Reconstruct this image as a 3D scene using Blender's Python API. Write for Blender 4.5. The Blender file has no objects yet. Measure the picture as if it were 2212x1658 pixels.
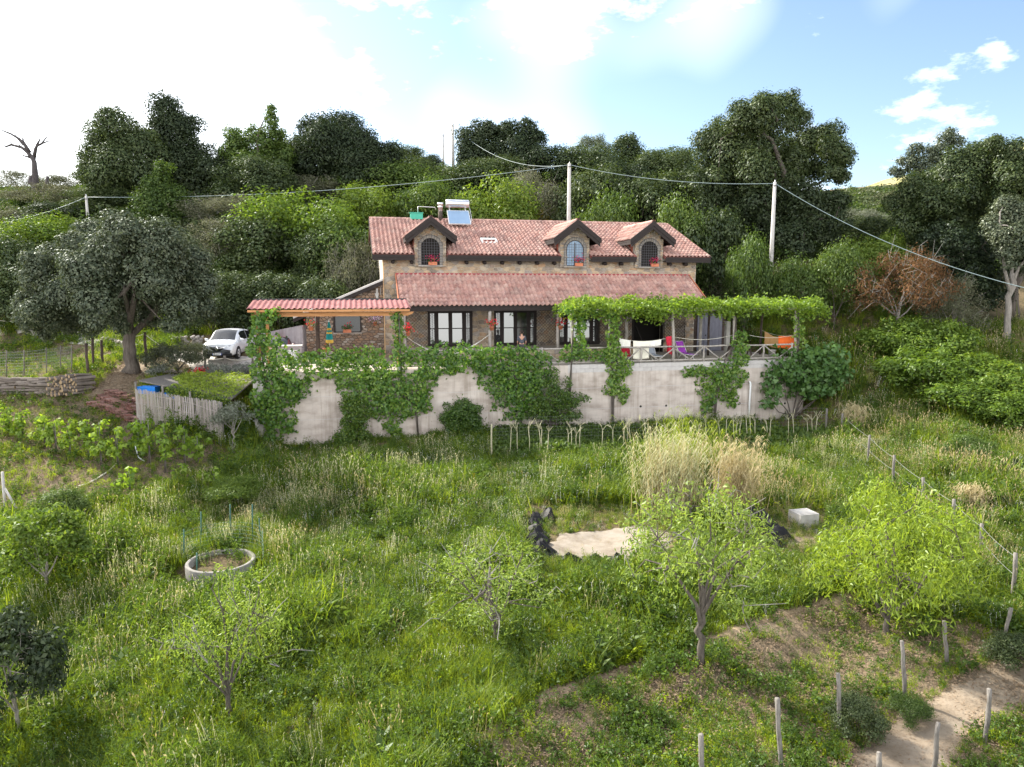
import bpy, math, random
import numpy as np
from mathutils import Vector, Matrix

R = math.radians
rng = np.random.default_rng(7)
rnd = random.Random(7)
scene = bpy.context.scene
COL = scene.collection

# ------------------------------------------------------------------ camera
FPX, PCX, PCY = 1534.0, 1106.0, 829.0          # photo measured at 2212 x 1658
PITCH, CAMZ = R(7.65), 4.26                    # terrace floor is z = 0
cd = bpy.data.cameras.new('camera')
cam = bpy.data.objects.new('camera', cd)
COL.objects.link(cam)
cam.location = (0, 0, CAMZ)
cam.rotation_euler = (R(90) - PITCH, 0, 0)
cd.sensor_width = 36.0
cd.lens = 36.0 * FPX / 2212.0
cd.clip_start = 0.1
cd.clip_end = 6000
scene.camera = cam

# ------------------------------------------------------------------ sky, sun, exposure
SUN_EL, SUN_AZ = R(37), R(-50)                 # azimuth measured from +Y (view direction) towards +X
SUNDIR = Vector((math.sin(SUN_AZ) * math.cos(SUN_EL), math.cos(SUN_AZ) * math.cos(SUN_EL), math.sin(SUN_EL)))
sun = bpy.data.lights.new('sun', 'SUN')
sun.energy = 5.0
sun.angle = R(3.0)
sun.color = (1.0, 0.93, 0.80)
suno = bpy.data.objects.new('sun', sun)
COL.objects.link(suno)
suno.rotation_euler = (-SUNDIR).to_track_quat('-Z', 'Y').to_euler()
suno.location = (-60, 40, 60)

world = bpy.data.worlds.new('World')
scene.world = world
world.use_nodes = True
wn, wl = world.node_tree.nodes, world.node_tree.links
wn.clear()
w_out = wn.new('ShaderNodeOutputWorld')
w_bg = wn.new('ShaderNodeBackground')
w_sky = wn.new('ShaderNodeTexSky')
w_sky.sky_type = 'NISHITA'
w_sky.sun_disc = False
w_sky.sun_elevation = SUN_EL
w_sky.sun_rotation = SUN_AZ
w_sky.altitude = 300
w_sky.air_density = 1.0
w_sky.dust_density = 1.0
w_sky.ozone_density = 1.3
w_bg.inputs['Strength'].default_value = 0.082
# clouds: a bright broken veil over the whole sky, small cumulus in its gaps
VEIL_OFF = (7.21, 3.69, 1.36)
tc = wn.new('ShaderNodeTexCoord')
def sky_noise(loc, scl, scale, detail, lo, hi, rough=0.5, floor=0.0):
    mp = wn.new('ShaderNodeMapping')
    mp.inputs['Location'].default_value = loc
    mp.inputs['Scale'].default_value = scl
    nz = wn.new('ShaderNodeTexNoise')
    nz.inputs['Scale'].default_value = scale
    nz.inputs['Detail'].default_value = detail
    nz.inputs['Roughness'].default_value = rough
    cr = wn.new('ShaderNodeValToRGB')
    cr.color_ramp.elements[0].position = lo
    cr.color_ramp.elements[0].color = (floor, floor, floor, 1)
    cr.color_ramp.elements[1].position = hi
    cr.color_ramp.elements[1].color = (1, 1, 1, 1)
    wl.new(tc.outputs['Generated'], mp.inputs['Vector'])
    wl.new(mp.outputs['Vector'], nz.inputs['Vector'])
    wl.new(nz.outputs['Fac'], cr.inputs['Fac'])
    return cr.outputs['Color']
veil = sky_noise(VEIL_OFF, (1, 1, 1), 1.15, 3, 0.40, 0.60, 0.5, 0.0)
puff = sky_noise((8.98, 8.96, 7.56), (1, 1, 2.3), 4.4, 8, 0.56, 0.78, 0.62)
mx = wn.new('ShaderNodeMixRGB')
mx.inputs['Color2'].default_value = (14.6, 14.5, 14.2, 1)
mx2 = wn.new('ShaderNodeMixRGB')
mx2.inputs['Color2'].default_value = (14.6, 14.5, 14.2, 1)
wl.new(veil, mx.inputs['Fac'])
wl.new(w_sky.outputs['Color'], mx.inputs['Color1'])
wl.new(puff, mx2.inputs['Fac'])
wl.new(mx.outputs['Color'], mx2.inputs['Color1'])
wl.new(mx2.outputs['Color'], w_bg.inputs['Color'])
wl.new(w_bg.outputs['Background'], w_out.inputs['Surface'])

scene.view_settings.view_transform = 'Standard'
scene.view_settings.look = 'None'
scene.view_settings.exposure = 1.58
scene.view_settings.gamma = 1.0
scene.view_settings.use_curve_mapping = False
scene.render.engine = 'CYCLES'
scene.cycles.max_bounces = 5
scene.cycles.diffuse_bounces = 2
scene.cycles.glossy_bounces = 2
scene.cycles.transmission_bounces = 4
scene.cycles.transparent_max_bounces = 6
scene.cycles.caustics_reflective = False
scene.cycles.caustics_refractive = False
scene.cycles.use_denoising = True

# ------------------------------------------------------------------ frames: pixel rays and the house frame
HA = R(12.45)
HU = np.array([math.cos(HA), math.sin(HA), 0.0])
HV = np.array([-math.sin(HA), math.cos(HA), 0.0])
H0 = np.array([-6.44, 41.0, 0.0])

def ray(x, y):
    c, s = math.cos(PITCH), math.sin(PITCH)
    yy = (PCY - y) / FPX
    d = np.array([(x - PCX) / FPX, c + yy * s, -s + yy * c])
    return d / d[1]

def at(x, y, D):
    p = ray(x, y) * D
    return np.array([p[0], D, p[2] + CAMZ])

def HW(s, t, z=0.0):
    p = H0 + HU * s + HV * t
    return np.array([p[0], p[1], z])

def SZ(x, y, t):
    d = ray(x, y)
    k = ((H0 + HV * t) @ HV) / (d @ HV)
    P = d * k
    return float((P - H0) @ HU), float(P[2] + CAMZ)

def project(X, Y, Z):
    c, s = math.cos(PITCH), math.sin(PITCH)
    z = Z - CAMZ
    d = Y * c - z * s
    up = Y * s + z * c
    return PCX + FPX * X / d, PCY - FPX * up / d

# ------------------------------------------------------------------ mesh helpers
class MB:
    def __init__(self):
        self.v, self.f, self.m = [], [], []
        self.mi = 0
    def add(self, vs, fs):
        n = len(self.v)
        self.v.extend([tuple(float(q) for q in p) for p in vs])
        for f in fs:
            self.f.append(tuple(i + n for i in f))
            self.m.append(self.mi)
        return self
    def box(self, x0, x1, y0, y1, z0, z1):
        return self.add([(x0, y0, z0), (x1, y0, z0), (x1, y1, z0), (x0, y1, z0), (x0, y0, z1), (x1, y0, z1), (x1, y1, z1), (x0, y1, z1)],
                        [(0, 3, 2, 1), (4, 5, 6, 7), (0, 1, 5, 4), (1, 2, 6, 5), (2, 3, 7, 6), (3, 0, 4, 7)])
    def bar(self, a, b, w, h, up=(0, 0, 1)):
        a, b = Vector(a), Vector(b)
        d = (b - a).normalized()
        x = d.cross(Vector(up))
        if x.length < 1e-4:
            x = d.cross(Vector((1, 0, 0)))
        x.normalize()
        y = x.cross(d).normalized()
        x, y = x * w / 2, y * h / 2
        vs = [a - x - y, a + x - y, a + x + y, a - x + y, b - x - y, b + x - y, b + x + y, b - x + y]
        return self.add(vs, [(0, 3, 2, 1), (4, 5, 6, 7), (0, 1, 5, 4), (1, 2, 6, 5), (2, 3, 7, 6), (3, 0, 4, 7)])
    def tube(self, pts, rad, n=8, cap=True):
        pts = [Vector(p) for p in pts]
        if not hasattr(rad, '__len__'):
            rad = [rad] * len(pts)
        vs, fs = [], []
        prev = None
        for i, p in enumerate(pts):
            d = (pts[min(i + 1, len(pts) - 1)] - pts[max(i - 1, 0)])
            if d.length < 1e-6:
                d = Vector((0, 0, 1))
            d.normalize()
            if prev is None:
                x = d.cross(Vector((0.31, 0.95, 0.07)))
                if x.length < 1e-3:
                    x = d.cross(Vector((1, 0, 0)))
            else:
                x = prev - d * prev.dot(d)
            x.normalize()
            prev = x
            y = d.cross(x)
            for k in range(n):
                an = 2 * math.pi * k / n
                vs.append(p + (x * math.cos(an) + y * math.sin(an)) * rad[i])
        for i in range(len(pts) - 1):
            for k in range(n):
                k2 = (k + 1) % n
                fs.append((i * n + k, i * n + k2, (i + 1) * n + k2, (i + 1) * n + k))
        if cap:
            fs.append(tuple(reversed(range(n))))
            fs.append(tuple(range((len(pts) - 1) * n, len(pts) * n)))
        return self.add(vs, fs)
    def lathe(self, prof, n=16, c=(0, 0, 0)):
        vs, fs = [], []
        for r, z in prof:
            for k in range(n):
                an = 2 * math.pi * k / n
                vs.append((c[0] + r * math.cos(an), c[1] + r * math.sin(an), c[2] + z))
        for i in range(len(prof) - 1):
            for k in range(n):
                k2 = (k + 1) % n
                fs.append((i * n + k, i * n + k2, (i + 1) * n + k2, (i + 1) * n + k))
        return self.add(vs, fs)
    def quad(self, *p):
        return self.add(p, [tuple(range(len(p)))])
    def prism(self, poly, axis, d0, d1):
        # poly: 2D points; axis 'y' -> poly in (x,z), extruded along y ; 'x' -> (y,z) ; 'z' -> (x,y)
        def P(a, b, d):
            return {'y': (a, d, b), 'x': (d, a, b), 'z': (a, b, d)}[axis]
        n = len(poly)
        vs = [P(a, b, d0) for a, b in poly] + [P(a, b, d1) for a, b in poly]
        fs = [tuple(reversed(range(n))), tuple(range(n, 2 * n))]
        for i in range(n):
            j = (i + 1) % n
            fs.append((i, j, n + j, n + i))
        return self.add(vs, fs)
    def mesh(self, name, mats, smooth=False):
        me = bpy.data.meshes.new(name)
        me.from_pydata(self.v, [], self.f)
        if not isinstance(mats, (list, tuple)):
            mats = [mats]
        for m in mats:
            me.materials.append(m)
        if len(mats) > 1:
            me.polygons.foreach_set('material_index', self.m)
        if smooth:
            me.shade_smooth() if hasattr(me, 'shade_smooth') else me.polygons.foreach_set('use_smooth', [True] * len(me.polygons))
        me.update()
        return me
    def build(self, name, mats, parent=None, smooth=False, loc=None, rotz=None):
        return link(name, self.mesh(name, mats, smooth), parent, loc, rotz)

def link(name, me, parent=None, loc=None, rotz=None):
    o = bpy.data.objects.new(name, me)
    COL.objects.link(o)
    if parent is not None:
        o.parent = parent
    if loc is not None:
        o.location = tuple(float(q) for q in loc)
    if rotz is not None:
        o.rotation_euler = (0, 0, rotz)
    return o

def np_mesh(name, V, k, mats, smooth=False, faces=None):
    """V: (N*k,3) verts; every k successive verts one face (or explicit faces (M,k))."""
    V = np.asarray(V, dtype=np.float32).reshape(-1, 3)
    F = np.arange(len(V), dtype=np.int32).reshape(-1, k) if faces is None else np.asarray(faces, dtype=np.int32)
    me = bpy.data.meshes.new(name)
    me.vertices.add(len(V))
    me.vertices.foreach_set('co', V.ravel())
    me.loops.add(F.size)
    me.loops.foreach_set('vertex_index', F.ravel())
    me.polygons.add(len(F))
    me.polygons.foreach_set('loop_start', np.arange(0, F.size, F.shape[1], dtype=np.int32))
    for m in (mats if isinstance(mats, (list, tuple)) else [mats]):
        me.materials.append(m)
    if smooth:
        me.polygons.foreach_set('use_smooth', np.ones(len(F), dtype=bool))
    me.update(calc_edges=True)
    return me

def tag(o, label=None, cat=None, group=None, kind=None):
    if label: o['label'] = label
    if cat: o['category'] = cat
    if group: o['group'] = group
    if kind: o['kind'] = kind
    return o

def thing(name, label, cat, loc=(0, 0, 0), rotz=0.0, group=None):
    o = bpy.data.objects.new(name, None)
    o.empty_display_size = 0.2
    COL.objects.link(o)
    o.location = tuple(float(q) for q in loc)
    o.rotation_euler = (0, 0, rotz)
    return tag(o, label, cat, group)

# ------------------------------------------------------------------ materials
def new_mat(name):
    m = bpy.data.materials.new(name)
    m.use_nodes = True
    nt = m.node_tree
    return m, nt.nodes, nt.links, nt.nodes['Principled BSDF']

def ramp(nodes, cols, pos=None):
    r = nodes.new('ShaderNodeValToRGB')
    e = r.color_ramp.elements
    n = len(cols)
    while len(e) < n:
        e.new(0.5)
    for i, c in enumerate(cols):
        e[i].position = pos[i] if pos else i / max(1, n - 1)
        e[i].color = (c[0], c[1], c[2], 1)
    return r

def mat(name, cols, scale=6.0, rough=0.8, bump=0.0, bscale=None, metal=0.0, spec=0.3, detail=6, stretch=None, rand=0.0, rcols=None):
    """noise-blended colours; rand adds per-object / per-island colour choice from rcols."""
    m, n, l, b = new_mat(name)
    b.inputs['Roughness'].default_value = rough
    b.inputs['Metallic'].default_value = metal
    b.inputs['Specular IOR Level'].default_value = spec
    tcn = n.new('ShaderNodeTexCoord')
    src = tcn.outputs['Object']
    if stretch:
        mpn = n.new('ShaderNodeMapping')
        mpn.inputs['Scale'].default_value = stretch
        l.new(src, mpn.inputs['Vector'])
        src = mpn.outputs['Vector']
    t = n.new('ShaderNodeTexNoise')
    t.inputs['Scale'].default_value = scale
    t.inputs['Detail'].default_value = detail
    t.inputs['Roughness'].default_value = 0.62
    l.new(src, t.inputs['Vector'])
    r = ramp(n, cols, [0.30 + 0.4 * i / max(1, len(cols) - 1) for i in range(len(cols))])
    l.new(t.outputs['Fac'], r.inputs['Fac'])
    out = r.outputs['Color']
    if rcols:
        g = n.new('ShaderNodeNewGeometry')
        oi = n.new('ShaderNodeObjectInfo')
        ad = n.new('ShaderNodeMath'); ad.operation = 'ADD'
        fr = n.new('ShaderNodeMath'); fr.operation = 'FRACT'
        l.new(g.outputs['Random Per Island'], ad.inputs[0])
        l.new(oi.outputs['Random'], ad.inputs[1])
        l.new(ad.outputs[0], fr.inputs[0])
        rr = ramp(n, rcols)
        l.new(fr.outputs[0], rr.inputs['Fac'])
        mxn = n.new('ShaderNodeMixRGB')
        mxn.inputs['Fac'].default_value = rand
        l.new(out, mxn.inputs['Color1'])
        l.new(rr.outputs['Color'], mxn.inputs['Color2'])
        out = mxn.outputs['Color']
    l.new(out, b.inputs['Base Color'])
    if bump:
        bn = n.new('ShaderNodeBump')
        bn.inputs['Strength'].default_value = bump
        bn.inputs['Distance'].default_value = 0.03
        t2 = n.new('ShaderNodeTexNoise')
        t2.inputs['Scale'].default_value = bscale or scale * 4
        t2.inputs['Detail'].default_value = 5
        l.new(src, t2.inputs['Vector'])
        l.new(t2.outputs['Fac'], bn.inputs['Height'])
        l.new(bn.outputs['Normal'], b.inputs['Normal'])
    return m

def leaf_mat(name, cols, trans=0.4, gloss=0.06, tint=(1.25, 1.25, 0.55), vary=0.25):
    """diffuse + translucent leaf; colour by island random plus object random."""
    m, n, l, b = new_mat(name)
    n.remove(b)
    out = n['Material Output']
    g = n.new('ShaderNodeNewGeometry')
    oi = n.new('ShaderNodeObjectInfo')
    r = ramp(n, cols)
    ad = n.new('ShaderNodeMath'); ad.operation = 'MULTIPLY_ADD'
    ad.inputs[1].default_value = vary
    sb = n.new('ShaderNodeMath'); sb.operation = 'MULTIPLY'
    sb.inputs[1].default_value = 1.0 - vary
    l.new(g.outputs['Random Per Island'], sb.inputs[0])
    l.new(oi.outputs['Random'], ad.inputs[0])
    l.new(sb.outputs[0], ad.inputs[2])
    l.new(ad.outputs[0], r.inputs['Fac'])
    d = n.new('ShaderNodeBsdfDiffuse')
    t = n.new('ShaderNodeBsdfTranslucent')
    mu = n.new('ShaderNodeMixRGB'); mu.blend_type = 'MULTIPLY'
    mu.inputs['Fac'].default_value = 1.0
    mu.inputs['Color2'].default_value = (*tint, 1)
    l.new(r.outputs['Color'], mu.inputs['Color1'])
    l.new(r.outputs['Color'], d.inputs['Color'])
    l.new(mu.outputs['Color'], t.inputs['Color'])
    ms = n.new('ShaderNodeMixShader')
    ms.inputs['Fac'].default_value = trans
    l.new(d.outputs[0], ms.inputs[1])
    l.new(t.outputs[0], ms.inputs[2])
    gloss *= 0.3
    if gloss:
        gl = n.new('ShaderNodeBsdfGlossy')
        gl.inputs['Roughness'].default_value = 0.45
        gl.inputs['Color'].default_value = (0.9, 0.95, 1.0, 1)
        ms2 = n.new('ShaderNodeMixShader')
        ms2.inputs['Fac'].default_value = gloss
        l.new(ms.outputs[0], ms2.inputs[1])
        l.new(gl.outputs[0], ms2.inputs[2])
        ms = ms2
    l.new(ms.outputs[0], out.inputs['Surface'])
    return m

def flat(name, c, rough=0.6, metal=0.0, spec=0.4):
    return mat(name, [tuple(q * 0.9 for q in c), tuple(min(1, q * 1.08) for q in c)], 9.0, rough, metal=metal, spec=spec)

M = {}
M['roof_tile'] = mat('roof_tile', [(0.25, 0.125, 0.105), (0.39, 0.22, 0.19), (0.50, 0.34, 0.30)], 5, 0.9, 0.25, 40, spec=0.15, rand=0.45,
                     rcols=[(0.31, 0.165, 0.14), (0.41, 0.245, 0.21), (0.48, 0.335, 0.29), (0.34, 0.185, 0.16), (0.53, 0.41, 0.355), (0.27, 0.165, 0.155), (0.44, 0.28, 0.24), (0.37, 0.265, 0.25)])
M['roof_under'] = mat('roof_under', [(0.16, 0.05, 0.045), (0.22, 0.08, 0.07)], 4, 0.9)
M['red_metal'] = mat('red_metal', [(0.24, 0.035, 0.045), (0.32, 0.055, 0.065)], 3, 0.6)
M['sheet_tile'] = mat('sheet_tile', [(0.25, 0.11, 0.11), (0.34, 0.165, 0.165)], 4, 0.9, spec=0.05)
M['dark_wood'] = mat('dark_wood', [(0.010, 0.007, 0.007), (0.026, 0.017, 0.016)], 3, 0.6, 0.2, 30, stretch=(1, 6, 6))
M['mortar'] = mat('mortar', [(0.34, 0.30, 0.25), (0.50, 0.46, 0.40)], 6, 0.95, 0.3, 40)
M['dark_joint'] = mat('dark_joint', [(0.05, 0.04, 0.033), (0.12, 0.095, 0.08)], 6, 0.95, 0.3, 40)
STONE_C = [(0.36, 0.26, 0.17), (0.25, 0.215, 0.19), (0.46, 0.32, 0.20), (0.16, 0.14, 0.13), (0.34, 0.32, 0.31), (0.50, 0.40, 0.28), (0.40, 0.24, 0.14), (0.22, 0.21, 0.225)]
M['stone'] = mat('stone', [(0.22, 0.18, 0.14), (0.36, 0.29, 0.22), (0.46, 0.39, 0.31)], 7, 0.9, 0.5, 30, rand=0.65, rcols=STONE_C)
M['rubble'] = mat('rubble', [(0.14, 0.10, 0.075), (0.25, 0.18, 0.13), (0.34, 0.28, 0.23)], 8, 0.9, 0.6, 30, rand=0.65,
                  rcols=[(0.24, 0.13, 0.08), (0.14, 0.11, 0.09), (0.30, 0.19, 0.12), (0.20, 0.13, 0.09), (0.40, 0.37, 0.34), (0.17, 0.13, 0.11), (0.27, 0.20, 0.15)])
M['grey_stone'] = mat('grey_stone', [(0.22, 0.20, 0.18), (0.36, 0.33, 0.30)], 7, 0.9, 0.5, 30, rand=0.5, rcols=[(0.22, 0.21, 0.20), (0.34, 0.32, 0.31), (0.28, 0.24, 0.20), (0.30, 0.30, 0.31)])
M['red_plaster'] = mat('red_plaster', [(0.42, 0.12, 0.08), (0.52, 0.17, 0.11)], 3, 0.9, 0.1)
M['ochre_plaster'] = mat('ochre_plaster', [(0.55, 0.36, 0.20), (0.65, 0.45, 0.28)], 3, 0.9)
M['concrete'] = mat('concrete', [(0.31, 0.265, 0.235), (0.46, 0.405, 0.37), (0.53, 0.48, 0.445)], 0.8, 0.95, 0.25, 22, stretch=(1, 1, 2.2))
def add_streaks(m, scl=(3.5, 3.5, 0.22), lo=0.70):
    """rain streaks and stains multiplied over the base colour."""
    n, l = m.node_tree.nodes, m.node_tree.links
    b = n['Principled BSDF']
    srcs = b.inputs['Base Color'].links[0].from_socket
    tcn = n.new('ShaderNodeTexCoord'); mpn = n.new('ShaderNodeMapping'); mpn.inputs['Scale'].default_value = scl
    t = n.new('ShaderNodeTexNoise'); t.inputs['Scale'].default_value = 1.0; t.inputs['Detail'].default_value = 8; t.inputs['Roughness'].default_value = 0.7
    r = ramp(n, [(lo, lo * 0.97, lo * 0.93), (1, 1, 1), (1.08, 1.07, 1.06)], [0.32, 0.52, 0.7])
    mu = n.new('ShaderNodeMixRGB'); mu.blend_type = 'MULTIPLY'; mu.inputs['Fac'].default_value = 1
    l.new(tcn.outputs['Object'], mpn.inputs['Vector']); l.new(mpn.outputs['Vector'], t.inputs['Vector']); l.new(t.outputs['Fac'], r.inputs['Fac'])
    l.new(srcs, mu.inputs['Color1']); l.new(r.outputs['Color'], mu.inputs['Color2']); l.new(mu.outputs['Color'], b.inputs['Base Color'])
add_streaks(M['concrete'])
def add_weather(m, scale=0.9, lo=0.6, tint=(1.0, 0.97, 0.93)):
    """large patches of grime and lichen that run on from piece to piece."""
    n, l = m.node_tree.nodes, m.node_tree.links
    b = n['Principled BSDF']
    srcs = b.inputs['Base Color'].links[0].from_socket
    gm = n.new('ShaderNodeNewGeometry')
    t = n.new('ShaderNodeTexNoise'); t.inputs['Scale'].default_value = scale; t.inputs['Detail'].default_value = 10; t.inputs['Roughness'].default_value = 0.72
    r = ramp(n, [tuple(lo * q for q in tint), (1, 1, 1), (1.15, 1.13, 1.1)], [0.36, 0.52, 0.68])
    mu = n.new('ShaderNodeMixRGB'); mu.blend_type = 'MULTIPLY'; mu.inputs['Fac'].default_value = 1
    l.new(gm.outputs['Position'], t.inputs['Vector']); l.new(t.outputs['Fac'], r.inputs['Fac'])
    l.new(srcs, mu.inputs['Color1']); l.new(r.outputs['Color'], mu.inputs['Color2']); l.new(mu.outputs['Color'], b.inputs['Base Color'])
add_weather(M['roof_tile'], 1.1, 0.62, (1.0, 1.03, 1.05))
add_weather(M['sheet_tile'], 1.4, 0.75)
add_weather(M['stone'], 2.2, 0.72)
M['block'] = mat('block', [(0.38, 0.36, 0.36), (0.50, 0.48, 0.47)], 5, 0.95, 0.3, 40, rand=0.4, rcols=[(0.36, 0.34, 0.34), (0.50, 0.48, 0.48), (0.44, 0.42, 0.41)])
M['grey_plaster'] = mat('grey_plaster', [(0.27, 0.245, 0.26), (0.42, 0.39, 0.41)], 1.2, 0.95, 0.2, 20)
add_streaks(M['grey_plaster'], (2.5, 2.5, 0.3), 0.6)
M['white_concrete'] = mat('white_concrete', [(0.30, 0.285, 0.27), (0.46, 0.445, 0.43)], 2.5, 0.9, 0.2, 30)
M['ring_concrete'] = mat('ring_concrete', [(0.14, 0.135, 0.125), (0.24, 0.23, 0.215)], 2.5, 0.95, 0.3, 30)
M['pole_concrete'] = mat('pole_concrete', [(0.36, 0.345, 0.33), (0.50, 0.48, 0.46)], 1.5, 0.9, 0.1)
M['terrace'] = mat('terrace', [(0.28, 0.24, 0.21), (0.40, 0.35, 0.31)], 1.5, 0.9, 0.2)
M['larch'] = mat('larch', [(0.36, 0.16, 0.06), (0.52, 0.26, 0.11)], 2.5, 0.65, 0.1, stretch=(0.6, 5, 5))
M['log'] = mat('log', [(0.22, 0.20, 0.185), (0.42, 0.39, 0.36)], 5, 0.9, 0.4, 25, stretch=(2, 2, 0.6))
M['dark_log'] = mat('dark_log', [(0.045, 0.032, 0.028), (0.10, 0.075, 0.065)], 4, 0.9, 0.4, 25)
M['post_wood'] = mat('post_wood', [(0.09, 0.082, 0.076), (0.21, 0.195, 0.18)], 6, 0.95, 0.5, 25, stretch=(2, 2, 0.5))
M['pale_stick'] = mat('pale_stick', [(0.26, 0.25, 0.16), (0.42, 0.40, 0.28)], 6, 0.9, stretch=(2, 2, 0.5))
M['bark'] = mat('bark', [(0.05, 0.042, 0.036), (0.14, 0.12, 0.105)], 5, 0.95, 0.6, 20, stretch=(2, 2, 0.4))
M['pale_bark'] = mat('pale_bark', [(0.13, 0.12, 0.105), (0.30, 0.275, 0.25)], 6, 0.95, 0.6, 20, stretch=(2, 2, 0.4))
M['twig'] = mat('twig', [(0.14, 0.13, 0.12), (0.26, 0.245, 0.23)], 6, 0.9)
M['dead_wood'] = mat('dead_wood', [(0.045, 0.038, 0.038), (0.09, 0.08, 0.08)], 4, 0.95, 0.4, 20)
M['blue_plank'] = mat('blue_plank', [(0.13, 0.13, 0.17), (0.27, 0.27, 0.32)], 4, 0.85, 0.3, 25, stretch=(6, 6, 0.5), rand=0.35, rcols=[(0.14, 0.14, 0.18), (0.24, 0.24, 0.29), (0.19, 0.19, 0.24)])
M['glass'] = None
m, n, l, b = new_mat('window_glass')
b.inputs['Base Color'].default_value = (0.02, 0.025, 0.03, 1)
b.inputs['Roughness'].default_value = 0.03
b.inputs['IOR'].default_value = 2.5
b.inputs['Specular IOR Level'].default_value = 0.5
b.inputs['Coat Weight'].default_value = 0.0
b.inputs['Coat IOR'].default_value = 2.2
b.inputs['Coat Roughness'].default_value = 0.02
tg = n.new('ShaderNodeTexNoise'); tg.inputs['Scale'].default_value = 0.8
bg = n.new('ShaderNodeBump'); bg.inputs['Strength'].default_value = 0.02
l.new(tg.outputs['Fac'], bg.inputs['Height']); l.new(bg.outputs['Normal'], b.inputs['Normal'])
M['glass'] = m
M['dark_glass'] = mat('dark_glass', [(0.008, 0.009, 0.011), (0.016, 0.017, 0.02)], 2, 0.08, spec=0.6)
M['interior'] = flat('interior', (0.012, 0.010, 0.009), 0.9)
M['iron'] = mat('iron', [(0.02, 0.02, 0.022), (0.05, 0.05, 0.053)], 20, 0.55, spec=0.4)
M['grille_iron'] = mat('grille_iron', [(0.05, 0.05, 0.06), (0.10, 0.10, 0.115)], 20, 0.5, spec=0.4)
M['steel'] = mat('steel', [(0.62, 0.63, 0.65), (0.78, 0.79, 0.80)], 2, 0.28, metal=0.9)
M['alu'] = mat('alu', [(0.60, 0.61, 0.62), (0.72, 0.73, 0.74)], 4, 0.4, metal=0.5)
M['solar'] = mat('solar', [(0.16, 0.26, 0.40), (0.20, 0.31, 0.46)], 1.5, 0.12, spec=0.8)
M['green_paint'] = flat('green_paint', (0.04, 0.34, 0.24), 0.5)
M['blue_plastic'] = flat('blue_plastic', (0.015, 0.22, 0.75), 0.4)
M['black_plastic'] = mat('black_plastic', [(0.006, 0.006, 0.008), (0.016, 0.016, 0.02)], 6, 0.6, 0.3, 8, spec=0.2)
M['white_plastic'] = flat('white_plastic', (0.72, 0.74, 0.76), 0.5)
M['white_cloth'] = mat('white_cloth', [(0.64, 0.63, 0.58), (0.78, 0.77, 0.73)], 4, 0.95, 0.2, 60)
M['cream_cloth'] = mat('cream_cloth', [(0.70, 0.67, 0.58), (0.80, 0.77, 0.68)], 4, 0.95, 0.2, 60)
M['red_cloth'] = mat('red_cloth', [(0.38, 0.015, 0.035), (0.52, 0.03, 0.06)], 5, 0.95, 0.2, 60)
M['orange_cloth'] = mat('orange_cloth', [(0.62, 0.10, 0.02), (0.72, 0.15, 0.03)], 5, 0.95, 0.2, 60)
M['tan_cloth'] = mat('tan_cloth', [(0.40, 0.23, 0.10), (0.50, 0.30, 0.14)], 5, 0.95, 0.2, 60)
M['purple_cloth'] = mat('purple_cloth', [(0.22, 0.03, 0.32), (0.32, 0.06, 0.44)], 6, 0.9)
M['grey_cloth'] = mat('grey_cloth', [(0.30, 0.33, 0.40), (0.38, 0.41, 0.48)], 6, 0.9)
M['rope'] = flat('rope', (0.60, 0.57, 0.50), 0.9)
M['cable'] = flat('cable', (0.20, 0.26, 0.27), 0.6)
M['terracotta'] = mat('terracotta', [(0.40, 0.13, 0.07), (0.52, 0.20, 0.11)], 6, 0.8)
M['red_flower'] = leaf_mat('red_flower', [(0.50, 0.015, 0.02), (0.70, 0.03, 0.05), (0.60, 0.05, 0.10)], 0.3, 0.0, (1.2, 0.8, 0.8))
M['crimson_flower'] = leaf_mat('crimson_flower', [(0.42, 0.02, 0.08), (0.62, 0.05, 0.16), (0.50, 0.03, 0.10)], 0.3, 0.0, (1.2, 0.8, 0.9))
M['lilac_flower'] = leaf_mat('lilac_flower', [(0.55, 0.36, 0.62), (0.72, 0.55, 0.76), (0.62, 0.40, 0.60)], 0.3, 0.0, (1.1, 0.9, 1.1))
M['car_white'] = None
def car_paint(name, c):
    m, n, l, b = new_mat(name)
    t = n.new('ShaderNodeTexNoise'); t.inputs['Scale'].default_value = 3
    r = ramp(n, [tuple(q * 0.94 for q in c), c])
    l.new(t.outputs['Fac'], r.inputs['Fac']); l.new(r.outputs['Color'], b.inputs['Base Color'])
    b.inputs['Roughness'].default_value = 0.25
    b.inputs['Coat Weight'].default_value = 0.7
    b.inputs['Coat Roughness'].default_value = 0.05
    return m
M['car_white'] = car_paint('car_white', (0.70, 0.73, 0.78))
M['car_red'] = car_paint('car_red', (0.16, 0.025, 0.035))
M['rubber'] = flat('rubber', (0.012, 0.012, 0.013), 0.85)
M['chrome'] = flat('chrome', (0.75, 0.76, 0.78), 0.15, 0.9)
M['headlight'] = flat('headlight', (0.55, 0.58, 0.64), 0.1, 0.3, 0.8)
M['plate'] = flat('plate', (0.75, 0.76, 0.78), 0.4)
M['plate_ink'] = flat('plate_ink', (0.02, 0.02, 0.03), 0.5)
M['plate_blue'] = flat('plate_blue', (0.02, 0.07, 0.35), 0.5)
M['skin'] = flat('skin', (0.48, 0.27, 0.19), 0.6)
M['hair'] = flat('hair', (0.025, 0.018, 0.014), 0.8)
M['shirt_white'] = mat('shirt_white', [(0.66, 0.66, 0.68), (0.78, 0.78, 0.80)], 5, 0.95, 0.2, 30)
M['shirt_grey'] = mat('shirt_grey', [(0.06, 0.065, 0.085), (0.10, 0.105, 0.13)], 5, 0.95, 0.2, 30)
M['trousers'] = flat('trousers', (0.05, 0.05, 0.06), 0.9)
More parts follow.
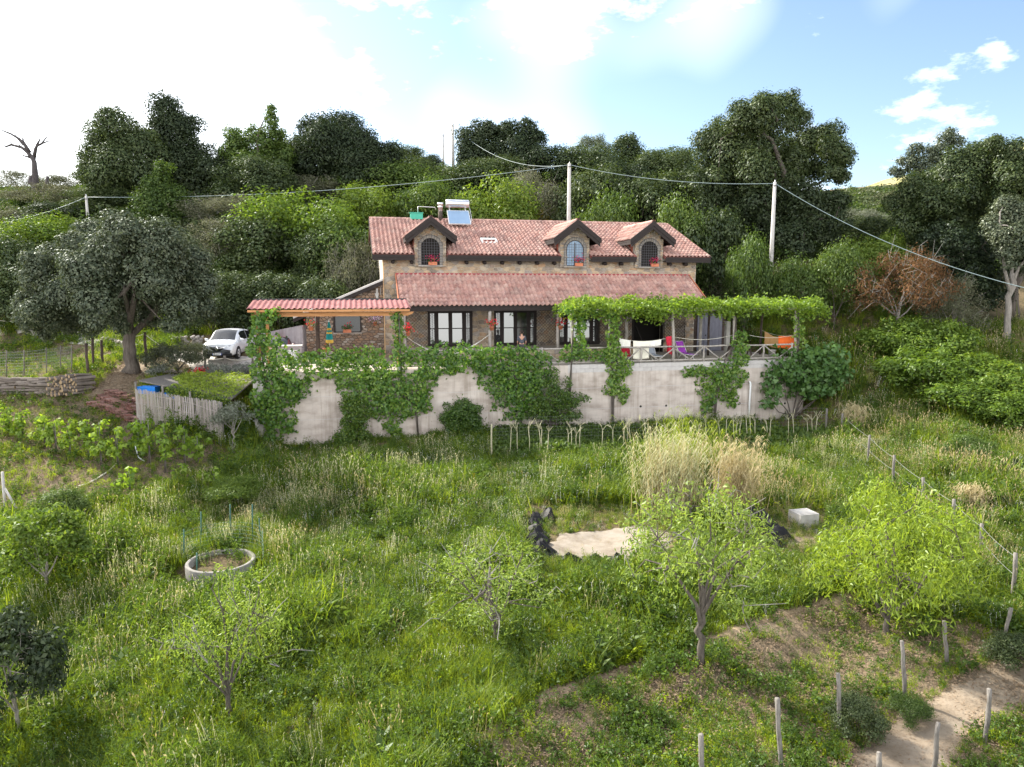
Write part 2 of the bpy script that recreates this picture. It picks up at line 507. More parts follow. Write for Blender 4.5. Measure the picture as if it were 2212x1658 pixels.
M['umb_teal'] = flat('umb_teal', (0.02, 0.28, 0.29), 0.8)
M['umb_yellow'] = flat('umb_yellow', (0.68, 0.46, 0.10), 0.8)
M['reed'] = mat('reed', [(0.20, 0.165, 0.14), (0.40, 0.36, 0.33), (0.50, 0.47, 0.46)], 9, 0.9, 0.3, 40, stretch=(5, 5, 0.25), rand=0.5, rcols=[(0.24, 0.20, 0.17), (0.44, 0.41, 0.40), (0.33, 0.29, 0.26), (0.50, 0.48, 0.47)])
M['cut_wood'] = mat('cut_wood', [(0.20, 0.14, 0.085), (0.34, 0.25, 0.155)], 8, 0.9)
M['log_bark'] = mat('log_bark', [(0.07, 0.055, 0.048), (0.20, 0.17, 0.15)], 7, 0.95, 0.5, 30, rand=0.5, rcols=[(0.08, 0.065, 0.055), (0.24, 0.21, 0.19), (0.14, 0.115, 0.10), (0.30, 0.27, 0.25)])
M['tile_stack'] = mat('tile_stack', [(0.18, 0.085, 0.07), (0.30, 0.16, 0.13)], 6, 0.9, rand=0.6, rcols=[(0.24, 0.10, 0.08), (0.33, 0.20, 0.17), (0.17, 0.095, 0.085), (0.38, 0.27, 0.24)])
M['green_stake'] = flat('green_stake', (0.03, 0.10, 0.08), 0.6)
M['wire'] = flat('wire', (0.22, 0.23, 0.23), 0.6, 0.3)
M['tile_blue_white'] = mat('tile_blue_white', [(0.05, 0.12, 0.35), (0.7, 0.72, 0.74), (0.06, 0.13, 0.36)], 9, 0.3)

# ------------------------------------------------------------------ leaf materials
L = {}
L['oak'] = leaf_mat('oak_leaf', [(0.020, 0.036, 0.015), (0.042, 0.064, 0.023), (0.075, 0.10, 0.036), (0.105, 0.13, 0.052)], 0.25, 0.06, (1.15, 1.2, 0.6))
L['grey_oak'] = leaf_mat('grey_oak_leaf', [(0.030, 0.044, 0.026), (0.058, 0.078, 0.044), (0.11, 0.13, 0.078), (0.18, 0.20, 0.125)], 0.22, 0.08, (1.1, 1.15, 0.7))
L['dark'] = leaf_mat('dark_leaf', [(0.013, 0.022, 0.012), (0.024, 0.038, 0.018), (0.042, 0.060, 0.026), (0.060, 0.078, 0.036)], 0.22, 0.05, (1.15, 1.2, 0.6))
L['mid'] = leaf_mat('mid_leaf', [(0.030, 0.058, 0.014), (0.058, 0.10, 0.021), (0.098, 0.148, 0.033), (0.135, 0.18, 0.048)], 0.35, 0.05)
L['bright'] = leaf_mat('bright_leaf', [(0.052, 0.098, 0.015), (0.090, 0.15, 0.022), (0.135, 0.198, 0.032), (0.185, 0.235, 0.046)], 0.42, 0.05)
L['mastic'] = leaf_mat('mastic_leaf', [(0.045, 0.085, 0.014), (0.080, 0.14, 0.020), (0.125, 0.195, 0.030), (0.20, 0.26, 0.045)], 0.4, 0.05)
L['grey'] = leaf_mat('grey_leaf', [(0.07, 0.082, 0.048), (0.11, 0.122, 0.072), (0.15, 0.155, 0.098), (0.18, 0.18, 0.12)], 0.25, 0.03, (1.1, 1.1, 0.8))
L['olive'] = leaf_mat('olive_leaf', [(0.12, 0.14, 0.10), (0.18, 0.20, 0.15), (0.25, 0.27, 0.21)], 0.25, 0.1, (1.1, 1.1, 0.8))
L['brown'] = leaf_mat('brown_leaf', [(0.075, 0.045, 0.025), (0.125, 0.070, 0.038), (0.17, 0.095, 0.052), (0.09, 0.075, 0.04)], 0.3, 0.0, (1.1, 0.95, 0.7))
L['vine'] = leaf_mat('vine_leaf', [(0.030, 0.085, 0.013), (0.065, 0.15, 0.020), (0.11, 0.21, 0.028), (0.17, 0.27, 0.040), (0.30, 0.40, 0.10)], 0.42, 0.08, (1.3, 1.3, 0.5))
L['vine_light'] = leaf_mat('vine_light_leaf', [(0.09, 0.165, 0.020), (0.145, 0.235, 0.028), (0.205, 0.30, 0.042), (0.26, 0.35, 0.06)], 0.48, 0.06, (1.3, 1.25, 0.5))
L['fig'] = leaf_mat('fig_leaf', [(0.050, 0.115, 0.030), (0.085, 0.17, 0.042), (0.14, 0.235, 0.070)], 0.35, 0.08)
L['citrus'] = leaf_mat('citrus_leaf', [(0.026, 0.065, 0.010), (0.050, 0.105, 0.014), (0.090, 0.155, 0.020), (0.16, 0.22, 0.028)], 0.3, 0.1)
L['almond'] = leaf_mat('almond_leaf', [(0.09, 0.15, 0.030), (0.15, 0.225, 0.042), (0.21, 0.29, 0.058), (0.27, 0.34, 0.085)], 0.42, 0.06)
L['lime'] = leaf_mat('lime_leaf', [(0.12, 0.19, 0.02), (0.18, 0.26, 0.03), (0.24, 0.32, 0.042), (0.29, 0.36, 0.06)], 0.45, 0.05, (1.25, 1.2, 0.5))
L['rosemary'] = leaf_mat('rosemary_leaf', [(0.045, 0.055, 0.040), (0.075, 0.09, 0.062), (0.11, 0.12, 0.085)], 0.2, 0.03)
L['lavender'] = leaf_mat('lavender_leaf', [(0.15, 0.17, 0.15), (0.22, 0.24, 0.21)], 0.2, 0.03, (1, 1, 1))
L['yellow'] = leaf_mat('broom_flower', [(0.07, 0.10, 0.02), (0.12, 0.14, 0.03), (0.42, 0.32, 0.02), (0.55, 0.42, 0.03)], 0.3, 0.0, (1.1, 1.0, 0.5))
L['grass'] = leaf_mat('grass_blade', [(0.060, 0.11, 0.013), (0.13, 0.195, 0.017), (0.205, 0.275, 0.025), (0.29, 0.34, 0.042)], 0.45, 0.04, (1.3, 1.25, 0.5), 0.5)
L['limegrass'] = leaf_mat('lime_grass_blade', [(0.16, 0.235, 0.016), (0.24, 0.325, 0.020), (0.32, 0.39, 0.032)], 0.5, 0.04, (1.3, 1.25, 0.5), 0.5)
L['weed'] = leaf_mat('weed_leaf', [(0.036, 0.072, 0.014), (0.066, 0.12, 0.020), (0.115, 0.175, 0.030)], 0.4, 0.05, (1.3, 1.25, 0.5), 0.5)
L['straw'] = leaf_mat('straw_blade', [(0.30, 0.26, 0.15), (0.44, 0.38, 0.23), (0.56, 0.50, 0.33)], 0.4, 0.0, (1.1, 1.0, 0.75), 0.4)
L['seed'] = leaf_mat('seed_head', [(0.34, 0.36, 0.20), (0.46, 0.46, 0.29), (0.58, 0.56, 0.40)], 0.45, 0.0, (1.05, 1.0, 0.85), 0.4)
L['litter'] = leaf_mat('litter_leaf', [(0.16, 0.11, 0.075), (0.27, 0.20, 0.14), (0.36, 0.28, 0.20)], 0.2, 0.0, (1, 1, 1), 0.4)
L['daisy'] = leaf_mat('daisy_petal', [(0.7, 0.7, 0.66), (0.82, 0.82, 0.78)], 0.3, 0.0, (1, 1, 1))

# ------------------------------------------------------------------ foliage helpers
def unit(a):
    return a / np.maximum(np.linalg.norm(a, axis=-1, keepdims=True), 1e-9)

def rdirs(g, n):
    return unit(g.normal(size=(n, 3)))

def leaves(g, P, N, size, aspect=0.55, droop=0.0, kind='rhomb'):
    """leaf faces at points P with facing N; size scalar or array. returns (verts, k)."""
    n = len(P)
    size = np.broadcast_to(np.asarray(size, dtype=float), (n,)) * g.uniform(0.65, 1.3, n)
    N = unit(N)
    t = unit(np.cross(N, rdirs(g, n)))
    t[:, 2] -= droop
    t = unit(t)
    b = unit(np.cross(N, t))
    N2 = unit(np.cross(t, b))
    Ln = size[:, None]
    W = Ln * aspect * 0.5
    if kind == 'rhomb':
        fold = N2 * (Ln * 0.08)
        v = np.stack([P, P + t * Ln * 0.45 + b * W + fold, P + t * Ln - fold, P + t * Ln * 0.45 - b * W + fold], 1)
        return v.reshape(-1, 3), 4
    if kind == 'lobed':          # broad 5-lobed leaf outline, one face of 8 corners
        prof = [(0.0, 0.0), (-0.05, 0.42), (0.38, 0.56), (0.45, 0.30), (1.0, 0.0), (0.45, -0.30), (0.38, -0.56), (-0.05, -0.42)]
        v = np.stack([P + t * Ln * a + b * Ln * c + N2 * Ln * (0.16 * abs(c) - 0.10 * a * a) for a, c in prof], 1)
        return v.reshape(-1, 3), 8

def clump_cloud(g, C, r, n, flat=0.85, inner=0.55, up=0.35, jitter=0.7):
    """points and normals on a set of lumpy clumps."""
    C = np.asarray(C); r = np.asarray(r)
    w = r ** 2
    idx = g.choice(len(C), n, p=w / w.sum())
    d = rdirs(g, n)
    low = d[:, 2] < -0.35
    d[low, 2] *= g.choice([-1, 1, 1], low.sum())
    rad = r[idx] * (inner + (1 - inner) * np.sqrt(g.uniform(0, 1, n)))
    rad *= 1 + 0.18 * g.normal(size=n)
    P = C[idx] + d * rad[:, None] * np.array([1, 1, flat])
    N = unit(d + np.array([0, 0, up]) + jitter * g.normal(size=(n, 3)) * 0.6)
    return P, N

def ell_clumps(g, n, rx, rz, zc, rmin, rmax, shape='round', hollow=0.35):
    C, rr = [], []
    while len(C) < n:
        d = rdirs(g, 1)[0]
        if shape == 'round' and d[2] < -0.5:
            continue
        k = hollow + (1 - hollow) * g.uniform(0, 1) ** 0.6
        p = d * k * np.array([rx, rx, rz])
        if shape == 'cone':
            h = g.uniform(0, 1) ** 1.4
            an = g.uniform(0, 2 * math.pi)
            q = rx * (1 - h) ** 0.8 * g.uniform(0.3, 1)
            p = np.array([math.cos(an) * q, math.sin(an) * q, -rz + 2 * rz * h])
        if shape == 'column':
            an = g.uniform(0, 2 * math.pi)
            q = rx * g.uniform(0.2, 1)
            p = np.array([math.cos(an) * q, math.sin(an) * q, g.uniform(-rz, rz)])
        r = g.uniform(rmin, rmax)
        if shape == 'cone':
            r *= 1.15 - 0.7 * h
        C.append(p + np.array([0, 0, zc])); rr.append(r)
    return np.array(C), np.array(rr)

def limbs(g, C, r, h0, trunk_r, mb=None, lean=(0, 0), every=1, n=7, thin=0.3, wob=0.12):
    """tapered trunk up to the fork at h0, limbs to the clump centres."""
    mb = mb or MB()
    top = np.array([lean[0], lean[1], h0])
    k = 6
    pts = [top * (i / k) ** 1.0 + np.array([g.normal() * 0.03 * h0, g.normal() * 0.03 * h0, 0]) * (0 < i < k) for i in range(k + 1)]
    mb.tube(pts, [trunk_r * (1.45 if i == 0 else 1.0 - 0.22 * i / k) for i in range(k + 1)], n + 2)
    # a few main limbs, the other clumps hang on side branches of the nearest limb
    C = np.asarray(C)[::every]
    if len(C) == 0:
        return mb
    az = np.arctan2(C[:, 1] - top[1], C[:, 0] - top[0])
    nm = int(min(len(C), max(3, 4 + len(C) // 14)))
    far = np.linalg.norm(C - top, axis=1)
    mains = []
    for q in range(nm):
        a0 = -math.pi + 2 * math.pi * (q + g.uniform(0.2, 0.8)) / nm
        w_ = far * (0.4 + np.cos(az - a0)) * g.uniform(0.8, 1.2, len(C))
        mains.append(int(np.argmax(w_)))
    lines = []
    for i in dict.fromkeys(mains):
        e = C[i]; d = far[i]
        start = top * g.uniform(0.72, 1.0)
        mid = start * 0.5 + e * 0.5 + g.normal(size=3) * wob * d * 0.8 + np.array([0, 0, 0.10 * d])
        q = [start, start * 0.55 + mid * 0.45 + g.normal(size=3) * wob * 0.3 * d, mid, mid * 0.5 + e * 0.5 + g.normal(size=3) * wob * 0.6 * d, e]
        r0 = trunk_r * g.uniform(0.42, 0.62)
        mb.tube(q, [r0, r0 * 0.8, r0 * 0.58, r0 * 0.36, r0 * 0.12], 6, cap=False)
        for k_ in range(3):
            for f_ in (0.0, 0.5):
                lines.append((q[k_ + 1] * (1 - f_) + q[k_ + 2] * f_, r0 * (0.55 - 0.12 * k_)))
    for i in range(len(C)):
        if i in mains:
            continue
        e = C[i]
        j = min(range(len(lines)), key=lambda u_: np.linalg.norm(lines[u_][0] - e))
        s_, r0 = lines[j]
        d = np.linalg.norm(e - s_)
        q = [s_, s_ * 0.55 + e * 0.45 + g.normal(size=3) * wob * d + np.array([0, 0, 0.05 * d]), e]
        r0 = min(r0, trunk_r * 0.26)
        mb.tube(q, [r0, r0 * 0.6, r0 * 0.15], 5, cap=False)
    return mb

PROTO = {}
def tree_proto(key, seed, w, h, n_clump, n_leaf, leaf, mat_leaf, mat_bark='bark', shape='round', base=0.25, cr=(0.14, 0.24), aspect=0.55,
               kind='rhomb', trunk_r=0.12, hollow=0.35, every=1, inner=0.5, up=0.35, jitter=0.8, flat_=0.85, droop=0.0, twigs=0):
    g = np.random.default_rng(seed)
    rz = h * (1 - base) / 2
    C, rr = ell_clumps(g, n_clump, w * 0.5 * (1 - cr[0] * 0.9), rz * (0.92 - cr[0] * 0.3), h * base + rz, w * cr[0], w * cr[1], shape, hollow)
    P, N = clump_cloud(g, C, rr, n_leaf, flat_, inner, up, jitter)
    P[:, 2] = np.maximum(P[:, 2], h * base * 0.35)
    V, k = leaves(g, P, N, leaf, aspect, droop, kind)
    s = np.percentile(P[:, 2], 99.0)
    crown = np_mesh(key + '_crown', V, k, L[mat_leaf])
    mb = limbs(g, C, rr, h * (base + 0.12), trunk_r, every=every)
    tw_ = MB()
    for _ in range(twigs):
        i = g.integers(len(C))
        e = C[i]
        d = unit(e - np.array([0, 0, h * base]) + g.normal(size=3) * 0.3 * w)
        q = [e, e + d * 0.06 * w + g.normal(size=3) * 0.02 * w, e + d * 0.12 * w + g.normal(size=3) * 0.05 * w]
        tw_.tube(q, [0.013, 0.010, 0.005], 4, cap=False)
    trunk = mb.mesh(key + '_trunk', M[mat_bark], True)
    twm = tw_.mesh(key + '_twigs', M['twig']) if twigs else None
    ext = max(np.percentile(P[:, a_], 98.5) - np.percentile(P[:, a_], 1.5) for a_ in (0, 1))
    PROTO[key] = (crown, trunk, ext, s, twm)

def place_tree(key, X, Y, Z, w, h, name, label, cat, group=None, rot=None):
    crown, trunk, pw, ph, twm = PROTO[key]
    o = thing(name, label, cat, (X, Y, Z - 0.05), rnd.uniform(0, 6.28) if rot is None else rot, group)
    for nm, me in (('crown', crown), ('trunk', trunk), ('bare_twigs', twm)):
        if me is None: continue
        c = link(nm, me, o)
        c.scale = (w / pw, w / pw, h / ph)
        if nm == 'bare_twigs': c['kind'] = 'stuff'
    return o

def plant_at(key, ox, ytop, ow, D, name, label, cat, group=None, zbase=None, rot=None):
    """tree whose crown top is seen at (ox, ytop), ow pixels wide, standing on the ground at distance D."""
    p = at(ox, ytop, D)
    z = gz(p[0], D) if zbase is None else zbase
    w = ow * D / FPX
    return place_tree(key, p[0], D, z, w, max(0.4, p[2] - z), name, label, cat, group, rot)

def lobed_tree(label, D, lobes, k, x0, y0, mt, leaf=0.24, dens=520, seed=1, name='evergreen_tree', group=None, bark='bark', trunk_r=0.3, base=None, sub=7, airy=0.0, rs=1.15):
    """a tree built from the photo's own foliage lobes: (x, y, radius) in pixels * k + (x0, y0), each a lumpy ball at its own depth."""
    g = np.random.default_rng(seed)
    C, rr = [], []
    xs = [x0 + k * q[0] for q in lobes]
    cxm = (min(xs) + max(xs)) / 2
    half = (max(xs) - min(xs)) / 2 * D / FPX
    bp = at(cxm, 500, D) if base is None else G(*base)
    bp[2] = gz(bp[0], bp[1])
    for lx, ly, lr in lobes:
        px_, py_ = x0 + k * lx, y0 + k * ly
        ex = abs(px_ - cxm) * D / FPX / max(0.5, half)
        dd = g.uniform(-1, 0.7) * half * 0.75 * math.sqrt(max(0.05, 1 - ex * ex))
        c = at(px_, py_, bp[1] + dd)
        r = lr * k * D / FPX * rs
        for _ in range(sub):
            d = rdirs(g, 1)[0]
            C.append(c + d * r * g.uniform(0.40, 0.80)); rr.append(r * g.uniform(0.34, 0.58))
        C.append(c); rr.append(r * 0.82)
    C, rr = np.array(C), np.array(rr)
    n = int(dens * (rr ** 2).sum())
    P, N = clump_cloud(g, C, rr, n, 0.9, 0.72 - airy, 0.35, 0.5)
    V, kk = leaves(g, P - bp, N, leaf)
    o = thing(name, label, 'tree', bp, 0, group)
    link('crown', np_mesh('crown', V, kk, L[mt]), o)
    h0 = max(1.0, (C[:, 2].min() - bp[2]) * 0.6 + (C[:, 2].mean() - bp[2]) * 0.3)
    limbs(g, C[::sub + 1] - bp, rr, h0, trunk_r).build('trunk', M[bark], o, True)
    return o

# ------------------------------------------------------------------ ground
def fbm(x, y, seed=0, octv=4, f0=0.12):
    g = np.random.default_rng(100 + seed)
    out = np.zeros_like(np.asarray(x, dtype=float)); a = 1.0; f = f0
    for _ in range(octv):
        for _k in range(3):
            th = g.uniform(0, 6.28); ph = g.uniform(0, 6.28)
            out = out + a / 3 * np.sin(f * 6.28 * (x * math.cos(th) + y * math.sin(th)) + ph + 1.3 * np.sin(f * 3.1 * (x * math.sin(th) - y * math.cos(th)) + ph * 2))
        a *= 0.5; f *= 2.03
    return out

CP = [  # world points (x, y, z) of the hillside
    (0, 4, -5.3), (-14, 4, -5.8), (16, 4, -5.3), (0, 12, -4.95), (0, 18, -4.65), (0, 24, -4.35), (0, 30, -3.95), (-2, 36, -3.62), (4, 37.5, -3.58),
    (-8, 16, -5.1), (-8, 22, -4.75), (-8, 28, -4.2), (-8, 33, -3.85), (-12, 35, -3.85), (-16, 14, -5.4), (-16, 20, -5.2), (-15, 26, -4.2), (-26, 18, -5.6), (-24, 24, -4.6),
    (8, 14, -5.15), (8, 20, -4.6), (8, 26, -4.2), (8, 32, -3.8), (12, 12, -5.1), (11, 16, -4.75), (14, 20, -4.5), (15, 26, -4.15), (15, 32, -3.85), (12, 39, -3.6), (17.3, 41, -3.6),
    (20, 14, -5.0), (22, 22, -4.6), (21, 28, -4.0), (21, 34, -3.5), (28, 30, -3.8), (26, 38, -2.65), (34, 40, -2.2), (19.5, 43.5, -1.6), (21.5, 46, 0.0), (24, 47, 0.3), (33, 48, 0.5), (45, 46, 0.5), (45, 56, 3.5), (30, 56, 3.5), (40, 34, -2.8),
    (60, 40, 1), (70, 60, 9), (60, 80, 15), (40, 75, 11), (35, 95, 15), (90, 90, 20), (90, 30, 2), (60, 10, -4), (110, 60, 18),
]
for s_, t_, z_ in [(-6.8, -3.8, -3.85), (-3, -3.8, -3.78), (1, -3.8, -3.68), (5, -3.8, -3.6), (9, -3.8, -3.56), (13, -3.8, -3.56), (17, -3.8, -3.58), (21, -3.8, -3.62), (23.3, -3.8, -3.62), (-3, -1.5, -3.6), (4, -1.5, -3.5), (11, -1.5, -3.5), (18, -1.5, -3.5), (0, 12, 0.9), (8, 12, 1.0), (16, 12, 1.2), (23, 10, 1.6), (-6, 10, 1.0),
                   (0, 16, 3.0), (8, 16, 3.2), (16, 17, 3.6), (4, 24, 7.5), (14, 26, 8.0), (-8, 18, 4.2)]:
    p_ = HW(s_, t_); CP.append((p_[0], p_[1], z_))
for ox, oy, D in [(480, 792, 40), (620, 762, 42.5), (400, 762, 44), (283, 803, 38), (100, 812, 39), (100, 852, 36.5), (0, 846, 37), (296, 905, 34.2), (472, 955, 33), (525, 940, 34.8), (420, 862, 36.2), (470, 835, 38.2),
                  (30, 940, 33), (200, 990, 31), (420, 1010, 30.5), (250, 870, 35), (0, 800, 43), (0, 705, 52), (-200, 760, 46), (-200, 950, 33), (190, 1090, 26.5), (20, 1115, 26), (500, 1010, 32),
                  (330, 690, 50), (200, 735, 47), (550, 690, 50), (480, 640, 52), (650, 640, 53), (187, 500, 62), (75, 445, 78), (0, 560, 60), (300, 430, 80), (450, 400, 82), (330, 560, 58), (600, 560, 58), (600, 400, 80), (800, 400, 85), (980, 385, 86), (1130, 395, 92), (1300, 395, 84), (1450, 395, 84), (1600, 470, 68), (1700, 560, 56), (-300, 500, 70), (-300, 420, 95)]:
    CP.append(tuple(at(ox, oy, D)))
CP += [(-140, 60, 6), (-140, 110, 16), (-60, 130, 18), (0, 130, 19), (40, 130, 18), (-140, 20, -5), (-60, 10, -8), (0, -20, -9), (60, -20, -8), (-60, -20, -10), (140, 120, 26)]
CP = np.array(CP)
_c = 1.6
def _phi(d2):
    return np.sqrt(d2 + _c * _c)
_A = _phi(((CP[:, None, :2] - CP[None, :, :2]) ** 2).sum(-1))
_n = len(CP)
_S = np.zeros((_n + 3, _n + 3))
_S[:_n, :_n] = _A - np.eye(_n) * 0.25
_S[:_n, _n] = 1; _S[:_n, _n + 1:] = CP[:, :2]
_S[_n, :_n] = 1; _S[_n + 1:, :_n] = CP[:, :2].T
_W = np.linalg.solve(_S, np.concatenate([CP[:, 2], [0, 0, 0]]))

def gza(x, y):
    x = np.atleast_1d(np.asarray(x, dtype=float)); y = np.atleast_1d(np.asarray(y, dtype=float))
    out = np.zeros(x.shape)
    xf, yf, of = x.ravel(), y.ravel(), out.ravel()
    for i in range(0, len(xf), 4000):
        sl = slice(i, i + 4000)
        d2 = (xf[sl, None] - CP[None, :, 0]) ** 2 + (yf[sl, None] - CP[None, :, 1]) ** 2
        of[sl] = _phi(d2) @ _W[:_n] + _W[_n] + _W[_n + 1] * xf[sl] + _W[_n + 2] * yf[sl]
    out = of.reshape(x.shape)
    # the small ledge that runs across the lower right of the slope
    e = (y - (12.2 + (x + 1.0) * 0.62))
    out = out + 0.22 * np.tanh(e / 0.5) * np.exp(-((x - 5) / 7.0) ** 2) * np.exp(-(e / 3.0) ** 2)
    near = np.clip((34 - y) / 6, 0, 1)
    out = out + 0.05 * fbm(x, y, 1, 4, 0.25) + 0.10 * fbm(x, y, 2, 2, 0.06) + near * 0.16 * fbm(x, y, 3, 3, 0.11)
    far = np.clip((np.hypot(x, y - 40) - 130) / 200, 0, 1)
    down = np.clip((-y - 10) / 160, 0, 1)
    out = out * (1 - far) + far * 2.0 - 75.0 * down * down * (3 - 2 * down)
    # keep well under the terrace, the car park stays level
    s = (x - H0[0]) * HU[0] + (y - H0[1]) * HU[1]
    t = (x - H0[0]) * HV[0] + (y - H0[1]) * HV[1]
    ins = (s > -7.5) & (s < 23.8) & (t > -3.45) & (t < 9.5)
    return np.where(ins, np.minimum(out, -0.25), out)

def gz(x, y):
    return float(gza(x, y)[0])

_Ds = np.concatenate([np.arange(7, 60, 0.12), np.arange(60, 140, 0.6)])
def G(ox, oy):
    """ground point seen at a photo pixel."""
    r = ray(ox, oy)
    X = r[0] * _Ds
    Zr = r[2] * _Ds + CAMZ
    d = Zr - gza(X, _Ds)
    i = int(np.argmax(d < 0))
    if d[i] >= 0:
        i = len(_Ds) - 1
    if i > 0:
        k = d[i - 1] / (d[i - 1] - d[i] + 1e-9)
        D = _Ds[i - 1] + k * (_Ds[i] - _Ds[i - 1])
    else:
        D = _Ds[0]
    x = r[0] * D
    return np.array([x, D, gz(x, D)])

def in_poly(px, py, poly):
    px = np.asarray(px); py = np.asarray(py)
    ins = np.zeros(px.shape, dtype=bool)
    n = len(poly)
    for i in range(n):
        x1, y1 = poly[i]; x2, y2 = poly[(i + 1) % n]
        c = ((y1 > py) != (y2 > py)) & (px < (x2 - x1) * (py - y1) / (y2 - y1 + 1e-12) + x1)
        ins ^= c
    return ins

def axis(lo, hi, near_lo, near_hi, step, far_step):
    a = list(np.arange(near_lo, near_hi, step))
    x = near_hi; d = step
    while x < hi:
        a.append(x); d = min(d * 1.25, far_step); x += d
    a.append(hi)
    x = near_lo; d = step
    while x > lo:
        d = min(d * 1.25, far_step); x -= d; a.append(x)
    return np.array(sorted(set(np.round(a, 3))))

gx = axis(-900, 900, -30, 34, 0.5, 60)
gy = axis(-300, 1200, 7, 62, 0.5, 60)
GX, GY = np.meshgrid(gx, gy)
GZ = gza(GX, GY)
nx, ny = len(gx), len(gy)
ii = (np.arange(ny - 1)[:, None] * nx + np.arange(nx - 1)[None, :]).ravel()
gf = np.stack([ii, ii + 1, ii + nx + 1, ii + nx], 1)

# ground material: soil, greener or drier by zone (colour of the soil itself)
m, n, l, b = new_mat('hillside_soil')
b.inputs['Roughness'].default_value = 0.95
b.inputs['Specular IOR Level'].default_value = 0.1
tcn = n.new('ShaderNodeTexCoord')
t1 = n.new('ShaderNodeTexNoise'); t1.inputs['Scale'].default_value = 0.35; t1.inputs['Detail'].default_value = 8; t1.inputs['Roughness'].default_value = 0.65
t2 = n.new('ShaderNodeTexNoise'); t2.inputs['Scale'].default_value = 7.0; t2.inputs['Detail'].default_value = 8; t2.inputs['Roughness'].default_value = 0.7
l.new(tcn.outputs['Object'], t1.inputs['Vector']); l.new(tcn.outputs['Object'], t2.inputs['Vector'])
r1 = ramp(n, [(0.055, 0.05, 0.022), (0.10, 0.08, 0.045), (0.16, 0.12, 0.075)], [0.35, 0.5, 0.68])
r2 = ramp(n, [(0.45, 0.45, 0.45), (1.0, 1.0, 1.0), (1.6, 1.5, 1.4)], [0.3, 0.5, 0.72])
l.new(t1.outputs['Fac'], r1.inputs['Fac']); l.new(t2.outputs['Fac'], r2.inputs['Fac'])
at_ = n.new('ShaderNodeAttribute'); at_.attribute_name = 'soil'
m1 = n.new('ShaderNodeMixRGB'); m1.inputs['Color2'].default_value = (0.225, 0.18, 0.135, 1)
l.new(at_.outputs['Fac'], m1.inputs['Fac']); l.new(r1.outputs['Color'], m1.inputs['Color1'])
m2 = n.new('ShaderNodeMixRGB'); m2.blend_type = 'MULTIPLY'; m2.inputs['Fac'].default_value = 1.0
l.new(m1.outputs['Color'], m2.inputs['Color1']); l.new(r2.outputs['Color'], m2.inputs['Color2'])
l.new(m2.outputs['Color'], b.inputs['Base Color'])
bn = n.new('ShaderNodeBump'); bn.inputs['Strength'].default_value = 0.7; bn.inputs['Distance'].default_value = 0.06
l.new(t2.outputs['Fac'], bn.inputs['Height']); l.new(bn.outputs['Normal'], b.inputs['Normal'])
M['soil'] = m

gme = np_mesh('ground', np.stack([GX.ravel(), GY.ravel(), GZ.ravel()], 1), 4, M['soil'], True, gf)
# zone masks in photo coordinates of ground points
BARE = [(920, 1700), (1180, 1500), (1420, 1425), (1640, 1350), (1850, 1285), (2000, 1330), (2300, 1380), (2300, 1760), (900, 1760)]
VINEYARD = [(-200, 800), (130, 850), (290, 800), (300, 905), (470, 960), (520, 1010), (400, 1040), (230, 1130), (60, 1120), (-200, 1130)]
GARDEN = [(-250, 712), (60, 728), (200, 750), (300, 770), (300, 806), (130, 852), (-250, 812)]
LANE = [(195, 850), (270, 780), (330, 790), (300, 850), (240, 880)]
PATH = [(1740, 1760), (1850, 1620), (1960, 1540), (2040, 1490), (2110, 1455), (2160, 1425), (2230, 1410), (2300, 1430), (2300, 1500), (2212, 1530), (2120, 1570), (2060, 1620), (2000, 1760)]
SAND = [(1172, 1172), (1215, 1155), (1300, 1146), (1390, 1135), (1450, 1150), (1440, 1200), (1360, 1212), (1250, 1212), (1185, 1200)]
SAND2 = [(1660, 1140), (1780, 1135), (1790, 1180), (1700, 1190)]
def soilness(px, py):
    v = np.zeros(px.shape)
    v[in_poly(px, py, BARE)] = 0.55
    v[in_poly(px, py, VINEYARD)] = 0.38
    v[in_poly(px, py, GARDEN)] = 0.42
    v[in_poly(px, py, LANE)] = 0.85
    v[in_poly(px, py, SAND2)] = 0.8
    d = np.abs(py - np.interp(px, [900, 1180, 1420, 1640, 1850], [1680, 1500, 1425, 1345, 1285]))
    v = np.where((px > 930) & (px < 1880) & (d < 16), 1.0, v)
    return v
ppx, ppy = project(GX.ravel(), np.maximum(GY.ravel(), 1.0), GZ.ravel())
sv = soilness(ppx, ppy)
ca = gme.attributes.new('soil', 'FLOAT', 'POINT')
ca.data.foreach_set('value', sv.astype(np.float32))
ground = tag(link('ground', gme), kind='structure')

def poly_dist(x, y, poly):
    d = np.full(x.shape, 1e9)
    for (x1, y1), (x2, y2) in zip(poly, poly[1:] + poly[:1]):
        ex, ey = x2 - x1, y2 - y1
        k = np.clip(((x - x1) * ex + (y - y1) * ey) / (ex * ex + ey * ey + 1e-9), 0, 1)
        d = np.minimum(d, np.hypot(x - x1 - k * ex, y - y1 - k * ey))
    return np.where(in_poly(x, y, poly), d, -d)

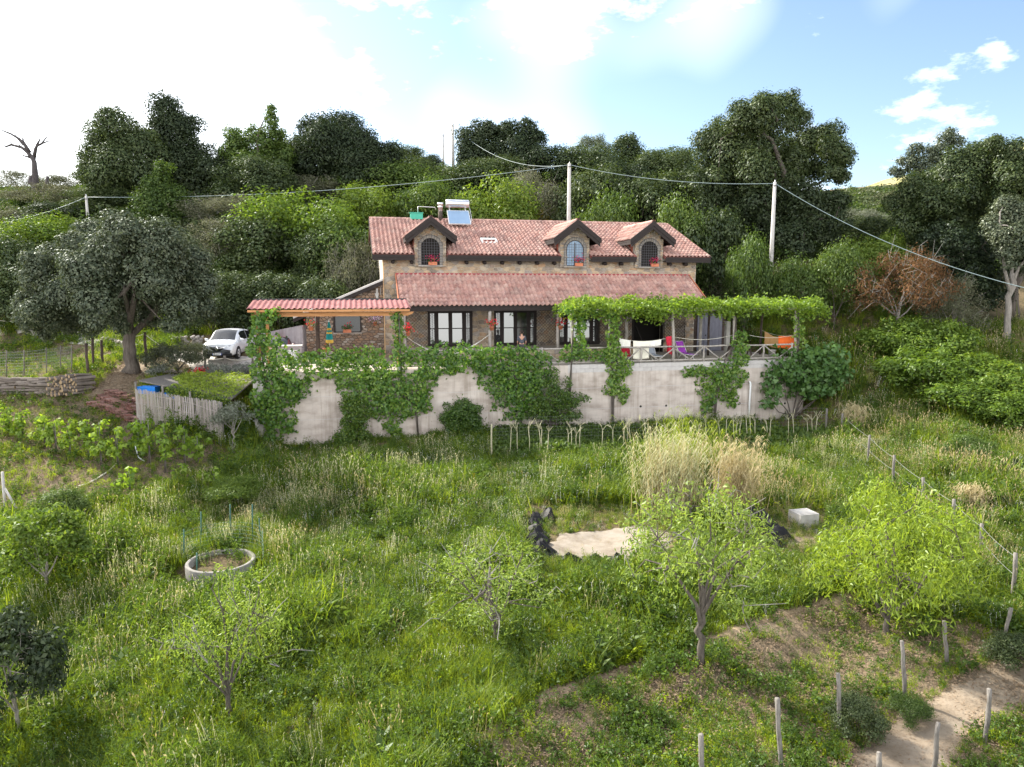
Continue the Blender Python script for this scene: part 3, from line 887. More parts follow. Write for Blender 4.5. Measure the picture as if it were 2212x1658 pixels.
def sheet(name, poly, mats, dz=0.03, cell=0.16, rag=0.14):
    """sheet that follows the ground inside a photo-pixel polygon; its ragged rim dips into the soil."""
    W_ = [tuple(G(x, y)[:2]) if y <= 1700 else tuple(G(x, 1700)[:2] + np.array([0, -2.0])) for x, y in poly]
    lo, hi = np.min(W_, 0) - 0.8, np.max(W_, 0) + 0.8
    xs = np.arange(lo[0], hi[0], cell); ys = np.arange(lo[1], hi[1], cell)
    XX, YY = np.meshgrid(xs, ys)
    d = poly_dist(XX, YY, W_) + rag * fbm(XX, YY, 5, 4, 0.5) + 0.06 * fbm(XX, YY, 6, 3, 1.9)
    keep = d > -0.35
    nx_ = len(xs)
    a = np.argwhere(keep[:-1, :-1] & keep[1:, :-1] & keep[:-1, 1:] & keep[1:, 1:])
    i0 = a[:, 0] * nx_ + a[:, 1]
    F = np.stack([i0, i0 + 1, i0 + nx_ + 1, i0 + nx_], 1)
    used = np.unique(F)
    remap = -np.ones(XX.size, dtype=int); remap[used] = np.arange(len(used))
    zz = gza(XX, YY) + np.clip(d * 0.22, -0.07, dz)
    V = np.stack([XX.ravel(), YY.ravel(), zz.ravel()], 1)[used]
    return tag(link(name, np_mesh(name, V, 4, mats, True, remap[F])), kind='structure')

M['path'] = mat('path_dirt', [(0.15, 0.115, 0.08), (0.22, 0.175, 0.13), (0.27, 0.225, 0.175)], 1.6, 0.95, 0.5, 18, detail=10)
M['gravel'] = mat('gravel', [(0.32, 0.29, 0.26), (0.45, 0.42, 0.39), (0.54, 0.52, 0.50)], 3, 0.95, 0.6, 25, detail=10)
M['sand'] = mat('pale_sand', [(0.15, 0.12, 0.09), (0.22, 0.19, 0.155), (0.27, 0.24, 0.205)], 2, 0.95, 0.5, 25, detail=10)
sheet('dirt_path', PATH, M['path'])
_tx = np.array([930, 1050, 1180, 1300, 1420, 1540, 1640, 1750, 1860])
_ty = np.interp(_tx, [900, 1180, 1420, 1640, 1850], [1680, 1500, 1425, 1345, 1285])
M['footpath'] = mat('footpath_soil', [(0.16, 0.115, 0.075), (0.25, 0.185, 0.125), (0.33, 0.25, 0.17)], 1.8, 0.95, 0.5, 18, detail=10)
sheet('footpath', [(float(a), float(b_) - 10) for a, b_ in zip(_tx, _ty)] + [(float(a), float(b_) + 10) for a, b_ in zip(_tx[::-1], _ty[::-1])], M['footpath'], 0.04, 0.10, 0.10)
sheet('sand_bed', SAND, M['sand'], 0.04)
sheet('driveway', [(-250, 690), (0, 688), (60, 706), (150, 722), (250, 730), (340, 745), (420, 760), (470, 775), (570, 770), (650, 752), (660, 785), (560, 800), (420, 800), (330, 764), (250, 752), (150, 742), (60, 722), (0, 706), (-250, 702)], M['gravel'], 0.05, 0.3)

# distant hills
def hill(name, x0, x1, y, prof, depth, mt):
    xs = np.linspace(x0, x1, 90)
    vs, fs = [], []
    rows = 14
    for j in range(rows):
        v_ = j / (rows - 1)
        for i, x in enumerate(xs):
            h = np.interp(x, [p[0] for p in prof], [p[1] for p in prof])
            yy = y - depth * (1 - v_)
            zz = -10 + (h + 10) * math.sin(v_ * math.pi / 2) ** 0.8 + 3.0 * float(fbm(np.array(x), np.array(yy), 9, 4, 0.006)) * v_
            vs.append((x, yy, zz))
        base = j * len(xs)
        if j:
            for i in range(len(xs) - 1):
                fs.append((base - len(xs) + i, base - len(xs) + i + 1, base + i + 1, base + i))
    return tag(MB().add(vs, fs).build(name, mt, smooth=True), kind='structure')
M['far_hill'] = mat('far_hill', [(0.10, 0.13, 0.035), (0.19, 0.20, 0.07), (0.29, 0.24, 0.12)], 0.03, 0.95, 0.8, 0.12, detail=10)
hp = [at(x, y, 320) for x, y in [(1500, 470), (1700, 445), (1800, 432), (1850, 412), (1900, 395), (1950, 384), (2050, 360), (2150, 330), (2212, 312), (2400, 260), (2700, 240)]]
hill('hill', 70, 620, 320, [(p[0], p[2]) for p in hp], 150, M['far_hill'])

# ------------------------------------------------------------------ stones: irregular cells
def clip_half(poly, px, py, nx_, ny_):
    out = []
    k = len(poly)
    for i in range(k):
        a, b_ = poly[i], poly[(i + 1) % k]
        da = (a[0] - px) * nx_ + (a[1] - py) * ny_
        db = (b_[0] - px) * nx_ + (b_[1] - py) * ny_
        if da <= 0: out.append(a)
        if (da < 0 < db) or (db < 0 < da):
            q = da / (da - db)
            out.append((a[0] + (b_[0] - a[0]) * q, a[1] + (b_[1] - a[1]) * q))
    return out

def cells(g, x0, x1, z0, z1, sx, sz, gap=0.012, keep=None, jit=0.42):
    cols = max(1, int(round((x1 - x0) / sx))); rows = max(1, int(round((z1 - z0) / sz)))
    dx, dz = (x1 - x0) / cols, (z1 - z0) / rows
    pts, grid = [], {}
    for j in range(-1, rows + 1):
        for i in range(-1, cols + 1):
            p = (x0 + (i + 0.5 + 0.5 * (j % 2) + g.uniform(-jit, jit)) * dx, z0 + (j + 0.5 + g.uniform(-jit, jit) * 0.8) * dz)
            grid[(i, j)] = p
            if g.uniform() < 0.10:
                grid.pop((i, j))
    res = []
    asp = sx / sz
    for (i, j), p in grid.items():
        poly = [(p[0] - 2 * dx, p[1] - 2 * dz), (p[0] + 2 * dx, p[1] - 2 * dz), (p[0] + 2 * dx, p[1] + 2 * dz), (p[0] - 2 * dx, p[1] + 2 * dz)]
        for dj in (-2, -1, 0, 1, 2):
            for di in (-3, -2, -1, 0, 1, 2, 3):
                q = grid.get((i + di, j + dj))
                if q is None or q is p: continue
                ex, ez = q[0] - p[0], (q[1] - p[1])
                ln = math.hypot(ex, ez * asp) or 1
                mxp, mzp = (p[0] + q[0]) / 2, (p[1] + q[1]) / 2
                nxp, nzp = ex, ez * asp * asp
                nl = math.hypot(nxp, nzp) or 1
                nxp, nzp = nxp / nl, nzp / nl
                poly = clip_half(poly, mxp - nxp * gap, mzp - nzp * gap, nxp, nzp)
                if len(poly) < 3: break
            if len(poly) < 3: break
        for a in ((x0, 0, -1, 0), (x1, 0, 1, 0), (0, z0, 0, -1), (0, z1, 0, 1)):
            if len(poly) >= 3: poly = clip_half(poly, *a)
        if len(poly) < 3: continue
        c = (sum(q[0] for q in poly) / len(poly), sum(q[1] for q in poly) / len(poly))
        A = 0.5 * abs(sum(poly[k][0] * poly[(k + 1) % len(poly)][1] - poly[(k + 1) % len(poly)][0] * poly[k][1] for k in range(len(poly))))
        if A < 0.12 * sx * sz: continue
        if keep and not keep(c[0], c[1]): continue
        res.append((poly, c))
    return res

def stone_geom(mb, g, poly, c, y, depth):
    """a stone facing -y, chamfered rim, uneven face."""
    d = depth * g.uniform(0.6, 1.4)
    n_ = len(poly)
    outer = [(p[0], y + 0.02, p[1]) for p in poly]
    rim = [(p[0], y - d * 0.55, p[1]) for p in poly]
    inner = [(c[0] + (p[0] - c[0]) * 0.78, y - d * g.uniform(0.85, 1.15), c[1] + (p[1] - c[1]) * 0.78) for p in poly]
    fs = []
    for k in range(n_):
        k2 = (k + 1) % n_
        fs += [(k, k2, n_ + k2, n_ + k), (n_ + k, n_ + k2, 2 * n_ + k2, 2 * n_ + k)]
    fs.append(tuple(range(2 * n_, 3 * n_)))
    mb.add(outer + rim + inner, fs)

BUDGET = {}
def stones(parent, g, regions, y, sx, sz, mt, depth=0.035, gap=0.012, keep=None, single=True, budget='x', name='stone', jit=0.42):
    rest = MB()
    for (x0, x1, z0, z1) in regions:
        for poly, c in cells(g, x0, x1, z0, z1, sx, sz, gap, keep, jit):
            if single and BUDGET.get(budget, 0) < 300:
                BUDGET[budget] = BUDGET.get(budget, 0) + 1
                mb = MB(); stone_geom(mb, g, poly, c, y, depth)
                mb.build(name, M[mt], parent)
            else:
                stone_geom(rest, g, poly, c, y, depth)
    if rest.v:
        o = rest.build(name + 'work', M[mt], parent)
        o['kind'] = 'stuff'

# ------------------------------------------------------------------ roof tiles
def tile_mesh(w, ln, hgt=0.092, n=9):
    vs, fs = [], []
    for j, (yy, up, tp) in enumerate([(-0.02, 0.036, 1.0), (ln + 0.05, 0.008, 0.93)]):
        for i in range(n + 1):
            u_ = i / n
            x = (u_ - 0.5) * w * 1.04
            z = hgt * (0.5 - 0.5 * math.cos(2 * math.pi * min(1, max(0, (u_ - 0.22) / 0.78)))) if u_ > 0.22 else -0.012 * math.sin(math.pi * u_ / 0.22)
            vs.append((x, yy, z * tp + up))
    for i in range(n + 1):                       # front lip
        vs.append((vs[i][0], vs[i][1] + 0.004, vs[i][2] - 0.022))
    for i in range(n):
        fs.append((i, i + 1, n + 2 + i, n + 1 + i))
        fs.append((2 * n + 2 + i, 2 * n + 3 + i, i + 1, i))
    return vs, fs

def tile_field(parent, origin, ex, ey, width, length, cw, rl, mt, skip=None, single=0, jitter=0.012):
    """ex: unit vector across the roof, ey: up the slope; origin at the eave corner."""
    ex, ey = Vector(ex), Vector(ey)
    ez = ex.cross(ey)
    nc, nr = max(1, int(round(width / cw))), max(1, int(round(length / rl)))
    cw, rl = width / nc, length / nr
    tv, tf = tile_mesh(cw, rl)
    V = np.array(tv)
    me = MB().add(tv, tf).mesh('tile', M[mt], True)
    B = np.array([list(ex), list(ey), list(ez)])
    rot = Matrix((ex, ey, ez)).transposed().to_euler()
    rest, F, nrest = [], [], 0
    used = 0
    for j in range(nr):
        for i in range(nc):
            o = np.array(origin) + B[0] * (i + 0.5) * cw + B[1] * j * rl
            if skip and skip(o[0], o[1], o[2]): continue
            o = o + B[2] * rnd.uniform(-0.006, 0.006) + B[0] * rnd.uniform(-jitter, jitter) * 0.6 + B[1] * rnd.uniform(-jitter, jitter)
            if used < single:
                t_ = link('tile', me, parent, o)
                a = rot.copy(); a.rotate_axis('Z', rnd.uniform(-0.02, 0.02)); t_.rotation_euler = a
                used += 1
            else:
                rest.append(V @ B + o); nrest += 1
    if rest:
        nv = len(V)
        faces = np.concatenate([np.array(tf) + k * nv for k in range(nrest)])
        ob = link('tiling', np_mesh('tiling', np.concatenate(rest), 4, M[mt], True, faces), parent)
        ob['kind'] = 'stuff'

# ------------------------------------------------------------------ the farmhouse
house = thing('stone_farmhouse', 'long two-storey stone farmhouse with pink-red tiled roofs and three dormers', 'house', (H0[0], H0[1], 0), HA)
g = np.random.default_rng(11)
WL, WR, WT = -0.79, 19.91, 3.04
mb = MB()
mb.box(WL, 15.55, WT + 0.02, WT + 0.42, -0.3, 6.25)
mb.box(17.6, WR, WT + 0.02, WT + 0.42, -0.3, 6.25)
mb.box(15.55, 17.6, WT + 0.02, WT + 0.42, 2.62, 6.25)
for x0 in (WL, WR - 0.4):
    mb.prism([(WT + 0.42, -0.3), (15.4, -0.3), (15.4, 6.3), (9.27, 8.78), (WT + 0.42, 6.42)], 'x', x0, x0 + 0.4)
mb.box(WL + 0.4, WR - 0.4, 15.0, 15.4, -0.3, 6.3)
wall = mb.build('wall', M['mortar'], house)
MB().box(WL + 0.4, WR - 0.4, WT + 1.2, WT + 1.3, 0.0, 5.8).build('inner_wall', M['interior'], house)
# plaster strip at the left corner
MB().box(WL - 0.012, WL + 0.05, WT - 0.03, WT + 0.2, 0.0, 6.0).build('corner_plaster', M['ochre_plaster'], house)

DORM = [2.10, 11.36, 16.46]
def not_dormer(x, z):
    return all(abs(x - c) > 1.0 or z < 5.62 for c in DORM)
stones(wall, g, [(WL + 0.06, WR, 5.16, 5.98)], WT + 0.02, 0.36, 0.21, 'stone', budget='house', keep=not_dormer)
stones(wall, g, [(WL + 0.06, 0.0, 0.0, 5.16), (19.36, WR, 0.0, 5.16)], WT + 0.02, 0.34, 0.24, 'stone', budget='house')
def lower_keep(x, z):
    return not (1.9 < x < 4.75 or 6.1 < x < 8.85 or 10.4 < x < 13.15 or (15.4 < x < 17.75 and z < 2.75))
stones(wall, g, [(0.0, 19.36, 0.0, 3.0)], WT + 0.02, 0.34, 0.24, 'stone', single=False, keep=lower_keep)

# main roof
TA = math.atan2(2.67, 6.73)
RL_, RR_ = -1.39, 20.68
E0T, E0Z, RT, RZ = 2.54, 6.30, 9.27, 8.97
mb = MB()
edges_ = [RL_] + [q for c in DORM for q in (c - 0.99, c + 0.99)] + [RR_]
for i_ in range(len(edges_) - 1):
    t0_ = E0T if i_ % 2 == 0 else 3.1
    z0_ = E0Z + (t0_ - E0T) * math.tan(TA)
    mb.prism([(t0_, z0_), (RT, RZ), (RT, RZ - 0.16), (t0_, z0_ - 0.16)], 'x', edges_[i_], edges_[i_ + 1])
mb.prism([(RT, RZ), (16.0, E0Z), (16.0, E0Z - 0.16), (RT, RZ - 0.16)], 'x', RL_, RR_)
roof = mb.build('roof', M['roof_under'], house)
def roof_z(t): return E0Z + (t - E0T) * math.tan(TA)
def skip_main(x, y, z):
    for c in DORM:
        if abs(x - c) < 1.08 and y < 3.3: return True
        if abs(x - c) < 0.92 and y < 7.2 - abs(x - c): return True
    if 5.62 < x < 6.66 and 4.55 < y < 5.35: return True
    return False
tile_field(roof, (RL_, E0T - 0.06, E0Z), (1, 0, 0), (0, math.cos(TA), math.sin(TA)), RR_ - RL_, 7.28, 0.27, 0.42, 'roof_tile', skip_main, single=150)
# ridge caps
for k in range(int((RR_ - RL_) / 0.42)):
    x = RL_ + 0.21 + k * 0.42
    q = MB().lathe([(0.12, -0.215), (0.135, 0.215)], 10)
    q.v = [(v_[2], v_[0], max(-0.02, v_[1])) for v_ in q.v]
    if k == 0:
        ridge_me = q.mesh('ridge_tile', M['roof_tile'], True)
    link('ridge_tile', ridge_me, roof, (x, RT, RZ + 0.02))
# fascia, verge boards, beam ends
segs = [(RL_, DORM[0] - 1.0), (DORM[0] + 1.0, DORM[1] - 1.02), (DORM[1] + 1.02, DORM[2] - 1.02), (DORM[2] + 1.02, RR_)]
for a_, b_ in segs:
    mb = MB().box(a_, b_, E0T - 0.02, E0T + 0.05, 5.93, 6.24)
    mb.box(a_, b_, E0T - 0.05, E0T - 0.02, 6.10, 6.27)
    mb.build('fascia', M['dark_wood'], roof)
    MB().box(a_, b_, E0T + 0.05, WT, 5.99, 6.05).build('soffit', M['dark_wood'], roof)
for x0 in (RL_ - 0.03, RR_ - 0.02):
    mb = MB().prism([(E0T, E0Z + 0.02), (RT, RZ + 0.02), (RT, RZ - 0.30), (E0T, E0Z - 0.30)], 'x', x0, x0 + 0.05)
    mb.build('verge_board', M['dark_wood'], roof)
k = WL + 0.6
while k < WR:
    if all(abs(k - c) > 1.15 for c in DORM):
        MB().tube([(k, E0T + 0.1, 5.82), (k, WT + 0.1, 5.86)], 0.11, 10).build('beam_end', M['dark_wood'], roof, True)
    k += 1.13

# skylight standing ajar
o = (6.14, 4.95, roof_z(4.95))
sk = MB().bar((5.66, 4.62, roof_z(4.62) + 0.08), (5.66, 5.28, roof_z(5.28) + 0.08), 0.08, 0.12)
sk.bar((6.62, 4.62, roof_z(4.62) + 0.08), (6.62, 5.28, roof_z(5.28) + 0.08), 0.08, 0.12)
sk.bar((5.62, 5.28, roof_z(5.28) + 0.09), (6.66, 5.28, roof_z(5.28) + 0.09), 0.08, 0.12)
sk.bar((5.62, 4.62, roof_z(4.62) + 0.06), (6.66, 4.62, roof_z(4.62) + 0.06), 0.08, 0.10)
skl = sk.build('skylight', M['alu'], roof)

# dormers
def arch(c, w, zb, zt, n=14):
    r = w / 2
    pts = [(c + r, zb)]
    for i in range(n + 1):
        an = math.pi * i / n
        pts.append((c + r * math.cos(an), zt - r + r * math.sin(an)))
    pts.append((c - r, zb))
    return pts
for di, c in enumerate(DORM):
    fy = 2.90
    w2 = 0.97
    apex, tip, ov = 8.50, 7.34, 1.52
    zin = apex - w2 * (apex - tip) / ov
    mb = MB()
    # stone face slab
    mb.mi = 0
    mb.prism([(c - w2, 5.60), (c + w2, 5.60), (c + w2, zin - 0.1), (c, apex - 0.12), (c - w2, zin - 0.1)], 'y', fy, WT + 0.3)
    # cheeks
    mb.mi = 1
    for s_ in (-1, 1):
        x0, x1 = sorted((c + s_ * w2, c + s_ * (w2 - 0.2)))
        mb.prism([(WT + 0.3, 6.2), (6.2, roof_z(6.2) - 0.05), (6.2, roof_z(6.2) + 0.2), (5.3, zin), (WT + 0.3, zin)], 'x', x0, x1)
    d = mb.build('dormer', [M['mortar'], M['red_plaster']], house)
    ww, wb, wt_ = 1.15, 5.68, 7.30
    def dk(x, z, c=c):
        if z > apex - 0.28 - abs(x - c) * 0.76: return False
        r = ww / 2 + 0.10
        if abs(x - c) < r and z < wt_ - ww / 2: return False
        return math.hypot(x - c, z - (wt_ - ww / 2)) > r
    stones(d, g, [(c - w2, c + w2, 5.62, 8.3)], fy, 0.25, 0.14, 'stone', 0.03, 0.012, dk, single=False, budget='house')
    # voussoirs round the arch
    vm = MB()
    rc = wt_ - ww / 2
    for k in range(15):
        a0, a1 = math.pi * k / 15 + 0.02, math.pi * (k + 1) / 15 - 0.02
        r0, r1 = ww / 2, ww / 2 + 0.19
        vm.prism([(c + r0 * math.cos(a0), rc + r0 * math.sin(a0)), (c + r1 * math.cos(a0), rc + r1 * math.sin(a0)), (c + r1 * math.cos(a1), rc + r1 * math.sin(a1)), (c + r0 * math.cos(a1), rc + r0 * math.sin(a1))], 'y', fy - 0.06, fy + 0.05)
    for s_ in (-1, 1):
        z = 5.66
        while z < rc - 0.05:
            h = min(rnd.uniform(0.10, 0.2), rc - z)
            x0, x1 = sorted((c + s_ * ww / 2, c + s_ * (ww / 2 + rnd.uniform(0.12, 0.24))))
            vm.box(x0, x1, fy - 0.05, fy + 0.05, z, z + h - 0.015); z += h
    vm.build('arch_stone', M['grey_stone'], d)
    MB().prism(arch(c, ww + 0.02, wb - 0.02, wt_ + 0.01), 'y', fy - 0.012, fy + 0.03).build('window_frame', M['interior'], d)
    MB().prism(arch(c, ww - 0.1, wb + 0.03, wt_ - 0.05), 'y', fy - 0.02, fy - 0.014).build('pane', M['solar'] if di == 1 else M['interior'], d)
    if di == 1:
        MB().box(c - 0.03, c + 0.03, fy - 0.035, fy - 0.021, wb, wt_ - 0.15).build('curtain_edge', M['dark_glass'], d)
    MB().box(c - 0.75, c + 0.75, fy - 0.12, fy + 0.05, 5.58, 5.66).build('sill', M['grey_stone'], d)
    # iron grille, one object per bar set direction kept together as the welded grille
    gm = MB()
    gy_ = fy - 0.13
    for k in range(10):
        x = c - 0.72 + k * 0.16
        zt2 = rc + math.sqrt(max(0.0, 0.80 ** 2 - (x - c) ** 2)) - (0.0 if abs(x - c) < 0.7 else 0.25)
        gm.tube([(x, gy_, 5.66), (x, gy_, zt2)], 0.011, 5)
    for k in range(9):
        z = 5.70 + k * 0.165
        gm.tube([(c - 0.76, gy_ - 0.012, z), (c + 0.76, gy_ - 0.012, z)], 0.011, 5)
    gm.tube([(c + 0.76 * math.cos(a), gy_, rc + 0.76 * math.sin(a)) for a in np.linspace(0.1, math.pi - 0.1, 14)], 0.013, 5)
    gm.build('grille', M['grille_iron'], d)
    # dormer roof
    fr = 2.30
    tb = lambda z: E0T + (z - E0Z) / math.tan(TA)
    th = 0.13
    rm = MB()
    for s_ in (-1, 1):
        A = (c, fr, apex); B_ = (c + s_ * ov, fr, tip); C_ = (c + s_ * ov, tb(tip) + 0.1, tip); D_ = (c, tb(apex) + 0.1, apex)
        lo = lambda p: (p[0], p[1], p[2] - th)
        vs = [A, B_, C_, D_, lo(A), lo(B_), lo(C_), lo(D_)]
        fs = [(0, 1, 2, 3), (7, 6, 5, 4), (0, 4, 5, 1), (1, 5, 6, 2), (3, 2, 6, 7)]
        rm.add(vs, fs if s_ < 0 else [tuple(reversed(f)) for f in fs])
    dr = rm.build('dormer_roof', M['dark_wood'], d)
    sl = math.hypot(ov, apex - tip)
    for s_ in (-1, 1):
        ey = Vector((-s_ * ov, 0, apex - tip)).normalized()
        if s_ < 0:
            org, ex = (c - ov, tb(tip) + 2.95, tip + 0.015), (0, -1, 0)
        else:
            org, ex = (c + ov, fr, tip + 0.015), (0, 1, 0)
        tile_field(d, org, ex, tuple(ey), tb(tip) + 2.95 - fr, sl, 0.25, 0.39, 'roof_tile', lambda x, y, z: y > tb(z) + 0.15)
        # barge boards, two stepped mouldings
        a = Vector((c, fr - 0.02, apex + 0.02)); bq = Vector((c + s_ * (ov + 0.05), fr - 0.02, tip - 0.02))
        m1_ = MB().prism([(c, apex + 0.06), (c + s_ * (ov + 0.06), tip + 0.04), (c + s_ * (ov + 0.06), tip - 0.27), (c, apex - 0.25)], 'y', fr - 0.05, fr)
        m1_.prism([(c, apex - 0.22), (c + s_ * (ov - 0.02), tip - 0.24), (c + s_ * (ov - 0.02), tip - 0.46), (c, apex - 0.46)], 'y', fr - 0.02, fr + 0.05)
        m1_.build('barge_board', M['dark_wood'], d)
        m2_ = MB().box(*sorted((c + s_ * ov, c + s_ * (ov - 0.05))), fr, tb(tip) - 0.1, tip - 0.28, tip - 0.10)
        m2_.build('eave_board', M['dark_wood'], d)
        MB().tube([(c + s_ * 0.86, fr + 0.15, 7.55), (c + s_ * 0.86, fy + 0.05, 7.55)], 0.10, 9).build('beam_end', M['dark_wood'], d, True)
    MB().tube([(c, fr + 0.12, apex - 0.30), (c, fy + 0.05, apex - 0.30)], 0.09, 9).build('ridge_beam_end', M['dark_wood'], d, True)
    cap = MB()
    for k in range(12):
        y0 = fr - 0.03 + k * 0.42
        cap.add([(c + 0.13 * math.cos(a), y, apex + 0.03 + 0.10 * math.sin(a)) for y in (y0, y0 + 0.44) for a in np.linspace(0, math.pi, 8)],
                [(i, i + 1, 9 + i, 8 + i) for i in range(7)])
    cap.build('ridge_tile', M['roof_tile'], d, True)

# porch roof
LA = math.atan2(1.86, 3.04)
LW = 19.36
mb = MB().prism([(0.0, 3.24), (WT, 5.10), (WT, 4.98), (0.0, 3.10)], 'x', 0.0, LW)
proof = mb.build('porch_roof', M['dark_wood'], house)
tile_field(proof, (0.03, -0.07, 3.225), (1, 0, 0), (0, math.cos(LA), math.sin(LA)), LW - 0.06, 3.62, 0.28, 0.40, 'roof_tile', single=150)
MB().box(-0.02, LW + 0.02, WT - 0.10, WT + 0.015, 5.06, 5.18).build('flashing', M['red_metal'], proof)
for x0 in (-0.07, LW + 0.02):
    MB().prism([(-0.05, 3.30), (WT, 5.17), (WT, 5.05), (-0.05, 3.12)], 'x', x0, x0 + 0.06).build('verge_strip', M['terracotta'], proof)
MB().box(0.0, LW, -0.02, 0.14, 2.93, 3.12).build('eave_beam', M['dark_wood'], proof)
for x in np.arange(0.5, LW, 0.75):
    MB().bar((x, 0.05, 3.08), (x, WT - 0.05, 4.92), 0.09, 0.12).build('rafter', M['dark_wood'], proof)
for x in (0.25, 5.27, 9.48, 13.9, 18.9):
    h_ = 2.95
    pts = [(x + rnd.uniform(-.02, .02), 0.12 + rnd.uniform(-.02, .02), z) for z in np.linspace(0.55 if x < 14.5 else -0.02, h_, 6)]
    MB().tube(pts, [0.105, 0.10, 0.098, 0.10, 0.095, 0.10], 10).build('porch_post', M['log'], house, True)
# raised porch floor with a stone edge
MB().box(-0.3, 14.6, 0.0, WT, -0.1, 0.58).build('porch_floor', M['terrace'], house)
stones(house, g, [(-0.3, 14.6, 0.0, 0.56)], 0.0, 0.4, 0.26, 'stone', single=False)
MB().box(-0.35, 14.65, -0.06, 0.25, 0.58, 0.64).build('porch_edge', M['grey_stone'], house)

# french windows with lattice side lights
def french_window(x0, dark_leaf=None):
    y = WT - 0.06
    f = MB()
    f.box(x0 - 0.06, x0 + 2.72, y, WT + 0.02, 0.60, 0.80)                 # bottom
    f.box(x0 - 0.06, x0 + 2.72, y, WT + 0.02, 2.72, 2.98)                 # head
    for a, b_ in ((-0.06, 0.06), (0.31, 0.57), (1.20, 1.44), (2.06, 2.32), (2.53, 2.72)):
        f.box(x0 + a, x0 + b_, y, WT + 0.02, 0.80, 2.72)
    win = f.build('window', M['dark_wood'], house)
    MB().box(x0, x0 + 2.66, WT + 0.001, WT + 0.018, 0.8, 2.72).build('backing', M['interior'], win)
    for k, (a, b_) in enumerate(((0.06, 0.31), (0.57, 1.20), (1.44, 2.06), (2.32, 2.53))):
        MB().box(x0 + a, x0 + b_, y + 0.005, WT - 0.005, 1.72, 1.78).build('transom', M['dark_wood'], win)
        for z0, z1 in ((0.80, 1.72), (1.78, 2.72)):
            mt = M['dark_glass'] if (dark_leaf == k) else M['glass']
            tilt = 0.075
            hh = (z1 - z0)
            p = MB().add([(x0 + a, y + 0.004, z0), (x0 + b_, y + 0.004, z0), (x0 + b_, y + 0.004 + hh * 0.055, z1), (x0 + a, y + 0.004 + hh * 0.055, z1)], [(0, 1, 2, 3)])
            p.build('pane', mt, win)
            if k in (0, 3):
                lt = MB()
                nn = 6
                for q in range(nn):
                    za, zb = z0 + (z1 - z0) * q / nn, z0 + (z1 - z0) * (q + 1) / nn
                    lt.bar((x0 + a, y + 0.01, za), (x0 + b_, y + 0.01, zb), 0.02, 0.016)
                    lt.bar((x0 + b_, y + 0.012, za), (x0 + a, y + 0.012, zb), 0.02, 0.016)
                    if k == 3: lt.bar((x0 + a, y + 0.014, za), (x0 + b_, y + 0.014, za), 0.02, 0.022)
                lt.bar((x0 + (a + b_) / 2, y + 0.016, z0), (x0 + (a + b_) / 2, y + 0.016, z1), 0.02, 0.02, (0, 1, 0))
                lt.build('lattice', M['iron'], win)
french_window(1.98)
french_window(6.16, 2)
french_window(10.40)
# dark open doorway
MB().box(15.47, 15.56, WT - 0.05, WT + 0.3, 0.0, 2.62).build('door_jamb', M['dark_wood'], house)
MB().box(17.59, 17.68, WT - 0.05, WT + 0.3, 0.0, 2.62).build('door_jamb', M['dark_wood'], house)
MB().box(15.47, 17.68, WT - 0.05, WT + 0.3, 2.60, 2.74).build('door_lintel', M['dark_wood'], house)
MB().bar((15.75, WT + 0.1, 1.75), (16.35, WT + 0.15, 0.5), 0.06, 0.06).build('open_shutter_stay', M['dark_wood'], house)
# trellis panels
for (a, b_) in ((0.55, 1.90), (8.82, 10.35), (13.15, 15.42), (17.72, 19.2)):
    tr = MB(); y = WT - 0.07
    z0, z1, st = 0.62, 2.98, 0.21
    W_, H_ = b_ - a, z1 - z0
    q = -H_
    while q < W_:
        for sgn in (1, -1):
            x_a, x_b = max(0, q), min(W_, q + H_)
            if x_b - x_a > 0.04:
                za, zb = x_a - q, x_b - q
                if sgn < 0: p0, p1 = (a + x_a, y, z1 - za), (a + x_b, y, z1 - zb)
                else: p0, p1 = (a + x_a, y + 0.012, z0 + za), (a + x_b, y + 0.012, z0 + zb)
                tr.bar(p0, p1, 0.012, 0.026, (0, 1, 0))
        q += st
    for xx in (a, b_): tr.bar((xx, y - 0.01, z0), (xx, y - 0.01, z1), 0.03, 0.04, (0, 1, 0))
    tr.build('trellis', M['dark_wood'], house)

# ------------------------------------------------------------------ things on the roof
def house_thing(name, label, cat, s, t, z, group=None):
    return thing(name, label, cat, HW(s, t, z), HA, group)
hp_ = house_thing('solar_water_heater', 'solar water heater with blue collector and steel tank on the roof ridge', 'solar heater', 4.6, 7.9, roof_z(7.9) + 0.06)
def roof_leg(x, y, z1): return (x, y, roof_z(7.9 + y) - roof_z(7.9) + 0.02), (x, y, z1)
pa, pb = Vector((0, -0.62, 0.02)), Vector((0, 0.42, 1.02))
pdir = (pb - pa).normalized(); pn = Vector((0, -pdir.z, pdir.y))
def panel_box(x0, x1, u0, u1, n0, n1):
    mbx = MB()
    vs = []
    for nn in (n0, n1):
        for uu in (u0, u1):
            for xx in (x0, x1):
                p = pa + pdir * uu + pn * nn; vs.append((xx, p.y, p.z))
    return mbx.add(vs, [(0, 1, 3, 2), (4, 6, 7, 5), (0, 4, 5, 1), (2, 3, 7, 6), (0, 2, 6, 4), (1, 5, 7, 3)])
ln_ = (pb - pa).length
panel_box(-0.76, 0.76, 0, ln_, 0.0, 0.08).build('collector_frame', M['alu'], hp_)
panel_box(-0.71, 0.71, 0.05, ln_ - 0.05, 0.082, 0.088).build('collector_glass', M['solar'], hp_)
tk = MB().lathe([(0.0, -0.80), (0.24, -0.80), (0.27, -0.76), (0.27, 0.76), (0.24, 0.80), (0.0, 0.80)], 22)
tk.v = [(v_[2], v_[0] + 0.55, v_[1] + 1.55) for v_ in tk.v]
tk.build('tank', M['steel'], hp_, True)
lg = MB()
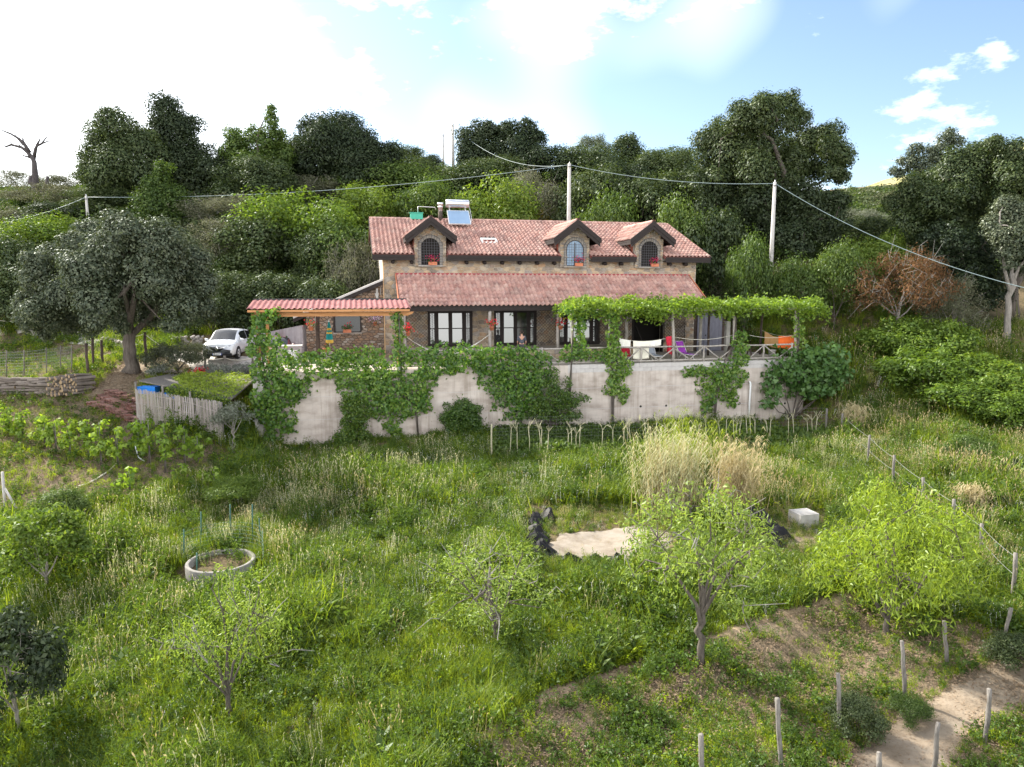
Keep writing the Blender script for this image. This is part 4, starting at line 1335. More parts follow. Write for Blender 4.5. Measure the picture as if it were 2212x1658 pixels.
for x in (-0.55, 0.55):
    lg.bar((x, 0.62, roof_z(8.52) - roof_z(7.9)), (x, 0.62, 1.33), 0.05, 0.05)
    lg.bar((x, -0.6, 0.0), (x, 0.62, 1.30), 0.04, 0.04)
    lg.bar((x, 0.35, 1.30), (x, 0.80, 1.30), 0.05, 0.04)
lg.build('stand', M['alu'], hp_)
MB().tube([(0.74, -0.5, 0.1), (0.86, -0.2, 0.5), (0.84, 0.4, 1.2), (0.78, 0.5, 1.4)], 0.02, 6).build('pipe', M['steel'], hp_, True)

fl = house_thing('chimney_flue', 'round steel chimney flue with a capped top beside the solar heater', 'chimney', 3.5, 9.2, 8.95)
MB().tube([(0, 0, -0.1), (0, 0, 0.62)], 0.155, 14).build('masonry_collar', M['dark_joint'], fl, True)
MB().lathe([(0.14, 0.6), (0.15, 0.62), (0.15, 0.86), (0.18, 0.87), (0.18, 0.95), (0.16, 0.96), (0.16, 1.02), (0.22, 1.03), (0.22, 1.19), (0.20, 1.21), (0, 1.22)], 16).build('steel_cap', M['steel'], fl, True)

gb = house_thing('green_metal_box', 'green metal box sitting on the roof behind the first dormer', 'metal box', 1.84, 9.2, 8.99)
MB().box(-0.42, 0.42, -0.2, 0.25, 0, 0.42).build('box_body', M['green_paint'], gb)
MB().box(-0.47, 0.47, -0.25, 0.30, 0.425, 0.46).build('lid', M['green_paint'], gb)
MB().tube([(0.1, 0, 0.46), (0.1, 0, 0.82), (0.16, 0, 0.88), (1.3, 0.1, 0.86), (1.36, 0.1, 0.7)], 0.025, 7).build('pipe', M['alu'], gb, True)

# ------------------------------------------------------------------ flower pots
def pot_mesh(r=0.13, h=0.22):
    return MB().lathe([(0.0, 0.0), (r * 0.7, 0.0), (r * 0.95, h * 0.8), (r * 1.08, h * 0.8), (r * 1.08, h), (r * 0.9, h), (r * 0.85, h * 0.9), (0, h * 0.88)], 14)
def flower_pot(name, label, loc, mflower, group, r=0.13, spread=0.28, nl=60, nf=60, box=None, seed=1, cat='flower pot'):
    o = thing(name, label, cat, loc, HA, group)
    gg = np.random.default_rng(seed)
    if box:
        MB().box(-box, box, -0.1, 0.1, 0, 0.2).build('planter', M['terracotta'], o); h = 0.2
    else:
        pot_mesh(r).build('pot', M['terracotta'], o, True); h = 0.22
    wx = box or spread * 0.7
    P = gg.normal(size=(nl, 3)) * np.array([wx * 0.7, spread * 0.35, spread * 0.35]) + np.array([0, 0, h + spread * 0.4])
    V, k = leaves(gg, P, rdirs(gg, nl) + np.array([0, -0.3, 0.5]), 0.10, 0.8)
    link('leaves', np_mesh('leaves', V, k, L['mid']), o)
    P = gg.normal(size=(nf, 3)) * np.array([wx * 0.8, spread * 0.3, spread * 0.38]) + np.array([0, -0.06, h + spread * 0.75])
    V, k = leaves(gg, P, rdirs(gg, nf) + np.array([0, -0.8, 0.2]), 0.085, 0.9)
    link('blossom', np_mesh('blossom', V, k, M[mflower]), o)
    return o
for i, c in enumerate(DORM):
    flower_pot('geranium_planter', ['terracotta planter of crimson geraniums in the left dormer window', 'terracotta planter of crimson geraniums in the blue middle dormer window', 'terracotta planter of crimson geraniums in the right dormer window'][i],
               HW(c + 0.12 + 0.12 * i, 2.79, 5.66), 'crimson_flower', 'flowers in the dormer windows', spread=0.30, box=0.26, seed=20 + i, nf=70, cat='planter')

# ------------------------------------------------------------------ stone annex with lean-to roof
ann = thing('stone_annex', 'dark rubble-stone annex with a lean-to roof at the left end of the farmhouse', 'annex', HW(-0.82, 3.0, 0), HA)
g = np.random.default_rng(12)
AW = -4.6
aw = MB().prism([(AW, -0.2), (0, -0.2), (0, 4.62), (AW, 2.66)], 'y', 0.02, 0.4)
aw.box(AW, AW + 0.35, 0.4, 5.0, -0.2, 2.6)
awall = aw.build('wall', M['dark_joint'], ann)
def akeep(x, z):
    if z > 4.5 + x * 0.428: return False
    return not (-3.02 < x < -1.32 and 1.58 < z < 2.70)
stones(awall, g, [(AW, 0.0, 0.0, 4.6)], 0.02, 0.27, 0.155, 'rubble', 0.04, 0.014, akeep, budget='annex', jit=0.30)
sl_ = (4.80 - 2.55) / (5.1)
rf = MB().prism([(-5.3, 2.58), (0.0, 4.84), (0.0, 4.72), (-5.3, 2.46)], 'y', -0.35, 5.0)
rfo = rf.build('roof', M['block'], ann)
MB().prism([(-5.32, 2.50), (0.0, 4.75), (0.0, 4.48), (-5.32, 2.23)], 'y', -0.30, -0.22).build('verge_board', M['dark_wood'], rfo)
MB().box(-3.02, -1.32, -0.03, 0.018, 1.50, 1.58).build('sill', M['grey_stone'], ann)
wf = MB()
for a, b_, z0, z1 in ((-2.98, -2.88, 1.58, 2.70), (-1.42, -1.34, 1.58, 2.70), (-2.98, -1.34, 2.62, 2.70), (-2.98, -1.34, 1.58, 1.64)):
    wf.box(a, b_, -0.02, 0.02, z0, z1)
wfo = wf.build('window', M['dark_wood'], ann)
MB().add([(-2.88, -0.016, 1.64), (-1.42, -0.016, 1.64), (-1.42, 0.017, 2.62), (-2.88, 0.017, 2.62)], [(0, 1, 2, 3)]).build('pane', M['dark_glass'], wfo)
lamp = MB().box(-0.42, -0.30, -0.12, 0.0, 3.9, 4.25)
lamp.box(-0.16, -0.13, -0.08, 0.0, 3.85, 4.3)
lamp.prism([(-0.5, 3.95), (-0.26, 3.95), (-0.30, 3.65), (-0.42, 3.65)], 'y', -0.14, -0.02)
lamp.build('outdoor_lamp', M['white_concrete'], ann)
flower_pot('geranium_planter', 'long terracotta planter on the annex window sill', HW(-0.82 - 2.2, 2.86, 1.58), 'red_flower', None, box=0.24, spread=0.26, nl=110, nf=12, seed=31, cat='planter')

# grey retaining wall behind the car park
p0, p1 = HW(-5.5, 3.4), at(500, 715, 47.5)
gw = MB()
nseg = 6
d_ = (p1 - p0) / nseg
perp = unit(np.array([[-d_[1], d_[0], 0]]))[0] * 0.2
for k in range(nseg):
    a, b_ = p0 + d_ * k, p0 + d_ * (k + 1)
    za, zb = 2.05 - 0.20 * k, 2.05 - 0.20 * (k + 1)
    q = [a - perp, b_ - perp, b_ + perp, a + perp]
    lo = [(p[0], p[1], -0.6) for p in q]; hi = [(p[0], p[1], z) for p, z in zip(q, (za, zb, zb, za))]
    gw.add(lo + hi, [(0, 3, 2, 1), (4, 5, 6, 7), (0, 1, 5, 4), (2, 3, 7, 6)] + ([(3, 0, 4, 7)] if k == 0 else []) + ([(1, 2, 6, 5)] if k == nseg - 1 else []))
tag(gw.build('concrete_wall', M['grey_plaster']), 'stained lavender-grey concrete wall behind the parked cars', 'wall')

# ------------------------------------------------------------------ terrace
tw = thing('retaining_wall', 'long pale concrete retaining wall under the terrace, hung with vines', 'wall', (H0[0], H0[1], 0), HA)
mb = MB()
mb.box(-7.64, 9.0, -3.60, -3.22, -5.2, -0.02)
mb.box(9.0, 23.93, -3.60, -3.22, -5.2, -0.44)
mb.box(-7.64, -7.26, -3.22, 2.6, -5.2, -0.02)
mb.box(23.55, 23.93, -3.22, 4.0, -5.2, -0.44)
mb.build('wall_body', M['concrete'], tw)
bm_cache = {}
for row, z0 in enumerate((-0.44, -0.22)):
    x = 9.0 + (0.25 if row else 0.0)
    if row:
        MB().box(9.0, 9.245, -3.60, -3.225, z0 + 0.002, z0 + 0.218).build('block', M['block'], tw)
    while x < 23.90:
        w_ = min(0.5, 23.93 - x)
        if w_ < 0.1: break
        key = round(w_, 2)
        if key not in bm_cache:
            bm_cache[key] = MB().box(0.004, w_ - 0.004, 0, 0.375, 0.003, 0.217).mesh('block', M['block'])
        link('block', bm_cache[key], tw, (x, -3.60 + rnd.uniform(-0.008, 0.006), z0))
        x += w_
MB().box(9.0, 23.93, -3.59, -3.225, -0.001, 0.012).build('coping', M['white_concrete'], tw)
for ox, oy in ((1384, 878.5), (1439, 877), (1598, 872), (1695.5, 872)):
    s_, z_ = SZ(ox, oy, -3.61)
    q = MB().lathe([(0.07, 0.0), (0.05, 0.0), (0.05, 0.02), (0.0, 0.02)], 12)
    q.v = [(v_[0] + s_, -3.607 + v_[2] * 0.2, v_[1] + z_) for v_ in q.v]
    q.build('weep_hole', M['interior'], tw)
s_, z_ = SZ(1620, 826, -3.7)
MB().tube([(s_ - 0.0, -3.58, z_ + 0.02), (s_, -3.72, z_), (s_ + 0.02, -3.74, z_ - 0.15), (s_ + 0.02, -3.72, -3.9)], 0.055, 10).build('downpipe', M['white_plastic'], tw, True)
for zz in (-1.35, -2.55):                       # shuttering lines left by the formwork
    MB().box(-7.6, 23.9, -3.606, -3.598, zz, zz + 0.02).build('shutter_line', M['block'], tw)
MB().box(-7.70, -7.22, -3.66, -3.2, -5.2, -0.02).build('corner_pillar', M['white_concrete'], tw)
tag(MB().box(-7.26, 23.55, -3.22, WT + 0.03, -0.2, -0.003).build('terrace_floor', M['terrace'], None, loc=(H0[0], H0[1], 0), rotz=HA), kind='structure')

# ------------------------------------------------------------------ timber pergola with corrugated roof
pg = thing('timber_pergola', 'larch timber pergola with a pink corrugated roof over the left terrace', 'pergola', (H0[0], H0[1], 0), HA)
for s_, t_, z1 in ((-7.36, -3.45, 2.85), (-0.29, -3.45, 2.85), (-7.15, -1.3, 3.2), (-0.2, -1.3, 3.2)):
    z0 = 0.18 if t_ < -3 else 0.0
    MB().box(s_ - 0.08, s_ + 0.08, t_ - 0.08, t_ + 0.08, z0, z1).build('post', M['larch'], pg)
    if t_ < -3:
        MB().box(s_ - 0.11, s_ + 0.11, t_ - 0.11, t_ + 0.11, -0.02, 0.175).build('tile_plinth', M['tile_blue_white'], pg)
MB().tube([(-4.6, 0.0, 0), (-4.62, 0.0, 1.6), (-4.58, 0, 3.4)], [0.13, 0.125, 0.12], 10).build('dark_post', M['dark_log'], pg, True)
MB().box(-7.62, 0.22, -3.53, -3.37, 2.82, 3.03).build('beam', M['larch'], pg)
MB().prism([(0.22, 2.85), (0.22, 3.03), (0.52, 3.03), (0.42, 2.92)], 'y', -3.53, -3.37).build('beam_tip', M['larch'], pg)
MB().box(-7.62, 0.3, -1.38, -1.22, 3.17, 3.36).build('beam', M['larch'], pg)
RS = (3.62 - 3.23) / 2.55
for x in np.arange(-7.5, 0.3, 0.97):
    MB().bar((x, -3.75, 3.10), (x, -1.15, 3.10 + RS * 2.6), 0.07, 0.10).build('rafter', M['dark_wood'], pg)
MB().box(-7.78, 0.28, -3.80, -3.76, 3.06, 3.17).build('eave_board', M['larch'], pg)
xs = np.arange(-7.83, 0.321, 0.0225)
for j in range(4):
    a, b_ = -7.83 + j * 2.04, -7.83 + (j + 1) * 2.04
    xx = np.linspace(a, b_, 92)
    rows = 9
    vs, fs = [], []
    for r_ in range(rows + 1):
        for half in (0, 1):
            if r_ == rows and half: continue
            yy = -3.84 + 2.62 * (r_ + half * 0.92) / rows
            for x in xx:
                ph = ((x + 7.83) / 0.272) % 1.0
                zz = 0.055 * (0.5 - 0.5 * math.cos(2 * math.pi * ph))
                vs.append((x, yy, 3.20 + RS * (yy + 3.84) + zz + (0.014 if half == 0 else 0.0)))
    nl_ = len(vs) // len(xx)
    for r_ in range(nl_ - 1):
        for i in range(len(xx) - 1):
            fs.append((r_ * len(xx) + i, r_ * len(xx) + i + 1, (r_ + 1) * len(xx) + i + 1, (r_ + 1) * len(xx) + i))
    MB().add(vs, fs).build('roof_sheet', M['sheet_tile'], pg, True)
MB().box(-7.8, 0.30, -1.26, -1.20, 3.60, 3.70).build('ridge_strip', M['iron'], pg)

# ------------------------------------------------------------------ rustic log railing and vine pergola frame
def log(a, b_, r, name, parent, mt='log', n=8):
    a, b_ = np.array(a, dtype=float), np.array(b_, dtype=float)
    k = 5
    pts = [a + (b_ - a) * i / k + (rng.normal(size=3) * r * 0.18 if 0 < i < k else 0) for i in range(k + 1)]
    return MB().tube(pts, [r * rng.uniform(0.9, 1.1) for _ in pts], n).build(name, M[mt], parent, True)
rail = thing('log_railing', 'rustic log railing with zigzag braces along the terrace edge', 'railing', (H0[0], H0[1], 0), HA)
bays = [-0.1, 3.8, 7.65, 11.5, 15.45, 19.3, 23.2]
for i, s_ in enumerate(bays):
    if i not in (4,):
        log((s_ - 0.12, -3.42, 0.0), (s_ - 0.12, -3.42, 1.0), 0.06, 'post', rail)
for a, b_ in zip(bays[:-1], bays[1:]):
    md = (a + b_) / 2 - 0.05
    log((a, -3.42, 0.90), (b_, -3.42, 0.92), 0.048, 'rail', rail)
    log((a, -3.42, 0.12), (b_, -3.42, 0.13), 0.045, 'rail', rail)
    log((md, -3.42, 0.02), (md, -3.42, 0.9), 0.055, 'post', rail)
    for x0, z0, x1, z1 in ((a + 0.05, 0.78, a + 0.95, 0.16), (a + 1.0, 0.16, md - 0.08, 0.84), (md + 0.08, 0.84, b_ - 1.0, 0.16), (b_ - 0.95, 0.16, b_ - 0.1, 0.78)):
        log((x0, -3.45, z0), (x1, -3.45, z1), 0.036, 'brace', rail)

vp = thing('log_pergola', 'rustic log pergola frame carrying the grapevine over the right terrace', 'pergola', (H0[0], H0[1], 0), HA)
VPX = [9.35, 11.55, 15.42, 19.3, 23.4]
for s_ in VPX:
    log((s_ + 0.05, -3.32, 0.0), (s_ - 0.08, -3.32, 3.05), 0.085, 'post', vp)
for s_ in (19.4, 23.1):
    log((s_, 0.0, 0.0), (s_, 0.0, 2.95), 0.075, 'post', vp, 'dark_log')
for a, b_ in ((9.0, 12.2), (11.9, 16.2), (15.6, 20.0), (19.3, 24.6)):
    log((a, -3.32, 2.98 + rng.uniform(-.04, .06)), (b_, -3.32, 3.04 + rng.uniform(-.04, .06)), 0.055, 'front_beam', vp)
log((18.5, 0.0, 2.98), (24.4, 0.0, 2.98), 0.06, 'back_beam', vp, 'dark_log')
for s_ in np.arange(9.4, 24.6, 1.25):
    log((s_, -3.75, 3.08), (s_ + rng.uniform(-.2, .2), 0.3 if s_ > 18.5 else -0.1, 3.12), 0.04, 'cross_pole', vp)

# ------------------------------------------------------------------ grapevines
def blob_points(g, blobs, t, thick, dens):
    """leaf points on lumpy pads given as photo ellipses on the plane t of the house frame."""
    Ps = []
    for bx, by, rx, ry in blobs:
        rx, ry = rx * 0.86, ry * 0.86
        s0, z0 = SZ(bx, by, t)
        s1, _ = SZ(bx + rx, by, t)
        _, z1 = SZ(bx, by - ry, t)
        a, b_ = s1 - s0, z1 - z0
        n_ = int(max(12, math.pi * a * b_ * dens))
        r = np.sqrt(g.uniform(0, 1, n_)); an = g.uniform(0, 2 * math.pi, n_)
        r = r * (1 + 0.22 * np.sin(an * 3 + g.uniform(0, 6)) + 0.15 * np.sin(an * 5 + g.uniform(0, 6)))
        out_ = g.uniform(0, 1, n_) < 0.07
        r = np.where(out_, r * g.uniform(1.0, 1.5, n_), r)
        bulge = np.sqrt(np.maximum(0.0, 1 - np.minimum(1, r) ** 2))
        P = np.stack([s0 + a * r * np.cos(an), t - thick * bulge * g.uniform(0.15, 1.0, n_) - 0.03, z0 + b_ * r * np.sin(an)], 1)
        Ps.append(P)
    return np.concatenate(Ps)

def vine(label, blobs, stem, t=-3.62, thick=0.5, dens=210, size=0.135, mt='vine', group='grapevines on the terrace wall', seed=1, extra=None, extra_mt='vine_light', name='grapevine'):
    gg = np.random.default_rng(seed)
    base = np.array([stem[0][0], stem[0][1], stem[0][2]])
    o = thing(name, label, 'vine', HW(*base), HA, group)
    P = blob_points(gg, blobs, t, thick, dens) - base
    N = np.array([0, -0.75, 0.45]) + 0.55 * gg.normal(size=P.shape)
    V, k = leaves(gg, P, N, size, 0.9, 0.5, 'lobed')
    link('foliage', np_mesh('foliage', V, k, L[mt]), o)
    if extra is not None:
        P2, N2 = extra
        V, k = leaves(gg, P2 - base, N2, size, 0.9, 0.25, 'lobed')
        link('canopy_foliage', np_mesh('canopy_foliage', V, k, L[extra_mt]), o)
    st = MB()
    pts = [np.array(p) - base for p in stem]
    for q in range(2):
        w_ = [p + gg.normal(size=3) * 0.05 * (i > 0) for i, p in enumerate(pts)]
        st.tube(w_, [0.05 - 0.02 * i / len(w_) for i in range(len(w_))], 6)
    st.build('stem', M['bark'], o, True)
    return o

gnd = lambda s, t: gz(*HW(s, t)[:2])
vine('tall bushy grapevine climbing the left corner pillar and timber post',
     [(572, 690, 32, 22), (590, 676, 24, 14), (562, 720, 26, 34), (552, 752, 24, 26), (585, 742, 28, 24), (600, 775, 40, 32), (560, 800, 24, 28), (610, 815, 52, 46), (600, 855, 46, 42), (575, 885, 36, 36), (605, 912, 42, 42), (585, 945, 24, 22), (640, 840, 34, 34), (560, 860, 22, 26)],
     [(-6.9, -3.75, gnd(-6.9, -3.9)), (-6.9, -3.75, -2), (-7.1, -3.75, 0), (-7.3, -3.6, 2.8)], seed=41, mt='vine', thick=0.7)
vine('dense grapevine spilling over the wall beneath the timber pergola',
     [(650, 775, 40, 22), (700, 772, 46, 22), (750, 775, 46, 24), (800, 772, 46, 22), (690, 800, 44, 26), (760, 808, 50, 34), (820, 805, 50, 36), (790, 845, 60, 36), (850, 845, 52, 40), (900, 830, 46, 40), (870, 880, 48, 30), (820, 880, 42, 26), (910, 865, 30, 30), (850, 918, 22, 28), (858, 940, 14, 14), (740, 770, 30, 16)],
     [(0.6, -3.75, gnd(.6, -3.9)), (0.5, -3.75, -2), (-1, -3.75, -0.6), (-2, -3.7, 0.6)], seed=42)
vine('slim grapevine wound up the right timber post of the pergola',
     [(858, 685, 16, 16), (860, 706, 15, 18), (862, 730, 14, 20), (860, 752, 18, 16), (868, 775, 30, 20)],
     [(-0.2, -3.62, -0.3), (-0.25, -3.62, 1.2), (-0.3, -3.6, 2.9)], seed=43, thick=0.25, t=-3.5)
vine('long grapevine draped along the terrace edge in front of the windows',
     [(900, 770, 46, 22), (950, 765, 46, 22), (1000, 768, 50, 26), (940, 795, 50, 26), (1050, 765, 46, 22), (1100, 762, 46, 22), (1060, 800, 44, 36), (1110, 805, 52, 42), (1150, 775, 46, 28), (1090, 845, 44, 40), (1140, 845, 40, 40), (1120, 885, 36, 28), (985, 788, 34, 20), (1160, 815, 34, 30), (1030, 785, 26, 20)],
     [(6.3, -3.75, gnd(6.3, -3.9)), (6.2, -3.75, -2), (6, -3.75, -0.6), (5, -3.7, 0.6)], seed=44)
# pergola vine: canopy over the logs
gg = np.random.default_rng(45)
def canopy(s0, s1, n_, seed):
    g2 = np.random.default_rng(seed)
    s = g2.uniform(s0, s1, n_)
    t = -3.95 + 3.9 * g2.uniform(0, 1, n_) ** 1.3
    t = np.where(s < 18.5, np.minimum(t, -0.35), t)
    top = 3.46 + 0.34 * fbm(s * 1.0, t * 1.5, 21, 3, 0.30)
    z = top - 0.55 * g2.uniform(0, 1, n_) ** 1.6 + 0.16 * g2.normal(size=n_) * (g2.uniform(0, 1, n_) < 0.2)
    z = z - np.where((t < -3.5) & (g2.uniform(0, 1, n_) < 0.35), g2.uniform(0, 0.45, n_), 0)
    e = np.minimum(1, np.minimum(s - s0, s1 - s) / 0.8 + 0.2)
    z = z - (1 - np.clip(e, 0, 1)) * 0.35
    P = np.stack([s, t, z], 1)
    N = np.array([0, -0.25, 0.9]) + 0.5 * g2.normal(size=P.shape)
    return P, N
vine('leafy grapevine climbing to the left corner of the log pergola',
     [(1250, 680, 24, 16), (1252, 705, 16, 22), (1250, 735, 17, 24), (1258, 762, 22, 18), (1230, 765, 30, 20), (1290, 768, 30, 16), (1320, 765, 24, 20), (1225, 668, 16, 10), (1300, 676, 40, 12)],
     [(9.0, -3.7, gnd(9, -3.9)), (9.1, -3.7, -1.2), (9.3, -3.5, 1), (9.35, -3.4, 3.1)], seed=46, thick=0.4, t=-3.4, extra=canopy(9.0, 14.5, 5600, 61))
vine('grapevine hanging in a long tress beside the washing line',
     [(1322, 690, 20, 20), (1325, 720, 17, 24), (1322, 750, 18, 24), (1330, 780, 26, 18), (1335, 805, 30, 22), (1322, 835, 22, 26), (1345, 850, 16, 24), (1350, 785, 20, 14)],
     [(11.65, -3.75, gnd(11.65, -3.9)), (11.6, -3.72, -1.5), (11.5, -3.6, 1), (11.5, -3.4, 3.1)], seed=47, thick=0.35, t=-3.58, extra=canopy(13.5, 19.5, 6000, 62))
vine('grapevine cascading down the wall left of the downpipe',
     [(1598, 725, 18, 16), (1596, 750, 20, 18), (1594, 775, 26, 20), (1560, 800, 40, 20), (1510, 800, 36, 14), (1485, 805, 20, 10), (1545, 825, 40, 24), (1585, 815, 34, 26), (1530, 855, 24, 26), (1570, 850, 26, 20), (1522, 880, 14, 18), (1580, 868, 14, 14)],
     [(18.0, -3.75, gnd(18, -3.9)), (18.0, -3.72, -2), (18.6, -3.7, 0), (19.3, -3.5, 1.2), (19.3, -3.4, 3.0)], seed=48, thick=0.4, t=-3.6, extra=canopy(18.5, 25.3, 6600, 63))
vine('grapevine wrapped round the right end post of the log pergola',
     [(1722, 690, 18, 18), (1724, 715, 16, 20), (1728, 742, 18, 18), (1745, 680, 22, 16), (1760, 668, 22, 12)],
     [(23.5, -3.45, -0.1), (23.45, -3.45, 1.2), (23.4, -3.4, 3.0)], seed=49, thick=0.3, t=-3.3, dens=130)

# ------------------------------------------------------------------ shrubs and fig at the foot of the wall
def wall_shrub(name, label, cat, blobs, stem, t, thick, dens, size, mt, seed, aspect=0.5, kind='rhomb', group=None, normal=(0, -0.4, 0.5)):
    gg = np.random.default_rng(seed)
    base = np.array(stem[0])
    o = thing(name, label, cat, HW(*base), HA, group)
    P = blob_points(gg, blobs, t, thick, dens)
    P[:, 1] += gg.uniform(-1, 1, len(P)) * thick * 0.4
    N = np.array(normal) + 0.7 * gg.normal(size=P.shape)
    V, k = leaves(gg, P - base, N, size, aspect, 0.2, kind)
    link('crown', np_mesh('crown', V, k, L[mt]), o)
    st = MB()
    for bx, by, rx, ry in blobs:
        s_, z_ = SZ(bx, by, t)
        e = np.array([s_, t - thick * 0.4, z_]) - base
        m_ = e * 0.5 + gg.normal(size=3) * 0.08
        m_[2] = max(m_[2], 0.15)
        st.tube([(0, 0, -0.1), m_ * 0.5 + np.array([0, 0, 0.1]), m_, e], [0.045, 0.035, 0.025, 0.01], 6)
    st.build('trunk', M['bark'], o, True)
    return o
def wall_foot(ox, oy, t):
    s, z = SZ(ox, oy, t)
    return (s, t, gnd(s, t))
wall_shrub('citrus_shrub', 'dark green citrus shrub pressed against the wall below the vines', 'shrub',
           [(765, 895, 36, 34), (765, 935, 42, 28), (745, 950, 24, 18), (788, 950, 22, 16), (760, 870, 26, 18)], [wall_foot(765, 965, -4.2)], -3.9, 0.8, 1500, 0.12, 'citrus', 51)
wall_shrub('citrus_shrub', 'round clipped citrus tree against the pale wall', 'shrub',
           [(997, 900, 44, 36), (990, 920, 36, 24), (1010, 885, 30, 22), (975, 895, 26, 24), (1020, 915, 24, 22)], [wall_foot(999, 955, -4.3)], -4.0, 0.9, 1700, 0.11, 'citrus', 52)
wall_shrub('lemon_tree', 'straggly lemon tree with light young shoots before the wall', 'tree',
           [(1195, 860, 44, 32), (1165, 885, 36, 26), (1225, 865, 30, 18), (1255, 858, 16, 10), (1190, 830, 18, 22), (1210, 895, 40, 18), (1195, 805, 8, 16), (1240, 895, 18, 8), (1222, 825, 10, 14)], [wall_foot(1190, 915, -4.3)], -3.95, 0.9, 900, 0.12, 'citrus', 53)
wall_shrub('fig_tree', 'big-leaved fig tree growing against the right end of the wall', 'tree',
           [(1680, 800, 38, 34), (1720, 810, 40, 36), (1765, 790, 44, 36), (1800, 805, 34, 34), (1740, 840, 44, 26), (1790, 765, 36, 26), (1780, 835, 34, 26), (1660, 840, 24, 20), (1720, 770, 30, 22), (1750, 760, 20, 14), (1655, 868, 18, 14)],
           [wall_foot(1710, 905, -4.0)], -3.75, 1.1, 120, 0.23, 'fig', 54, 0.9, 'lobed')

# ------------------------------------------------------------------ washing, rope lines, chairs
def hline(a, b_, sag, n_=14):
    a, b_ = np.array(a), np.array(b_)
    return [a + (b_ - a) * i / n_ + np.array([0, 0, -sag * 4 * (i / n_) * (1 - i / n_)]) for i in range(n_ + 1)]
def hpix(ox, oy, t): s, z = SZ(ox, oy, t); return np.array([s, t, z])
def cord(name, label, pts, r, mt='rope', cat='rope', group=None):
    W_ = [HW(*p) for p in pts]
    b0 = W_[0]
    return tag(MB().tube([w - b0 for w in W_], r, 5).build(name, M[mt], None, True, loc=b0), label, cat, group)
def cloth(name, label, pts_top, drop, mt, t, seed, cat='towel', fold=0.03, skew=0.0, nz=10):
    """cloth hanging from a line; pts_top: list of (s,z) along the top."""
    gg = np.random.default_rng(seed)
    n_ = 22
    ss = np.interp(np.linspace(0, 1, n_), np.linspace(0, 1, len(pts_top)), [p[0] for p in pts_top])
    zz = np.interp(np.linspace(0, 1, n_), np.linspace(0, 1, len(pts_top)), [p[1] for p in pts_top])
    b0 = np.array([ss.mean(), t, zz.mean()])
    ph = gg.uniform(0, 6, 3)
    vs, fs = [], []
    for side in (0, 1):
        for j in range(nz + 1):
            v_ = j / nz
            for i in range(n_):
                u_ = i / (n_ - 1)
                w = fold * v_ * (math.sin(u_ * 9 + ph[0]) + 0.5 * math.sin(u_ * 17 + ph[1] + v_ * 2))
                dr = drop[0] + (drop[1] - drop[0]) * u_ + 0.02 * math.sin(u_ * 7 + ph[2])
                vs.append((ss[i] + skew * v_ + 0.02 * v_ * math.sin(u_ * 5 + ph[1]) - b0[0], w + (0.012 if side else -0.012), zz[i] - dr * v_ - b0[2]))
    m_ = (nz + 1) * n_
    for side in (0, 1):
        for j in range(nz):
            for i in range(n_ - 1):
                q = side * m_ + j * n_ + i
                f = (q, q + 1, q + n_ + 1, q + n_)
                fs.append(f if side else tuple(reversed(f)))
    for i in range(n_ - 1):
        fs.append((i, i + 1, m_ + i + 1, m_ + i))
        q = nz * n_ + i
        fs.append((q + 1, q, m_ + q, m_ + q + 1))
    return tag(MB().add(vs, fs).build(name, M[mt], None, True, loc=HW(*b0), rotz=HA), label, cat)
TL = -3.25
pA, pB = hpix(1336, 730, TL), hpix(1454, 736, TL)
pA, pB = hpix(1336, 731, TL), hpix(1450, 728, TL)
cord('clothes_line', 'white washing line sagging under white towels beside the tall vine tress', hline(pA, pB, 0.22), 0.012)
cord('clothes_line', 'empty white rope sagging between log post and cascading vine', hline(hpix(1455, 728, TL), hpix(1584, 724, TL), 0.22), 0.013)
cord('clothes_line', 'rope sagging to the right pergola end above the orange towel', hline(hpix(1617, 724, TL), hpix(1725, 722, -2.9), 0.2), 0.012)
cord('clothes_line', 'thin rope running back to the dark pergola post', hline(hpix(1646, 714, -0.1), hpix(1728, 722, -2.9), 0.22), 0.010)
def lz(s):   # height of the first line
    k = (s - pA[0]) / (pB[0] - pA[0]); return pA[2] + (pB[2] - pA[2]) * k - 0.22 * 4 * k * (1 - k)
def hang(ox0, ox1, t=TL):
    s0, s1 = SZ(ox0, 735, t)[0], SZ(ox1, 735, t)[0]
    return [(s, lz(s)) for s in np.linspace(s0, s1, 8)]
cloth('dish_towel', 'short white towel at the left end of the washing line', hang(1338, 1362), (0.55, 0.42), 'white_cloth', TL, 1)
cloth('bath_towel', 'large cream towel hanging in the middle of the washing line', hang(1368, 1402), (1.05, 1.02), 'cream_cloth', TL, 2, fold=0.02)
cloth('dish_towel', 'white towel pegged right of the large cream towel', hang(1402, 1428), (0.38, 0.36), 'white_cloth', TL, 3)
cloth('red_towel', 'crimson towel bunched over the line by the log post', [(SZ(1438, 727, TL - .06)[0], 1.48), (SZ(1450, 727, TL - .06)[0], 1.52)], (0.86, 1.16), 'red_cloth', TL - 0.08, 4, fold=0.07, skew=0.10)
sO = [SZ(1683, 727, -2.95), SZ(1726, 722, -2.95)]
cloth('beach_towel', 'orange towel hanging on the rope by the right pergola post', [sO[0], ((sO[0][0] + sO[1][0]) / 2, sO[0][1]), sO[1]], (0.72, 0.85), 'orange_cloth', -2.9, 5, fold=0.03)
sT = [SZ(1652, 716, -0.6), SZ(1690, 730, -0.6)]
cloth('beach_towel', 'tan towel hanging on the back rope left of the orange towel', [sT[0], ((sT[0][0] + sT[1][0]) / 2, sT[1][1] + 0.1), sT[1]], (0.85, 0.62), 'tan_cloth', -0.6, 6, fold=0.03)

